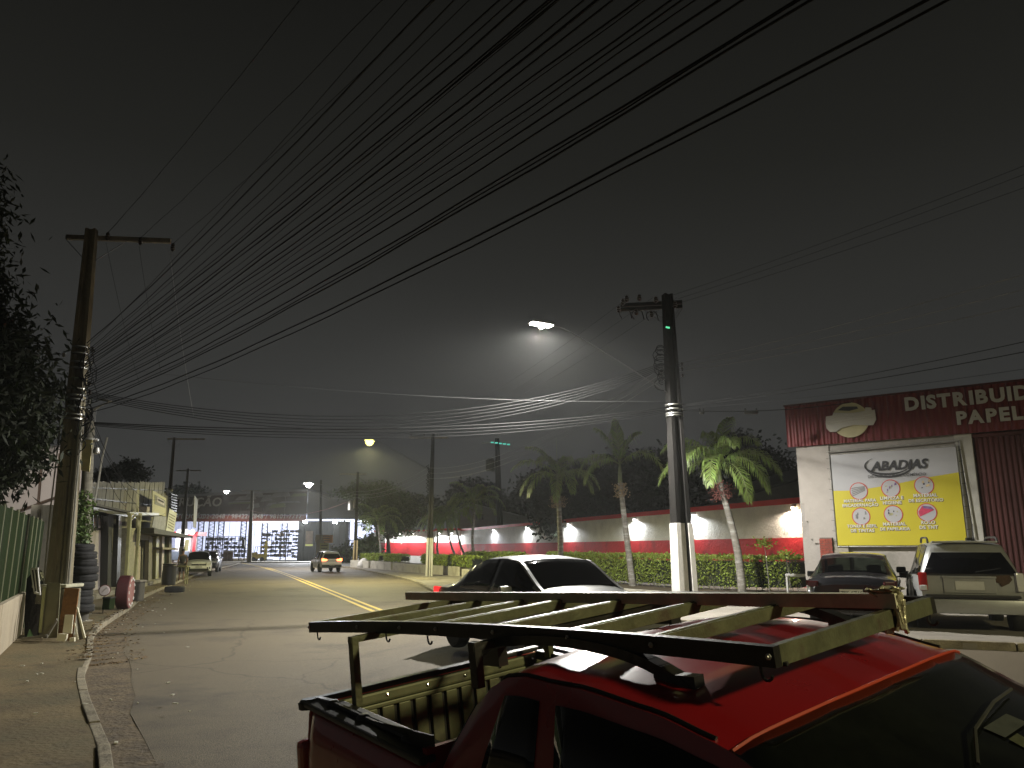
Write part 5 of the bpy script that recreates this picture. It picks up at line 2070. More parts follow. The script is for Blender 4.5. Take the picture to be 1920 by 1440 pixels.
# ------------------------------------------------------------------ palms
LF_palm = leaf_mat('palm_leaflet', (.22, .31, .08), .3, .42)
LF_rach = mat('palm_rachis', (.20, .24, .10), .5, var=.15)
M_trunk = mat('ringed_palm_trunk', (.20, .185, .16), .9, var=.35, scale=2.5, bump=.6, bscale=9, stretch=(1, 1, 5), col2=(.42, .42, .39), mix=.4, mscale=1.5)
M_fruit = mat('palm_fruit', (.26, .19, .10), .6, var=.35, scale=14)
M_fruitr = mat('red_palm_fruit', (.16, .045, .035), .5, var=.4, scale=14)


def frond(t, c, az, el, L_, droop, dens=34, rnd=random, wleaf=.019, lmax=.72):
    P = []
    d = V((math.cos(az) * math.cos(el), math.sin(az) * math.cos(el), math.sin(el)))
    p = V(c)
    n = 16
    for k in range(n + 1):
        P.append(p.copy())
        p = p + d * (L_ / n)
        d = (d + V((0, 0, -droop / n * (.6 + 1.2 * k / n)))).normalized()
    MB().tube(P, [.022 - .018 * k / n for k in range(n + 1)], 5).build('frond_stem', LF_rach, t, smooth=True)
    mb = MB()
    for k in range(dens):
        f = .12 + .88 * k / dens
        x = f * n
        i = min(int(x), n - 1)
        q = P[i].lerp(P[i + 1], x - i)
        tan = (P[i + 1] - P[i]).normalized()
        side = tan.cross(V((0, 0, 1)))
        if side.length < .1:
            side = V((-math.sin(az), math.cos(az), 0))
        side.normalize()
        upv = side.cross(tan).normalized()
        ll = lmax * (math.sin(math.pi * min(1, .12 + f * .86)) ** .6) * rnd.uniform(.85, 1.1)
        for s in (-1, 1):
            dr = (side * s * rnd.uniform(.55, .85) + tan * (.5 + .5 * f) + V((0, 0, rnd.uniform(-.25, .25)))).normalized()
            a = q
            m1 = a + dr * ll * .5
            dr2 = (dr * .6 + V((rnd.uniform(-.2, .2), rnd.uniform(-.2, .2), -1.1 - rnd.uniform(0, .7)))).normalized()
            m2 = m1 + dr2 * ll * .5
            w = tan.cross(dr).cross(dr).normalized() * wleaf
            b = len(mb.v)
            mb.v += [a + w * .5, a - w * .5, m1 + w, m1 - w, m2]
            mb.f += [(b, b + 1, b + 3, b + 2), (b + 2, b + 3, b + 4)]
    return mb.build('frond', LF_palm, t, uvnormals=False)


def palm(label, base, crown, fr, bend=.1, r0=.13, r1=.08, fruit=None, seed=1, L_=1.9, dens=34, shaft=.7, spear=None, group=None, lmax=.72):
    rnd = random.Random(seed)
    base, crown = V(base), V(crown)
    t = thing('palm_tree', label, 'palm tree', loc=base, group=group)
    mid = base.lerp(crown, .5) + V((bend, 0, 0))
    P = resample([base - V((0, 0, .2)), base.lerp(mid, .5) + V((bend * .3, 0, 0)), mid, crown], 24)
    mb = MB()
    rs = [(r0 * 1.5 if k == 0 else r0 + (r1 - r0) * k / 23) * (1 + (.05 if k % 2 else 0)) for k in range(24)]
    mb.tube(P, rs, 10)
    mb.build('trunk', M_trunk, t, smooth=True)
    MB().tube([crown - V((0, 0, .05)), crown + V((0, 0, shaft * .5)), crown + V((0, 0, shaft))], [r1 * .95, r1 * .85, r1 * .35], 9).build('crownshaft', mat('green_crownshaft', (.16, .19, .09), .5, var=.2), t, smooth=True)
    c = crown + V((0, 0, shaft * .9))
    for (az, el, k, dr) in fr:
        frond(t, c, R(az + rnd.uniform(-6, 6)), R(el), L_ * k, dr, dens, rnd, lmax=lmax)
    if spear:
        MB().tube([c, c + V((-.06, 0, spear * .6)), c + V((-.09, 0, spear))], [.02, .014, .004], 5).build('spear_leaf', LF_rach, t, smooth=True)
    if fruit:
        for kk in range(3):
            fb = MB()
            a0 = rnd.uniform(0, 6.28)
            for q in range(70):
                u = rnd.random()
                pp = crown + V((math.cos(a0) * .22 + rnd.gauss(0, .13), math.sin(a0) * .15 + rnd.gauss(0, .11) - .08, -.05 - u * .55 + rnd.gauss(0, .05)))
                fb.lathe(pp, (0, 0, 1), [(-.03, .004), (-.012, .026), (.012, .026), (.03, .004)], 5)
            fb.build('fruit_cluster', fruit, t, smooth=True)['kind'] = 'stuff'
    return t


# azimuth 0 = to the right, 90 = away, 180 = left
pb3 = V((at(1392, 1108, 27.8).x, 27.8, .38))
palm('nearest tall palm beside the black pole, heavy drooping crown and dark red fruit', pb3, at(1350, 905, 27.7), [
    (185, 32, 1.02, 2.3), (200, 12, .95, 2.1), (170, 55, .9, 2.0), (250, 25, .95, 2.3), (268, 52, .85, 1.9), (300, 22, 1.0, 2.4), (330, 32, .98, 2.2), (5, 38, 1.0, 2.1), (25, 60, .9, 1.9), (60, 70, .95, 1.4), (95, 62, .9, 1.5), (130, 50, .9, 1.9), (222, 40, 1.0, 2.5), (285, 5, .95, 2.2)],
     bend=.12, fruit=M_fruitr, seed=4, L_=2.75, r0=.15, r1=.10, dens=48, shaft=.75, spear=.75)
pb2 = V((at(1187, 1097, 33).x, 33, .38))
palm('middle palm with an open crown of arched fronds and a pale fruit bunch', pb2, at(1163, 905, 33), [
    (182, 42, .95, 2.7), (196, 30, .9, 2.8), (2, 48, 1.0, 2.7), (165, 74, .8, 1.4), (100, 80, .85, .9), (30, 72, .8, 1.5)],
     bend=-.02, fruit=M_fruit, seed=8, L_=2.5, r0=.14, r1=.10, dens=44, shaft=.85)
pb1 = V((at(1050, 1090, 42).x, 42, .38))
palm('third tall palm farther back with a bare spear leaf, above the silver sedan roof', pb1, at(1047, 930, 42), [
    (178, 50, 1.05, 1.9), (190, 30, 1.0, 2.6), (215, 25, .95, 2.6), (262, 20, 1.0, 2.8), (285, 30, .95, 2.7), (325, 32, 1.0, 2.6), (0, 38, 1.0, 2.4), (20, 55, 1.05, 1.9), (70, 60, .95, 1.7), (120, 60, 1.0, 1.8), (150, 66, 1.0, 1.5)],
     bend=.06, fruit=M_fruit, seed=12, L_=2.9, r0=.17, r1=.12, dens=44, shaft=1.1, spear=2.2, lmax=.75)
full = [(a, e, k, d) for a, e, k, d in ((0, 40, 1, 2.4), (35, 55, .95, 2.0), (75, 65, .9, 1.7), (110, 60, .95, 1.9), (145, 50, 1, 2.2), (180, 38, 1, 2.5), (215, 25, 1, 2.6), (250, 30, 1, 2.6), (285, 25, .95, 2.7), (320, 30, 1, 2.5), (340, 60, .9, 1.9), (200, 65, .9, 1.7))]
palm('bushy palm with a thin curved trunk at the corner of the boundary wall', V((at(893, 1062, 64).x, 64, .5)), at(889, 955, 64), full, bend=-.22, seed=21, L_=3.3, dens=40, r0=.12, r1=.1, lmax=.8, shaft=.6)
for i, (px, py, bx, s, lab) in enumerate(((838, 985, 862, 1.0, 'leaning palm, middle one of the clump before the far wall'), (852, 975, 880, 1.0, 'leaning palm, rightmost of the clump before the far wall'), (822, 990, 826, .85, 'leaning palm, leftmost of the clump before the far wall'))):
    palm(lab, V((at(bx, 1056, 70).x, 70, .5)), at(px, py, 70), full[:9 + i], bend=-.2, seed=31 + i, L_=2.9 * s, dens=34, r0=.11, r1=.08, lmax=.75, shaft=.6)
palm('small palm with a thin trunk at the left end of the far wall', V((at(713, 1057, 84).x, 84, .5)), at(709, 985, 84), full, bend=.1, seed=41, L_=3.6, dens=34, r0=.12, r1=.09, lmax=.9, shaft=.5)

# ------------------------------------------------------------------ hedges
LF_hedge = leaf_mat('hedge_leaf', (.27, .34, .055), .45, .5)
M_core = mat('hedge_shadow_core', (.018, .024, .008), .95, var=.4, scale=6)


def hedge(label, path, depth, z0, h, n, leaf=.055, seed=1, plants=None):
    rnd = random.Random(seed)
    P = resample(path, 60)
    t = thing('hedge', label, 'hedge', loc=(P[0].x, P[0].y, z0))
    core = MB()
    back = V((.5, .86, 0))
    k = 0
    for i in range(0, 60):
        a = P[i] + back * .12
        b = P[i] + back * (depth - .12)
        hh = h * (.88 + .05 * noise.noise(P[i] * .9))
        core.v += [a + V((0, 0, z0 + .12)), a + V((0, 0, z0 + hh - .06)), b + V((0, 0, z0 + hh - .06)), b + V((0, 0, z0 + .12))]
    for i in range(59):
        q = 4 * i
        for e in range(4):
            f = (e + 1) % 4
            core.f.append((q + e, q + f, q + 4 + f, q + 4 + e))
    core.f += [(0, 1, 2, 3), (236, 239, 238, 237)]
    core.build('shadow_core', M_core, t)  # solid dark filler, the hedge's inner shade given as colour
    mb = MB()
    for _ in range(n):
        u = rnd.random() * 58.99
        i = int(u)
        p = P[i].lerp(P[i + 1], u - i)
        lump = .09 * noise.noise(V((p.x * 1.6, p.y * 1.6, 7))) + .05 * noise.noise(V((p.x * 5, p.y * 5, 2)))
        H_ = h + lump
        r = rnd.random()
        if r < .52:      # front face
            z = z0 + .06 + rnd.random() ** .8 * (H_ - .06)
            o = -.02 + rnd.gauss(.06, .07) + .06 * noise.noise(V((p.x * 3, z * 4, p.y)))
            q = p + back * o + V((0, 0, z))
        elif r < .9:     # top
            q = p + back * rnd.uniform(0, depth) + V((0, 0, z0 + H_ + rnd.gauss(-.03, .04)))
        else:
            q = p + back * depth + V((0, 0, z0 + rnd.uniform(.1, 1) * H_))
        if i < 1:
            q += (P[0] - P[2]).normalized() * rnd.uniform(0, .15)
        s = leaf * rnd.uniform(.6, 1.25)
        d = V((rnd.uniform(-1, 1), rnd.uniform(-1.2, .5), rnd.uniform(-.4, 1.1))).normalized()
        w = d.cross(V((rnd.uniform(-1, 1), rnd.uniform(-1, 1), rnd.uniform(-1, 1)))).normalized() * s * .5
        mb.quad(q, q + d * s * .5 + w, q + d * s, q + d * s * .5 - w)
    mb.build('leaves', LF_hedge, t, uvnormals=False)
    st = MB()
    for _ in range(int(n / 160)):
        u = rnd.random() * 58.9
        i = int(u)
        p = P[i].lerp(P[i + 1], u - i) + back * rnd.uniform(.05, .3)
        a = p + V((0, 0, z0 - .12))
        st.tube([a, a + V((rnd.uniform(-.1, .1), rnd.uniform(-.1, .05), .3)), a + V((rnd.uniform(-.2, .2), rnd.uniform(-.15, .1), .6))], [.012, .009, .004], 4)
    st.build('stems', M_trunk, t)
    return t


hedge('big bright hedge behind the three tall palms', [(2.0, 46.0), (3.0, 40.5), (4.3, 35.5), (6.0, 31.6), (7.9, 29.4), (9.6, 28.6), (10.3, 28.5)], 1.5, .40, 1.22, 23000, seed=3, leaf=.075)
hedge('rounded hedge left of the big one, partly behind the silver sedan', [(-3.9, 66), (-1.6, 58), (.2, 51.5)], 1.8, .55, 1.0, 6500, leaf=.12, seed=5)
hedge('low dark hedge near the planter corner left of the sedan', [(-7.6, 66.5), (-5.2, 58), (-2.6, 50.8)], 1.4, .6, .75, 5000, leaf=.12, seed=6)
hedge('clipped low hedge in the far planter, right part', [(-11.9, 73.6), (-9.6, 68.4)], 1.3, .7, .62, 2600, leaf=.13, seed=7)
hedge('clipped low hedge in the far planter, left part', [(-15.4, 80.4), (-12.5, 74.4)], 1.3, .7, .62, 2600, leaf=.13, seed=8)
# tall shoots standing over the end of the big hedge
for (px, py, lab) in ((1432, 1020, 'single tall shoot with a tuft of leaves above the hedge end'), (1473, 1040, 'straggly shoot at the right tip of the hedge')):
    p = at(px, py, 28.4)
    t = thing('garden_shoot', lab, 'plant', loc=(p.x, p.y, .4))
    MB().tube([V((p.x + .1, p.y, .4)), V((p.x + .05, p.y, p.z - .4)), p], [.015, .012, .006], 5).build('stem', M_trunk, t)
    mb = MB()
    for _ in range(90):
        q = p + V((random.gauss(0, .17), random.gauss(0, .12), random.gauss(0, .10)))
        d = V((random.uniform(-1, 1), random.uniform(-1, 1), random.uniform(-.5, .7))).normalized() * .13
        w = d.cross(V((0, 1, .3))).normalized() * .03
        mb.quad(q, q + d * .5 + w, q + d, q + d * .5 - w)
    mb.build('leaves', LF_hedge, t, uvnormals=False)

# ------------------------------------------------------------------ trees
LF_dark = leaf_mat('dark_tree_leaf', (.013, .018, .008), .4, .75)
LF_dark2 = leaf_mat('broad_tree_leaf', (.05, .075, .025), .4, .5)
M_bark = mat('dark_bark', (.05, .042, .032), .95, var=.3, scale=3, bump=.6)


def tree(label, base, clumps, n, leaf, m, seed=1, long=.35, name='tree', group=None, trunk_r=.25, droop=.0):
    """clumps: (x, y, z, rx, ry, rz)"""
    rnd = random.Random(seed)
    base = V(base)
    t = thing(name, label, 'tree', loc=base, group=group)
    c0 = V((sum(c[0] for c in clumps) / len(clumps), sum(c[1] for c in clumps) / len(clumps), min(c[2] for c in clumps)))
    fork = base.lerp(c0, .65)
    MB().tube([base - V((0, 0, .2)), base.lerp(fork, .5) + V((.15, 0, 0)), fork], [trunk_r * 1.3, trunk_r, trunk_r * .8], 9).build('trunk', M_bark, t, smooth=True)
    lb = MB()
    for c in clumps:
        e = V(c[:3])
        lb.tube(resample([fork, fork.lerp(e, .5) + V((rnd.uniform(-.4, .4), rnd.uniform(-.4, .4), .3)), e], 8), [trunk_r * .5 * (1 - k / 9) + .02 for k in range(8)], 6)
    lb.build('limbs', M_bark, t, smooth=True)
    vol = [c[3] * c[4] * c[5] for c in clumps]
    mb = MB()
    tot = sum(vol)
    for c, v in zip(clumps, vol):
        k = int(n * v / tot)
        subs = []
        for _ in range(max(10, k // 26)):
            d = V((rnd.gauss(0, 1), rnd.gauss(0, 1), rnd.gauss(0, 1))).normalized() * (rnd.random() ** .45)
            subs.append(V((c[0] + d.x * c[3], c[1] + d.y * c[4], c[2] + d.z * c[5])))
        sr = (c[3] + c[4] + c[5]) / 3 * .17 + leaf * .6
        for _ in range(k):
            s = rnd.choice(subs)
            q = s + V((rnd.gauss(0, sr), rnd.gauss(0, sr), rnd.gauss(0, sr * .7)))
            L_ = leaf * rnd.uniform(.6, 1.3)
            d = V((rnd.uniform(-1, 1), rnd.uniform(-1, 1), rnd.uniform(-1, .8) - droop)).normalized()
            w = d.cross(V((rnd.uniform(-1, 1), rnd.uniform(-1, 1), rnd.uniform(-1, 1)))).normalized() * L_ * long * .5
            mb.quad(q, q + d * L_ * .45 + w, q + d * L_, q + d * L_ * .45 - w)
    mb.build('crown', m, t, uvnormals=False)
    return t


def clump_px(lst, Y):
    out = []
    for (px, py, rx, rz) in lst:
        p = at(px, py, Y)
        k = Y / FPX
        out.append((p.x, p.y, p.z, rx * k, rx * k * .8, rz * k))
    return out


# dark trees behind the boundary wall
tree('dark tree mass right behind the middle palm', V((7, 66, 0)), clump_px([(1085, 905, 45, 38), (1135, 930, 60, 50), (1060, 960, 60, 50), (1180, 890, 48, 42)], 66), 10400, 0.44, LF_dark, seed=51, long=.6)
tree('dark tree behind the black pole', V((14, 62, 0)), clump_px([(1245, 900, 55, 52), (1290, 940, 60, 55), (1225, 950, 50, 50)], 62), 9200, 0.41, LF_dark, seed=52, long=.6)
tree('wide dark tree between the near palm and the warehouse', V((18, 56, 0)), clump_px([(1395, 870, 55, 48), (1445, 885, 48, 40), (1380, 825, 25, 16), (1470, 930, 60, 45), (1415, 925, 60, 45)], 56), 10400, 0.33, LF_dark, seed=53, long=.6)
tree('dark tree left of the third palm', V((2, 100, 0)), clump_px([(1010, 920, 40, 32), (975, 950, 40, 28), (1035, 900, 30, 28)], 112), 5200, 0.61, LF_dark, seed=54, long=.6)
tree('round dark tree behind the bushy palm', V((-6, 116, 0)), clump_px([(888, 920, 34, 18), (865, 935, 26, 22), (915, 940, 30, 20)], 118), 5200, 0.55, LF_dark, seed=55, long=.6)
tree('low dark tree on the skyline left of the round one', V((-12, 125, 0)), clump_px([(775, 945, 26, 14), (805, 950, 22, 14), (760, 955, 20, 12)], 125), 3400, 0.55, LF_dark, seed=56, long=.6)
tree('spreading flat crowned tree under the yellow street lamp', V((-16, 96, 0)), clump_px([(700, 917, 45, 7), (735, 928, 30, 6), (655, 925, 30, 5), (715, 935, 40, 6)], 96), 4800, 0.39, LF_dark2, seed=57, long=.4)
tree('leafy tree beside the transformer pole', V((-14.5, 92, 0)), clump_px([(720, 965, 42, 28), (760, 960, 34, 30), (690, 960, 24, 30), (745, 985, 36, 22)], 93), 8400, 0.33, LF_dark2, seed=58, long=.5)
# far trees behind the shop row and the yard
tree('small thin tree behind the leaning mast', V((-24, 50, 0)), clump_px([(215, 888, 22, 12), (245, 872, 16, 9), (255, 890, 20, 10), (195, 895, 18, 10)], 50), 3000, 0.25, LF_dark, seed=59, long=.5)
tree('round dark tree peeping over the red banner', V((-62, 150, 0)), clump_px([(360, 930, 28, 16), (345, 925, 16, 14)], 150), 3000, 0.66, LF_dark, seed=60, long=.6)
# large tree at the left edge
p_ = at(-60, 1100, 17)
tree('large dark leafed tree filling the left edge of the view', V((-14.6, 17.4, 0)), [
    (-13.3, 16.6, 5.6, 2.6, 1.6, 2.1), (-11.45, 16.0, 4.9, 1.55, 1.1, 1.45), (-10.95, 16.2, 4.0, 1.0, .9, 1.05), (-12.9, 16.2, 7.4, 1.5, 1.2, 1.5), (-13.0, 16.4, 9.6, 1.1, 1.1, 1.5), (-12.0, 15.8, 3.3, 1.2, .9, .9)],
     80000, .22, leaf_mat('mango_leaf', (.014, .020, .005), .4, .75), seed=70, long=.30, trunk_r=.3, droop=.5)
# ------------------------------------------------------------------ left side: wall, fence, shops
M_lwall = mat('beige_plaster_wall', (.36, .31, .23), .9, var=.18, scale=1.4, bump=.4, bscale=18, col2=(.22, .18, .12), mix=.35, mscale=1.1, stretch=(1, 1, .4))
M_green = mat('dark_green_sheet', (.013, .022, .007), .9, spec=.08, metal=0, var=.25, scale=2.5, bump=.3, bscale=60)
GA, GB = V((-8.84, 14.04, 0)), V((-10.46, 17.24, 0))
gd = (GB - GA).normalized()
gn = V((gd.y, -gd.x, 0))
lw_ = thing('low_wall', 'low beige plastered wall under the green fence at the left edge', 'wall', loc=GA)
for k in range(4):
    a = GA + gd * (-4.5 + k * 2.05)
    MB().para(a + V((0, 0, -.1)), gd * 2.045, -gn * .18, V((0, 0, 1.08))).build('wall_section', M_lwall, lw_, bevel=.01)
fe = thing('fence', 'dark green sheet fence with pale posts on top of the low wall', 'fence', loc=GA)
s = -4.5
k = 0
while s < 6.6:
    a = GA + gd * s - gn * .1
    MB().tube([a + V((0, 0, .0 if s > 3.7 else .95)), a + V((0, 0, 2.62))], .028, 7).build('post', mat('pale_green_post', (.09, .10, .05), .6, var=.2), fe, smooth=True)
    mb = MB()
    n = 22
    z0 = .98 if s < 3.2 else .35
    for i in range(n + 1):
        o = .012 if i % 4 in (1, 2) else 0
        q = a + gd * (.03 + 1.02 * i / n) + gn * o
        mb.v += [q + V((0, 0, z0)), q + V((0, 0, 2.58))]
    for i in range(n):
        mb.f.append((2 * i, 2 * i + 2, 2 * i + 3, 2 * i + 1))
    mb.build('fence_panel', M_green, fe)
    s += 1.08
    k += 1
# fabric hall behind the fence
th_ = thing('storage_tent', 'large pale fabric hall behind the tree and the green fence', 'tent', loc=(-19, 32, 0))
M_tent = mat('pale_tent_fabric', (.50, .46, .42), .8, var=.06, scale=.6)
pp = [at(x, y, 31) for x, y in ((-60, 1010), (-60, 900), (60, 880), (118, 838), (160, 830), (160, 1010))]
o_ = V((pp[0].x, 31, 0))
MB().prism([(p.x - o_.x, p.z) for p in pp], o_, (1, 0, 0), (0, 0, 1), (-6, 3, 0)).build('fabric_shell', M_tent, th_)
for (a, b) in (((66, 1005), (78, 868)), ((30, 960), (112, 930)), ((20, 990), (120, 962)), ((100, 990), (112, 850))):
    MB().tube([at(*a, 30.9), at(*b, 30.9)], .05, 5).build('seam_pole', mat('tent_pole_brown', (.10, .07, .05), .8), th_)

yl = thing('added_tent_lamp', 'added unseen lamp behind the big tree to brighten the fabric hall', 'lamp', loc=(-15.5, 23.5, 5.2))  # invented lamp, out of sight, added to brighten the fabric hall
MB().tube([(-15.5, 23.5, 0), (-15.5, 23.5, 5.2)], .05, 8).build('post', M_galv, yl)
MB().box((-15.5, 23.5, 5.25), (.4, .25, .12)).build('head', M_galv, yl, bevel=.02)
MB().box((-15.5, 23.55, 5.17), (.3, .18, .04)).build('lens', M_bulb, yl)
lamp('added_tent_light', 'SPOT', (-15.5, 23.7, 5.1), 1500, (1, .92, .85), yl, size=.1, aim=(-19, 31, 5.5), spot=R(110), blend=.5)
SA, SB = V((-15.3, 28.0, 0)), V((-21.4, 50.0, 0))
SD = (SB - SA).normalized()
SN = V((SD.y, -SD.x, 0))


def sw(px, py):
    return wall_hit(px, py, SA, SB)


def spt(px, py, out=0.0):
    s, z = sw(px, py)
    return SA + SD * s + V((0, 0, z)) + SN * out


def sp(s, z, out=0.0):
    return SA + SD * s + V((0, 0, z)) + SN * out


def pxquad(name, m, parent, pts, out=0.0, th=.04, bevel=0):
    P = [spt(x, y, out) for x, y in pts]
    mb = MB()
    n = len(P)
    Q = [p - SN * th for p in P]
    mb.add(P + Q, [tuple(range(n)), tuple(range(2 * n - 1, n - 1, -1))] + [(i, i + n, (i + 1) % n + n, (i + 1) % n) for i in range(n)])
    return mb.build(name, m, parent, bevel=bevel)


shop = thing('workshop', 'row of small shuttered workshops with boarded upper wall on the left', 'building', loc=SA)
M_shut = mat('grubby_white_shutter', (.42, .38, .38), .75, var=.1, scale=1, col2=(.3, .27, .23), mix=.25, mscale=1.2)
M_board = mat('pale_weathered_board', (.25, .245, .235), .85, var=.25, scale=2, stretch=(1, 1, .3), col2=(.16, .15, .13), mix=.3, mscale=2)
M_dark = mat('dark_recess', (.02, .02, .018), .9, var=.2)
M_ywp = mat('yellow_painted_steel', (.26, .25, .11), .55, var=.25, scale=3, col2=(.2, .2, .1), mix=.25, mscale=3)
M_tan = mat('shop_plaster', (.15, .14, .11), .9, var=.2, scale=1.3, bump=.3, col2=(.15, .14, .1), mix=.35, mscale=1.2)
sEnd = sw(322, 1000)[0]
s00 = sw(120, 1000)[0]
MB().para(sp(s00, -.1, -.35), SD * (sEnd - s00), -SN * .7, V((0, 0, 3.4))).build('wall', M_tan, shop)
# boarded upper wall: single boards
sA_, zA = sw(163, 905)
sB_, zB_ = sw(308, 903)
sC_, zC = sw(152, 946)
sD_, zD_ = sw(286, 966)
nb = 26
for i in range(nb):
    t0, t1 = i / nb, (i + .88) / nb
    s0_, s1_ = sC_ + (sB_ - sC_) * t0, sC_ + (sB_ - sC_) * t1
    zb0_ = zC + (zD_ - zC) * t0
    zt_ = zA + (zB_ - zA) * t0
    MB().para(sp(s0_, zb0_, .05 + .01 * (i % 2)), SD * (s1_ - s0_), -SN * .03, V((0, 0, zt_ - zb0_ + random.uniform(-.03, .03)))).build('board', M_board, shop)
MB().prism([(0, zC - .02), (sB_ - sC_, zD_ - .02), (sB_ - sC_, zB_ - .06), (0, zA - .06)], sp(sC_, 0, .0), SD, (0, 0, 1), -SN * .08).build('upper_backing', M_dark, shop)
for zf in (.3, .75):
    MB().beam(sp(sC_, zC + (zA - zC) * zf, .09), sp(sB_, zD_ + (zB_ - zD_) * zf, .09), .05, .03).build('batten', M_dsteel, shop)
# end wall of the upper floor
MB().prism([(0, zD_), (5, zD_ - .2), (5, zB_ - .8), (0, zB_)], sp(sB_ + .02, 0, 0), -SN, (0, 0, 1), SD * .1).build('upper_end_wall', M_board, shop)
# awning
a0, a1 = sw(128, 960)[0], sw(226, 968)[0]
za = sw(180, 952)[1]
MB().para(sp(a0, za, 0), SD * (a1 - a0), SN * .8 + V((0, 0, -.10)), V((0, 0, .07))).build('awning', mat('rusty_awning_sheet', (.055, .05, .04), .8, metal=.2, var=.35), shop)
MB().beam(sp(a0, za - .2, .72), sp(a1, za - .2, .72), .05, .12).build('awning_beam', M_dsteel, shop)
MB().box(spt(247, 956, .5), (.45, .3, .3)).build('awning_lamp_box', M_shut, shop, bevel=.02)
# louvred strip over the first bay
pxquad('louvre_back', M_shut, shop, ((140, 966), (203, 972), (203, 990), (140, 988)), -.28)
for i in range(8):
    x = 142 + i * 8.6
    pxquad('louvre_bar', M_dsteel, shop, ((x, 966), (x + 1.6, 966), (x + 1.6, 990), (x, 990)), -.20)
# bays
pxquad('shutter', M_shut, shop, ((138, 992), (202, 994), (202, 1104), (138, 1118)), -.26)
pxquad('column', M_dark, shop, ((203, 968), (209, 968), (207, 1104), (200, 1106)), .02, .3)
pxquad('green_door', mat('dark_green_door', (.05, .06, .045), .7, var=.2), shop, ((209, 968), (222, 968), (222, 1036), (208, 1036)), -.24)
pxquad('shutter', M_shut, shop, ((208, 1037), (222, 1036), (220, 1102), (207, 1104)), -.24)
pxquad('column', M_dsteel, shop, ((223, 966), (229, 966), (225, 1104), (218, 1104)), .0, .2)
pxquad('recess', M_dark, shop, ((209, 960), (240, 962), (240, 985), (209, 982)), -.1)
pxquad('pillar', mat('stone_faced_pillar', (.27, .26, .19), .9, var=.25, scale=8, bump=1, bscale=12), shop, ((237, 990), (250, 990), (246, 1084), (232, 1086)), .10, .3, bevel=.02)
pxquad('roller_door', mat('pinkish_roller_door', (.36, .32, .28), .75, var=.1), shop, ((252, 1015), (274, 1017), (272, 1096), (249, 1102)), -.24)
pxquad('door_head', M_tan, shop, ((250, 1000), (280, 1004), (280, 1014), (250, 1010)), .1, .2)
for (x0, x1, y0, y1, m, o, lab) in ((275, 281, 1006, 1096, M_tan, .12, None), (283, 287, 1008, 1090, M_dark, 0, None), (288, 293, 1006, 1090, M_ywp, .15, None), (295, 300, 1005, 1088, M_dark, -.1, None), (301, 305, 1005, 1084, M_shut, .1, None), (306, 311, 1005, 1082, M_green, .05, None), (312, 316, 1000, 1080, M_tan, .18, None), (317, 322, 1000, 1078, M_shut, .02, None)):
    pxquad('pier', m, shop, ((x0, y0), (x1, y0), (x1 - 1.5, y1), (x0 - 2, y1)), o, .2)
pxquad('canopy', mat('dark_canopy', (.05, .05, .035), .8, var=.3), shop, ((250, 990), (332, 1004), (332, 1009), (250, 1000)), .9, .9)
pxquad('ledge', M_conc, shop, ((286, 1026), (318, 1028), (318, 1031), (286, 1030)), .5, .5)
s_a, s_b = sw(205, 1112)[0], sw(330, 1090)[0]
MB().para(sp(s00 + .2, .05, .5), SD * (s_b - s00), -SN * .9, V((0, 0, .22))).build('step', M_conc, shop, bevel=.02)
for (px, py) in ((302, 978), (304, 917), (255, 993), (312, 964)):
    MB().lathe(spt(px, py, .5), (0, 0, -1), [(0, .03), (.04, .09), (.09, .07), (.1, .01)], 9).build('cctv_dome', M_galv, shop, smooth=True)
# second storey of the far end, with cables
pxquad('upper_wall', M_tan, shop, ((262, 955), (326, 916), (326, 1004), (262, 1001)), -.06, .3)
pxquad('upper_pier', M_tan, shop, ((300, 925), (313, 930), (311, 1004), (298, 1004)), .05, .4)
pxquad('upper_recess', M_dark, shop, ((313, 915), (325, 925), (324, 1003), (311, 1003)), -.02, .3)
for i in range(9):
    pxquad('hanging_goods', M_dsteel, shop, ((314, 925 + i * 5), (326, 928 + i * 5), (326, 930 + i * 5), (314, 927 + i * 5)), .2, .1)

# yellow steel gantry frame and the signs on it
gt = thing('sign_frame', 'yellow steel frame holding banners in front of the workshops', 'sign frame', loc=spt(236, 1120))
for (a, b, w) in (((244, 963), (234, 1126), .11), ((263, 962), (251, 1112), .10)):
    p, q = at(*a, 28.2 if w > .105 else 29.6), at(*b, 28.2 if w > .105 else 29.6)
    q.z = .1
    MB().beam(p, q, w, w, up=(0, 1, 0)).build('post', M_ywp, gt, bevel=.008)
MB().beam(at(241, 963, 28.2), at(296, 964, 38), .1, .12).build('top_beam', M_ywp, gt, bevel=.008)
MB().beam(at(243, 978, 28.2), at(256, 964, 29.5), .05, .05).build('brace', M_ywp, gt)
MB().beam(at(259, 918, 31), at(257, 990, 31), .07, .07).build('banner_post', M_ywp, gt)
bn = thing('banner', 'yellowish banner with lettering and torn white plastic hanging over the workshops', 'banner', loc=spt(272, 960))
pxquad('sheet', mat('yellowed_banner', (.36, .34, .17), .7, var=.12), bn, ((260, 919), (288, 934), (287, 968), (259, 962)), .62, .03)
pxquad('white_panel', M_shut, bn, ((268, 931), (283, 939), (283, 948), (268, 941)), .65, .02)
pxquad('lettering', M_dark, bn, ((270, 935), (281, 940), (281, 943), (270, 938)), .67, .01)
pxquad('olive_panel', mat('olive_ink', (.14, .14, .07), .7), bn, ((264, 927), (286, 938), (286, 952), (264, 945)), .635, .02)
pxquad('plastic_sheet', mat('crumpled_white_plastic', (.22, .22, .225), .75, var=.35, scale=3, bump=.4, bscale=6), bn, ((262, 966), (286, 969), (285, 996), (257, 988)), .66, .03)
bn2 = thing('banner', 'narrow white banner with small print beside the torn plastic', 'banner', loc=spt(296, 980))
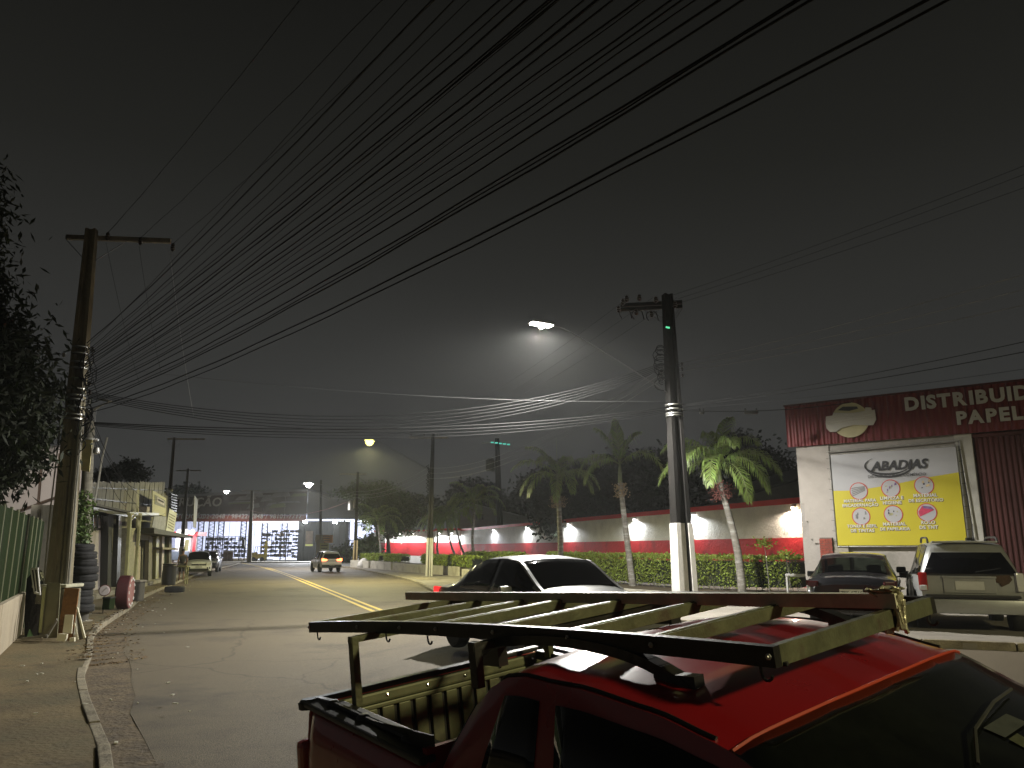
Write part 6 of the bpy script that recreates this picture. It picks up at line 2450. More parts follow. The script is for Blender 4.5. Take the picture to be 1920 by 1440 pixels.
pxquad('sheet', mat('pale_banner_sheet', (.46, .46, .36), .7, var=.1), bn2, ((292, 953), (307, 962), (300, 1005), (283, 1003)), .7, .03)
for k in range(6):
    pxquad('print_line', M_tan, bn2, ((291 - k * .6, 962 + k * 5), (303 - k * .8, 968 + k * 5), (303 - k * .8, 969.6 + k * 5), (291 - k * .6, 963.6 + k * 5)), .72, .01)
bn3 = thing('banner', 'long grey vertical banner at the far end of the workshops', 'banner', loc=spt(330, 960))
pxquad('sheet', mat('grey_banner_sheet', (.34, .34, .32), .7, var=.1), bn3, ((326, 928), (334, 937), (330, 990), (324, 988)), 1.2, .03)
bx = thing('yellow_sign', 'small blank yellow sign at the corner of the workshops', 'sign', loc=spt(318, 1020))
pxquad('plate', mat('yellow_sign_plate', (.42, .40, .14), .6, var=.1), bx, ((316, 1011), (323, 1011), (320, 1033), (313, 1033)), 1.0, .06)
dr = thing('drum', 'black plastic drum at the end of the workshop pavement', 'drum', loc=(-17.2, 39.5, .1))
c = V((at(316, 1090, 40).x, 40, .1))
MB().lathe(c, (0, 0, 1), [(0, .30), (.02, .32), (.45, .34), (.9, .32), (.95, .33), (1.0, .30), (1.0, .05)], 16).build('barrel', M_blackp, dr, smooth=True)
MB().lathe(c + V((0, 0, 1.0)), (0, 0, 1), [(0, .34), (.05, .34)], 16).build('lid', M_dsteel, dr, smooth=True)
# round painted disc leaning at the shop front
rd = thing('round_sign', 'small round sign with a pale rim standing against the workshop column', 'sign', loc=spt(196, 1115))
c = at(197, 1107, 22.9)
MB().lathe(c, (0.25, -1, 0), [(0, .15), (.05, .16), (.06, .12)], 20).build('disc', mat('maroon_disc', (.13, .05, .04), .7), rd, smooth=30)
MB().lathe(c + V((.01, -.055, 0)), (0.25, -1, 0), [(0, .14), (.015, .13), (.016, .10)], 20).build('rim', M_shut, rd, smooth=30)
MB().beam(c + V((-.08, -.075, -.08)), c + V((.1, -.075, .08)), .03, .02).build('slash', M_shut, rd)
MB().tube([c - V((0, 0, .15)), V((c.x, c.y, .1))], .02, 6).build('stem', M_shut, rd)
cr = thing('crate', 'dark square crate standing beside the round sign', 'crate', loc=spt(207, 1125))
c = at(205, 1120, 22.8)
MB().box((c.x, c.y, .36), (.2, .3, .30)).build('box', M_green, cr, bevel=.01)
MB().box((c.x, c.y, .53), (.23, .33, .04)).build('lid', M_dsteel, cr, bevel=.008)
c = at(255, 1110, 28)
st_ = thing('stone_block', 'grey stone block behind the red painted tyre', 'block', loc=(c.x, c.y, .1))
MB().box((c.x, c.y, .42), (.42, .45, .66)).build('stone', M_dconc, st_, bevel=.05)
MB().box((c.x, c.y, .78), (.48, .5, .07)).build('cap', M_conc, st_, bevel=.02)

# ---- tyres
def tyre_mesh(rad=.31, wid=.19, lug=True):
    mb = MB()
    n = 36
    prof = [(-wid / 2, rad * .62), (-wid * .5, rad * .80), (-wid * .46, rad * .93), (-wid * .34, rad * .985), (-wid * .13, rad), (-wid * .11, rad * .975), (wid * .11, rad * .975), (wid * .13, rad), (wid * .34, rad * .985), (wid * .46, rad * .93), (wid * .5, rad * .80), (wid / 2, rad * .62), (wid * .3, rad * .60), (-wid * .3, rad * .60), (-wid / 2, rad * .62)]
    base = len(mb.v)
    for t, r in prof:
        for k in range(n):
            a = 2 * math.pi * k / n
            rr_ = r * (.985 if (lug and k % 3 == 0 and r > rad * .95) else 1)
            mb.v.append(V((math.cos(a) * rr_, math.sin(a) * rr_, t)))
    for i in range(len(prof) - 1):
        for k in range(n):
            a = base + i * n + k
            b = base + i * n + (k + 1) % n
            mb.f.append((a, b, b + n, a + n))
    return mb


ty0 = tyre_mesh().build('tyre', M_black, None, smooth=30)
TY = [(154, 1030), (157, 1044), (158, 1056), (159, 1068), (158, 1081), (154, 1094), (150, 1106), (151, 1118), (153, 1129)]
names = ['topmost', 'second from top', 'third from top', 'fourth from top', 'middle', 'fourth from bottom', 'third from bottom', 'second from bottom', 'bottom']
zt_ = at(154, 1020, 20.5).z
for k, (px, py) in enumerate(TY):
    o = ty0 if k == 0 else ty0.copy()
    if k:
        COL.objects.link(o)
    c = at(px, py, 20.4 + random.uniform(-.04, .04))
    o.location = (c.x, c.y, zt_ - .095 - k * .186)
    o.rotation_euler = (random.uniform(-.05, .05), random.uniform(-.05, .05), random.uniform(0, 6))
    s_ = 1.0 + (.06 if k in (3, 4) else (-.06 if k == 0 else 0))
    o.scale = (s_, s_, 1.0)
    tag(o, 'black tyre, %s one of the tall leaning stack' % names[k], 'tyre', 'stack of used tyres')
    WM[o.name] = Matrix.Identity(4)
zlow = zt_ - .095 - 8 * .186 - .1
c = at(153, 1140, 20.4)
bs = thing('tyre_stand', 'round grey concrete base carrying the stack of tyres', 'base', loc=(c.x, c.y, .1))
MB().lathe((c.x, c.y, 0), (0, 0, 1), [(0.05, .20), (zlow * .5, .18), (zlow, .19)], 16).build('cylinder', M_dconc, bs, smooth=40)
MB().lathe((c.x, c.y, 0), (0, 0, 1), [(0.03, .30), (.12, .28)], 16).build('foot', M_conc, bs, smooth=40)
# painted truck tyre
c = at(234, 1113, 24.3)
ax_ = V((.965, .26, .0)).normalized()
tt = thing('painted_tyre', 'large maroon painted tyre standing upright with pale marks on its face', 'tyre', loc=(c.x, c.y, .1))
MB().lathe((c.x, c.y, .60), ax_, [(-.17, .30), (-.19, .42), (-.15, .49), (0, .50), (.14, .49), (.18, .42), (.165, .30), (.10, .29), (-.1, .29), (-.17, .30)], 40).build('casing', mat('maroon_tyre_paint', (.045, .006, .008), .65, var=.2, scale=4, bump=.3), tt, smooth=35)
MB().lathe((c.x, c.y, .60), ax_, [(.172, .34), (.187, .42), (.165, .475), (.16, .34)], 40).build('pale_ring', mat('pink_white_paint', (.24, .10, .09), .75, var=.3, scale=10), tt, smooth=30)
u_ = V((-ax_.y, ax_.x, 0))
for k in range(12):
    a = 2 * math.pi * k / 12
    q = V((c.x, c.y, .6)) + (u_ * math.cos(a) + V((0, 0, 1)) * math.sin(a)) * .40 + ax_ * .187
    MB().box(q, (.02, .05, .085), rx=a).build('painted_mark', M_limew, tt)
c = at(328, 1100, 33.5)
o = tyre_mesh(.40, .24).build('tyre', M_black, None, smooth=30)
o.location = (c.x, c.y, .1 + .12)
tag(o, 'worn tyre lying flat on the kerb at the far end of the shops', 'tyre')

# ---- scrap leaning round the foot of the left pole
def leaning(name, label, cat, pts, Y, th, m, slope=.06):
    P = [at(x, y, Y) for x, y in pts]
    zm = min(p.z for p in P)
    P = [V((p.x, p.y + (p.z - zm) * slope, p.z)) for p in P]
    c = P[0].copy()
    for p in P[1:]:
        c += p
    c /= len(P)
    o = MB().add(P + [p + V((0, th, 0)) for p in P], [tuple(range(len(P))), tuple(range(2 * len(P) - 1, len(P) - 1, -1))] + [(i, i + len(P), (i + 1) % len(P) + len(P), (i + 1) % len(P)) for i in range(len(P))])
    ob = o.build(name, m, None, bevel=.004)
    ob.data.transform(Matrix.Translation(-c))
    ob.location = c
    return tag(ob, label, cat)


M_ply = mat('brown_water_stained_chipboard', (.20, .095, .028), .85, var=.35, scale=3.5, bump=.4, bscale=25, col2=(.10, .05, .018), mix=.4, mscale=3)
leaning('chipboard_sheet', 'brown water stained chipboard sheet leaning on the foot of the left pole', 'board', ((118, 1102), (145, 1104), (135, 1201), (106, 1201)), 16.1, .03, M_ply)
leaning('laminate_board', 'small white panel with two screw holes leaning on the brown chipboard', 'panel', ((120.5, 1153), (136, 1153), (134, 1188), (117, 1187)), 15.9, .025, mat('cream_laminate', (.58, .55, .42), .6, var=.08))
leaning('broken_panel', 'broken cream slab lying low in front of the brown chipboard', 'panel', ((108, 1188), (125, 1189), (124, 1197), (121, 1203), (105, 1202)), 15.7, .05, MATS['cream_laminate'])
leaning('panel_fragment', 'pale fragment right of the broken cream slab', 'panel', ((130, 1196), (139, 1195), (139, 1203), (130, 1203)), 15.75, .05, MATS['cream_laminate'])
leaning('white_batten', 'longer white batten leaning right of the chipboard', 'batten', ((141, 1139), (143.5, 1139), (160, 1196), (156, 1198)), 16.0, .03, MATS['cream_laminate'])
leaning('white_batten', 'shorter white batten close to the chipboard edge', 'batten', ((137.5, 1168), (139.5, 1168), (147, 1199), (144, 1200)), 15.95, .03, MATS['cream_laminate'])
leaning('dark_board', 'dark narrow board between the two white battens', 'board', ((141, 1148), (144, 1146), (156, 1198), (148, 1200)), 16.15, .02, M_wood)
leaning('olive_panel', 'olive grey sheet leaning against the pole plinth', 'board', ((84, 1092), (110, 1094), (107, 1195), (80, 1196)), 16.35, .02, mat('olive_sheet', (.15, .145, .085), .85, var=.2))
leaning('dark_plank', 'dark timber offcut tilted against the olive sheet', 'plank', ((104, 1160), (106, 1164), (87, 1197), (82, 1197)), 16.1, .04, M_wood)
leaning('yellow_strip', 'narrow yellow green strip standing left of the plinth', 'strip', ((77, 1100), (83, 1100), (77, 1186), (72, 1186)), 16.3, .02, mat('yellow_green_board', (.30, .31, .15), .85, var=.15))
lv = thing('louvre_panel', 'white louvred panel propped between fence and pole', 'panel', loc=at(66, 1090, 16.2))
for k in range(5):
    a, b = at(58.5 + k * 3, 1068 - k * .2, 16.2), at(65 + k * 2.5, 1110 + k * .4, 16.2)
    MB().beam(a, b, .022, .03, up=(0, 1, 0)).build('slat', M_limew if k % 2 == 0 else M_dark, lv)
MB().beam(at(58, 1067, 16.15), at(72, 1066, 16.15), .03, .04).build('top_frame', M_limew, lv)
MB().beam(at(65, 1111, 16.15), at(76, 1114, 16.15), .03, .04).build('bottom_frame', M_limew, lv)
leaning('black_sheet', 'black plastic sheeting bunched between the low wall and the pole', 'plastic sheet', ((46, 1085), (60, 1070), (76, 1110), (74, 1160), (70, 1195), (46, 1196), (44, 1150)), 16.6, .3, mat('black_sheeting', (.008, .008, .009), .35, var=.3, scale=8, bump=1.5, bscale=8))
leaning('green_scrap', 'small green plastic scrap at the foot of the black sheeting', 'scrap', ((54, 1180), (61, 1194), (50, 1195)), 16.2, .04, mat('green_plastic', (.10, .22, .10), .5))
leaning('timber_scrap', 'low dark timber lying across the foot of the wall', 'timber', ((38, 1196), (84, 1190), (86, 1194), (40, 1200)), 16.0, .08, M_wood)

# cables from the poles to the workshops
for k, (a, b, Y0, Y1, sg) in enumerate((((170, 775), (310, 962), 17, 36, .9), ((170, 790), (300, 935), 17, 34, .6), ((168, 800), (262, 918), 17, 26, .3), ((172, 808), (236, 950), 17, 25, .25))):
    cable('cable', ['thin cable dropping from the left pole to the far workshops', 'thin cable to the upper floor of the workshops', 'short cable from the left pole to the yellow banner', 'short cable from the left pole to the awning'][k], hang(at(*a, Y0), at(*b, Y1), sg, 14), .010)

# pedestrian
def figure(name, label, pos, heading, pose):
    t = thing(name, label, 'person', loc=pos, rz=heading)
    J, E, Rr = pose

    def skin_obj(nm, idx, m, grow=0.0):
        me = bpy.data.meshes.new(nm)
        mp = {}
        vs, es = [], []
        for (a, b) in E:
            if a in idx and b in idx:
                for q in (a, b):
                    if q not in mp:
                        mp[q] = len(vs)
                        vs.append(J[q])
                es.append((mp[a], mp[b]))
        me.from_pydata(vs, es, [])
        o = bpy.data.objects.new(nm, me)
        COL.objects.link(o)
        o.parent = t
        sk = o.modifiers.new('skin', 'SKIN')
        sk.use_smooth_shade = True
        if not me.skin_vertices:
            bm = bmesh.new()
            bm.from_mesh(me)
            bm.verts.layers.skin.verify()
            bm.to_mesh(me)
            bm.free()
        for q, i in mp.items():
            r = Rr[q]
            d = me.skin_vertices[0].data[i]
            d.radius = (r[0] + grow, r[1] + grow)
            d.use_root = q == idx[0]
        su = o.modifiers.new('smooth', 'SUBSURF')
        su.levels = su.render_levels = 2
        me.materials.append(m)
        return o
    return t, skin_obj


J = {'pelvis': (0, 0, .93), 'belly': (0, 0, 1.08), 'chest': (.02, 0, 1.30), 'neck': (.03, 0, 1.46), 'head0': (.05, 0, 1.56), 'head1': (.06, 0, 1.66), 'head2': (.05, 0, 1.73)}
for s, n in ((1, 'l'), (-1, 'r')):
    st = s * .16
    J.update({'sh' + n: (.02, s * .18, 1.38), 'el' + n: (.0 - s * .08, s * .24, 1.12), 'wr' + n: (.12 - s * .08, s * .22, .90), 'hd' + n: (.15 - s * .08, s * .22, .82),
              'hp' + n: (0, s * .09, .88), 'kn' + n: (.05 + st * .6, s * .10, .50), 'an' + n: (-.02 + st * 1.3, s * .10, .09), 'to' + n: (.12 + st * 1.3, s * .11, .05)})
E_ = [('pelvis', 'belly'), ('belly', 'chest'), ('chest', 'neck'), ('neck', 'head0'), ('head0', 'head1'), ('head1', 'head2')]
Rr = {'pelvis': (.13, .15), 'belly': (.12, .15), 'chest': (.13, .18), 'neck': (.055, .055), 'head0': (.075, .07), 'head1': (.095, .08), 'head2': (.06, .055)}
for n in 'lr':
    E_ += [('chest', 'sh' + n), ('sh' + n, 'el' + n), ('el' + n, 'wr' + n), ('wr' + n, 'hd' + n), ('pelvis', 'hp' + n), ('hp' + n, 'kn' + n), ('kn' + n, 'an' + n), ('an' + n, 'to' + n)]
    Rr.update({'sh' + n: (.06, .06), 'el' + n: (.043, .043), 'wr' + n: (.03, .03), 'hd' + n: (.035, .025), 'hp' + n: (.085, .085), 'kn' + n: (.055, .055), 'an' + n: (.038, .038), 'to' + n: (.035, .04)})
c = at(339, 1091, 45)
pt, sk = figure('person', 'person in dark shirt and shorts walking away along the left pavement', (c.x, c.y, .1), R(115), (J, E_, Rr))
sk('body', ['pelvis'] + [k for k in J if k != 'pelvis'], mat('brown_skin', (.16, .085, .055), .6, var=.1))
sk('shirt', ['chest', 'belly', 'shl', 'shr', 'pelvis'], mat('dark_shirt', (.02, .02, .025), .9, var=.2), .022)
sk('shorts', ['pelvis', 'hpl', 'hpr', 'knl', 'knr'], mat('dark_shorts', (.03, .028, .025), .9, var=.2), .022)
MB().lathe((J['head2'][0] - .01, 0, 1.655), (0, 0, 1), [(0, .098), (.05, .10), (.10, .075), (.125, .02)], 14).build('hair', M_blackp, pt, local=True, smooth=True)
# low trestle in front of the person
tr = thing('trestle', 'low pale trestle table in front of the walking person', 'trestle', loc=(at(338, 1096, 41).x, 41, .1))
a, b = at(322, 1062, 41), at(353, 1062, 41)
MB().beam(a, b, .3, .07).build('top', M_ywp, tr, bevel=.01)
for q in (a, b):
    for dy in (-.12, .12):
        MB().beam(q + V((.05 if q is a else -.05, dy, 0)), V((q.x + (.05 if q is a else -.05), q.y + dy, .1)), .05, .05, up=(0, 1, 0)).build('leg', M_ywp, tr)
# ------------------------------------------------------------------ building materials yard far down the road
YF = 124.0


def ap(x, y, Y=YF):
    return at(x, y, Y)


yd = thing('depot', 'huge open sided building materials depot with red brown banner and lit interior', 'building', loc=(-35, YF, 0))
xL, xR = ap(285, 978).x, ap(574, 978).x
zb_, zt_L, zt_R = ap(400, 978).z, ap(330, 934).z, ap(570, 920).z
M_ban = mat('faded_dark_banner', (.065, .045, .035), .7, var=.35, scale=.25, col2=(.13, .12, .10), mix=.35, mscale=.22)
M_banr = mat('rust_red_banner_strip', (.20, .055, .035), .7, var=.25, scale=.4)
M_hang = mat('grey_hangar_sheet', (.20, .20, .20), .7, var=.15, scale=.3)
zs = ap(400, 966).z
np_ = 7
for k in range(np_):
    t0, t1 = k / np_, (k + 1) / np_
    x0, x1 = xL + (xR - xL) * t0, xL + (xR - xL) * t1
    MB().prism([(x0, zs + .03), (x1 - .05, zs + .03), (x1 - .05, zt_L + (zt_R - zt_L) * t1), (x0, zt_L + (zt_R - zt_L) * t0)], (0, YF, 0), (1, 0, 0), (0, 0, 1), (0, .2, 0)).build('banner_panel', M_ban, yd)
    MB().prism([(x0, zb_), (x1 - .05, zb_), (x1 - .05, zs), (x0, zs)], (0, YF - .1, 0), (1, 0, 0), (0, 0, 1), (0, .3, 0)).build('banner_strip', M_banr, yd)
MB().prism([(xL, zt_L - .05), (xR, zt_R - .05), (xR, zt_R + .35), (xL, zt_L + .35)], (0, YF - .2, 0), (1, 0, 0), (0, 0, 1), (0, 30, 0)).build('roof', M_hang, yd)
xE = ap(690, 978).x
MB().prism([(xR + .1, zb_ + .4), (xE, zb_ + .4), (xE, ap(690, 935).z), (xR + .1, ap(575, 922).z)], (0, YF, 0), (1, 0, 0), (0, 0, 1), (0, .3, 0)).build('side_fascia', M_hang, yd)
M_ltr = mat('faded_cream_letters', (.38, .35, .30), .7)
tx = text_mb('CONSTRUÇÃO', 1.9, (ap(416, 948).x, YF - .25, ap(400, 949).z), (1, 0, 0), (0, 0, 1), depth=.1, bold=.02, align='RIGHT', shear=.15, spacing=1.05)
tx.build('big_lettering', M_ltr, yd)
text_mb('CONSTRUÇÃO', 1.05, (ap(387, 972).x, YF - .2, ap(400, 972.5).z), (1, 0, 0), (0, 0, 1), depth=.05, bold=.015, align='RIGHT', shear=.1, spacing=1.15).build('small_lettering', M_ltr, yd)
text_mb('99202-2048 / 98422-7848 / 98101-7717', .98, (ap(566, 972).x, YF - .2, ap(400, 972).z), (1, 0, 0), (0, 0, 1), depth=.05, bold=.012, align='RIGHT', shear=.1, spacing=1.08).build('phone_lettering', M_ltr, yd)
rr = random.Random(9)
for k in range(12):
    x = ap(rr.uniform(425, 560), 950).x
    z = ap(0, rr.uniform(930, 960)).z
    w, h = rr.uniform(1.5, 4.5), rr.uniform(.25, 1.0)
    MB().prism([(x, z), (x + w, z + h * .3), (x + w * .9, z + h), (x + w * .2, z + h * .8)], (0, YF - .1 - .004 * k, 0), (1, 0, 0), (0, 0, 1), (0, .05, 0)).build('faded_print', [mat('faded_print_grey', (.16, .15, .14), .7, var=.3, scale=.8), mat('faded_print_olive', (.12, .13, .05), .7, var=.3, scale=.8)][k % 4 == 1], yd)
# back wall of the hall, in sheets, strongly lit
YB = 150
M_lit = mat('white_translucent_sheet', (.62, .65, .78), .6, var=.05, scale=.3)
x0 = ap(300, 980, YB).x
x1 = ap(705, 980, YB).x
nsh = 34
for k in range(nsh):
    a = x0 + (x1 - x0) * k / nsh
    MB().box((a + (x1 - x0) / nsh / 2, YB + (.08 if k % 2 else 0), 4.2), ((x1 - x0) / nsh - .06, .1, 8.4)).build('back_sheet', M_lit, yd)
for px in (376, 396, 414, 456, 496, 533, 650):
    c = ap(px, 1000, YF + 1)
    for dx in (-.42, .42):
        MB().box((c.x + dx, c.y, 3.1), (.14, .14, 6.2)).build('column_leg', M_dsteel, yd)
    mb = MB()
    for k in range(10):
        z = .3 + k * .58
        mb.beam((c.x - .42, c.y, z), (c.x + .42, c.y, z + .29), .06, .06, up=(0, 1, 0))
        mb.beam((c.x + .42, c.y, z + .29), (c.x - .42, c.y, z + .58), .06, .06, up=(0, 1, 0))
    mb.build('lacing', M_dsteel, yd)
# ceiling lamps inside
M_tubel = emit_mat('fluorescent_tube', (.88, .92, 1), 12)
for k, px in enumerate((340, 420, 500, 560, 640, 680)):
    c = ap(px, 978, 136)
    t = thing('hall_lamp', ['hall lamp far left under the depot roof', 'second hall lamp from the left under the depot roof', 'third hall lamp from the left under the depot roof', 'fourth hall lamp from the left under the depot roof', 'fifth hall lamp from the left under the depot roof', 'hall lamp far right under the depot roof'][k], 'ceiling lamp', loc=(c.x, c.y, 6.6))
    MB().box((c.x, c.y, 6.62), (3.0, .3, .12)).build('housing', M_galv, t)
    MB().box((c.x, c.y, 6.52), (2.9, .22, .07)).build('tube', M_tubel, t)
    lamp('hall_light', 'AREA', (c.x, c.y, 6.4), 2000, (.80, .84, 1), t, size=3.0, aim=(c.x, c.y + 7, 1.0))
# bright strip under the eaves with two floodlights
MB().box(((ap(540, 0).x + ap(650, 0).x) / 2, YF - 1.4, ap(0, 979.5).z), (ap(650, 0).x - ap(540, 0).x, .12, .28)).build('light_strip', emit_mat('eaves_light_strip', (.95, .97, 1), 2.2), yd)
db = thing('site_office', 'dark grey site office block under the floodlights', 'building', loc=ap(600, 1048, 120))
oL, oR = ap(558, 1000, 120).x, ap(647, 1000, 120).x
M_off = mat('dark_grey_cladding', (.05, .055, .06), .7, var=.25, scale=.5)
for k in range(8):
    a = oL + (oR - oL) * k / 8
    MB().box((a + (oR - oL) / 16, 121.5 + (.04 if k % 2 else 0), 3.0), ((oR - oL) / 8 - .04, 2.4, 6.0)).build('cladding_panel', M_off, db)
f = MB().box((ap(579, 1010, 120).x, 120.2, ap(0, 1010, 120).z), (1.1, .1, 2.3)).build('window', mat('dim_window', (.22, .16, .12), .6, var=.4, scale=1.5), db)
MB().box((ap(579, 1023, 120).x, 120.1, ap(0, 1022, 120).z), (1.1, .1, .25)).build('sill', emit_mat('dim_yellow_sill', (.7, .75, .25), .6), f)
M_flood = emit_mat('floodlight_glass', (.95, .97, 1), 160)
for k, px in enumerate((573, 629)):
    c = ap(px, 978.5, 119)
    t = thing('floodlight', '%s dazzling floodlight on the dark site office' % ('left' if k == 0 else 'right'), 'floodlight', loc=c)
    MB().box(c, (.7, .25, .5)).build('body', M_dsteel, t, bevel=.03)
    MB().box(c + V((0, -.15, 0)), (.56, .05, .38)).build('glass', M_flood, t)
    lamp('flood_beam', 'SPOT', c + V((0, -.25, 0)), 14000, (.93, .96, 1), t, size=.25, aim=c + V((2, -20, -9)), spot=R(140), blend=.9)
# goods: racks, pallets, forklift, sacks
cols = [mat('goods_' + n_, c_, .75, var=.25, scale=2) for n_, c_ in (('grey', (.25, .25, .25)), ('black', (.03, .03, .03)), ('brown', (.20, .12, .07)), ('white', (.6, .6, .6)), ('blue', (.12, .15, .2)), ('tan', (.42, .33, .24)), ('green', (.10, .14, .07)))]


def goods(name, label, cat, x0, x1, y0, y1, Y, nx, nz, pal, gap=.3, seed=1, frame=True):
    a, b = at(x0, y1, Y), at(x1, y0, Y)
    t = thing(name, label, cat, loc=(a.x, Y, 0))
    rr = random.Random(seed)
    z0, z1 = max(.05, a.z), b.z
    for i in range(nx):
        for j in range(nz):
            if rr.random() < gap:
                continue
            w, h = (b.x - a.x) / nx, (z1 - z0) / nz
            MB().box((a.x + (i + .5) * w + rr.uniform(-.1, .1) * w, Y + rr.uniform(0, .5), z0 + j * h + h * rr.uniform(.3, .48)), (w * rr.uniform(.45, .9), .7, h * rr.uniform(.35, .85)), rz=rr.uniform(-.2, .2)).build('package', cols[rr.choice(pal)], t)
    if frame:
        for j in range(nz + 1):
            MB().box(((a.x + b.x) / 2, Y + .3, z0 + (z1 - z0) * j / nz), (b.x - a.x, .9, .07)).build('shelf', M_dsteel, t)
        for i in range(0, nx + 1, 2):
            MB().box((a.x + (b.x - a.x) * i / nx, Y - .1, (z0 + z1) / 2), (.10, .1, z1 - z0)).build('upright', M_dsteel, t)
    return t


goods('storage_rack', 'crowded storage rack left of the lattice columns in the depot', 'rack', 384, 412, 1006, 1044, 133, 8, 5, (0, 1, 3, 4, 1), seed=1)
goods('storage_rack', 'crowded storage rack in the middle of the depot', 'rack', 412, 462, 1006, 1044, 134, 14, 5, (0, 1, 3, 4, 1, 1), seed=2)
goods('goods_stack', 'pale sacks piled high beside the forklift', 'stack', 488, 500, 998, 1044, 129, 2, 6, (5, 3), gap=0, seed=3, frame=False)
goods('storage_rack', 'dark rack stuffed with rolls and timber right of the forklift', 'rack', 500, 546, 998, 1044, 126, 11, 6, (1, 6, 2, 1, 0, 5), gap=.12, seed=4)
goods('goods_stack', 'bundles stacked on top of the dark rack', 'stack', 508, 560, 992, 999, 127, 9, 1, (5, 2, 0), gap=.1, seed=6, frame=False)
goods('goods_stack', 'grey bundles piled against the site office', 'stack', 546, 562, 1000, 1046, 125, 3, 7, (0, 0, 4), gap=.05, seed=5, frame=False)
goods('goods_stack', 'row of white packages on the depot floor', 'stack', 462, 480, 1034, 1046, 122, 5, 2, (3, 3, 6), gap=.1, seed=7, frame=False)
goods('goods_stack', 'low packages left of the wooden boxes', 'stack', 370, 392, 1030, 1046, 124, 5, 2, (0, 3, 0), gap=.1, seed=8, frame=False)
bxs = thing('wooden_box', 'pair of brown wooden boxes with white wrapped tops in the depot', 'boxes', loc=at(428, 1044, 116))
for k in range(2):
    c = at(424 + k * 8.5, 1036, 116)
    MB().box((c.x, 116, .75), (.62, .6, 1.3)).build('side', cols[2], bxs, bevel=.02)
    MB().box((c.x, 116, 1.5), (.68, .65, .26)).build('wrap', cols[3], bxs, bevel=.05)
fl = thing('forklift', 'yellow forklift parked beside the pale sacks in the depot', 'forklift', loc=at(486, 1043, 118))
c = at(486, 1043, 118)
c.z = 0
M_yel = mat('forklift_yellow', (.62, .48, .06), .5, var=.15)
MB().box(c + V((0, 0, .75)), (2.0, 1.1, .7)).build('chassis', M_yel, fl, bevel=.12)
MB().prism([(-1.0, .9), (-.3, .9), (-.45, 1.35), (-.95, 1.25)], c + V((0, -.55, 0)), (1, 0, 0), (0, 0, 1), (0, 1.1, 0)).build('counterweight', M_yel, fl, bevel=.04)
for dx in (-.6, .55):
    for dy in (-.5, .5):
        MB().beam(c + V((dx, dy, 1.0)), c + V((dx * .8, dy, 2.1)), .08, .08, up=(0, 1, 0)).build('cab_post', M_blackp, fl)
MB().box(c + V((0, 0, 2.15)), (1.2, 1.1, .08)).build('overhead_guard', M_yel, fl, bevel=.02)
MB().beam(c + V((.95, 0, .2)), c + V((.95, 0, 3.0)), .22, .8, up=(0, 1, 0)).build('mast', M_yel, fl, bevel=.02)
for dy in (-.3, .3):
    MB().box(c + V((1.5, dy, .3)), (1.0, .12, .06)).build('fork', M_dsteel, fl)
for dx in (-.65, .6):
    for dy in (-.5, .5):
        MB().lathe(c + V((dx, dy - .1, .32)), (0, 1, 0), [(0, .2), (0, .32), (.2, .32), (.2, .2)], 14).build('wheel', M_black, fl)
# red and white kiosk at the left of the yard
ki = thing('kiosk', 'white service kiosk with red canopy at the left end of the depot', 'kiosk', loc=at(350, 1050, 100))
a, b = at(322, 1005, 100), at(371, 997, 100)
MB().para((a.x, 100, a.z), (b.x - a.x, 0, 0), (0, 3, 0), (0, 0, b.z - a.z)).build('canopy', mat('kiosk_red', (.60, .02, .04), .5, var=.08), ki, bevel=.02)
for k in range(3):
    MB().lathe((a.x + (b.x - a.x) * (.3 + .25 * k), 99.95, b.z - .05), (0, -1, 0), [(0, .38), (.03, .38)], 20).build('white_emblem', M_limew, ki)
MB().box(((a.x + b.x) / 2 - .3, 101.5, a.z / 2 + .1), (b.x - a.x - 1.4, 2.2, a.z - .2)).build('cabin', mat('kiosk_white', (.62, .62, .64), .6, var=.05), ki)
MB().box((b.x - .45, 100.4, a.z / 2), (.35, .35, a.z)).build('red_post', MATS['kiosk_red'], ki)
MB().box(((a.x + b.x) / 2 - .5, 100.36, 1.0), (2.2, .05, 1.1)).build('counter', cols[4], ki)
lamp('kiosk_light', 'POINT', ((a.x + b.x) / 2 - .3, 98.8, a.z - .3), 900, (1, .96, .95), ki, size=.3)
# orange sign and notice on a pillar
sg = thing('pillar_sign', 'orange and cream sign board on a pillar behind the white hatchback', 'sign', loc=at(605, 1052, 101))
a, b = at(591, 1017.5, 100), at(624, 1003, 100)
MB().para((a.x, 100, a.z), ((b.x - a.x) * .42, 0, 0), (0, .2, 0), (0, 0, b.z - a.z)).build('cream_board', mat('cream_board', (.48, .44, .33), .6, var=.1), sg)
MB().para((a.x + (b.x - a.x) * .43, 100, a.z), ((b.x - a.x) * .57, 0, 0), (0, .2, 0), (0, 0, b.z - a.z)).build('orange_board', mat('orange_board', (.50, .24, .08), .6, var=.1), sg)
for k in range(3):
    MB().box((a.x + (b.x - a.x) * .62, 99.97, a.z + .25 + k * .28), (.9, .03, .09)).build('print_line', M_ban, sg)
MB().box((at(600, 1030, 100).x, 100.1, at(0, 1030, 100).z), (.9, .3, 2.4)).build('pillar', mat('cream_pillar', (.40, .37, .27), .7, var=.1), sg)
MB().box((at(608, 1028, 99.8).x, 99.8, at(0, 1028, 100).z), (1.1, .06, 1.3)).build('notice', mat('yellow_notice', (.38, .37, .16), .7, var=.2, scale=2), sg)
for k in range(3):
    MB().box((at(608, 1028, 99.8).x, 99.75, at(0, 1028, 100).z - .35 + k * .35), (.8, .03, .09)).build('notice_line', M_ban, sg)
MB().tube([at(601, 1003, 100.1), V((at(601, 1003, 100.1).x, 100.1, 0))], .12, 8).build('post', M_conc, sg)
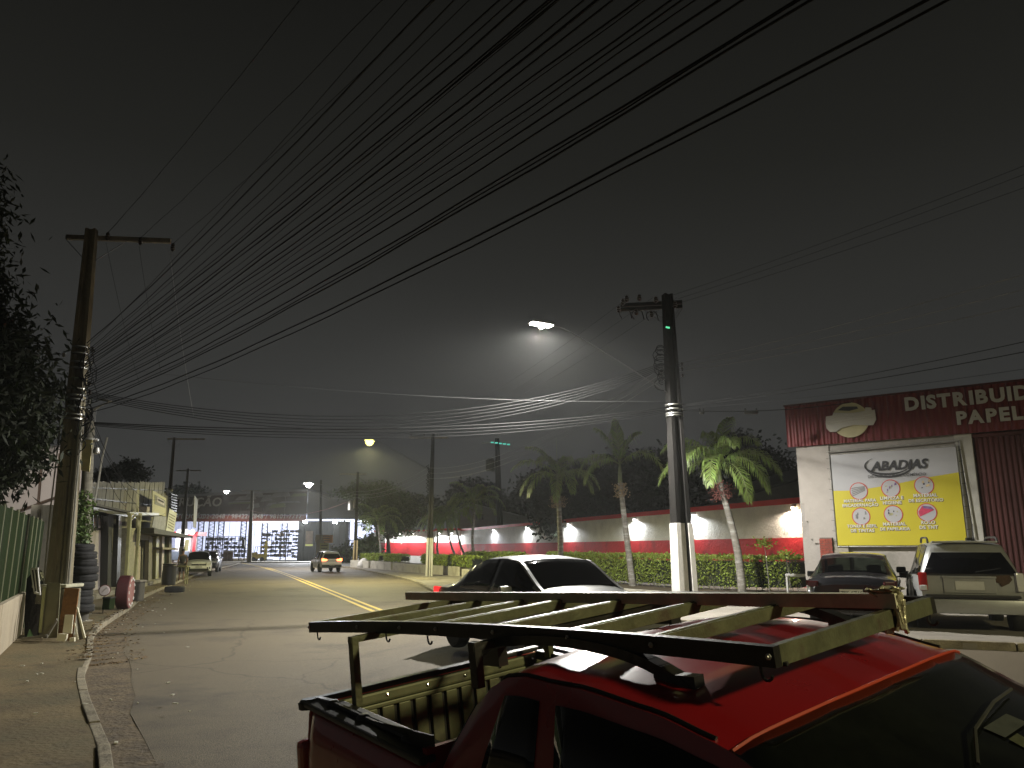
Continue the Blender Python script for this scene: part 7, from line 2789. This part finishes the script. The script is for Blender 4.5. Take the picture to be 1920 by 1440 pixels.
# dark fence right of the office and iron gate
yf = thing('yard_gate', 'dark iron gate and fence between the site office and the far wall', 'gate', loc=at(680, 1050, 106))
a, b = at(648, 1013, 106), at(715, 1013, 106)
for z in (a.z, .4):
    MB().beam((a.x, 106, z), (b.x, 106, z), .08, .08).build('rail', M_dsteel, yf)
for k in range(26):
    x = a.x + (b.x - a.x) * k / 25
    MB().box((x, 106, a.z / 2), (.06, .06, a.z)).build('bar', M_dsteel, yf)
tree('shaggy dark bush in front of the iron gate', V((at(668, 1050, 90).x, 90, 0)), clump_px([(675, 1035, 12, 16), (690, 1020, 14, 20), (700, 1040, 12, 14)], 90), 1700, .5, LF_dark2, seed=63, name='shrub', trunk_r=.1, long=.5)
tree('dark bushes against the site office', V((at(625, 1050, 104).x, 104, 0)), clump_px([(640, 1040, 16, 12), (625, 1045, 14, 9), (655, 1038, 12, 14)], 104), 1500, .5, LF_dark, seed=64, name='shrub', trunk_r=.1, long=.5)
rk_ = thing('white_boulder', 'whitewashed boulder beside the transformer pole', 'boulder', loc=at(682, 1066, 77))
c = at(682, 1062, 77)
mb = MB().lathe((c.x, c.y, 0), (0, 0, 1), [(0, .55), (.3, .62), (.7, .45), (.95, .2), (1.0, .01)], 10)
for v_ in mb.v:
    v_ += V((noise.noise(v_ * 1.3), noise.noise(v_ * 1.7 + V((3, 3, 3))), 0)) * .15
mb.build('stone', M_limew, rk_, smooth=True)
# bumpers of low apron edging on the right side of the road
ed = strip('driveway_apron', [(-9.9, 62.0), (-6.4, 50), (-5.2, 46.8)], [(-8.6, 62.6), (-5.2, 50.5), (-4.2, 47.2)], M_kerb, .10, n=16, k=3)

# ------------------------------------------------------------------ humid night air
hz = MB().box((0, 95, 14), (400, 260, 30)).build('haze', None, None)
hz.data.transform(Matrix.Identity(4))
tag(hz, kind='stuff')
mh = bpy.data.materials.new('humid_air')
mh.use_nodes = True
N, L = mh.node_tree.nodes, mh.node_tree.links
N.remove(N['Principled BSDF'])
pv = N.new('ShaderNodeVolumePrincipled')
pv.inputs['Color'].default_value = (.9, .92, .9, 1)
pv.inputs['Density'].default_value = 0.0006
pv.inputs['Anisotropy'].default_value = 0.35
L.new(pv.outputs[0], N['Material Output'].inputs['Volume'])
hz.data.materials.append(mh)
HAZE = hz
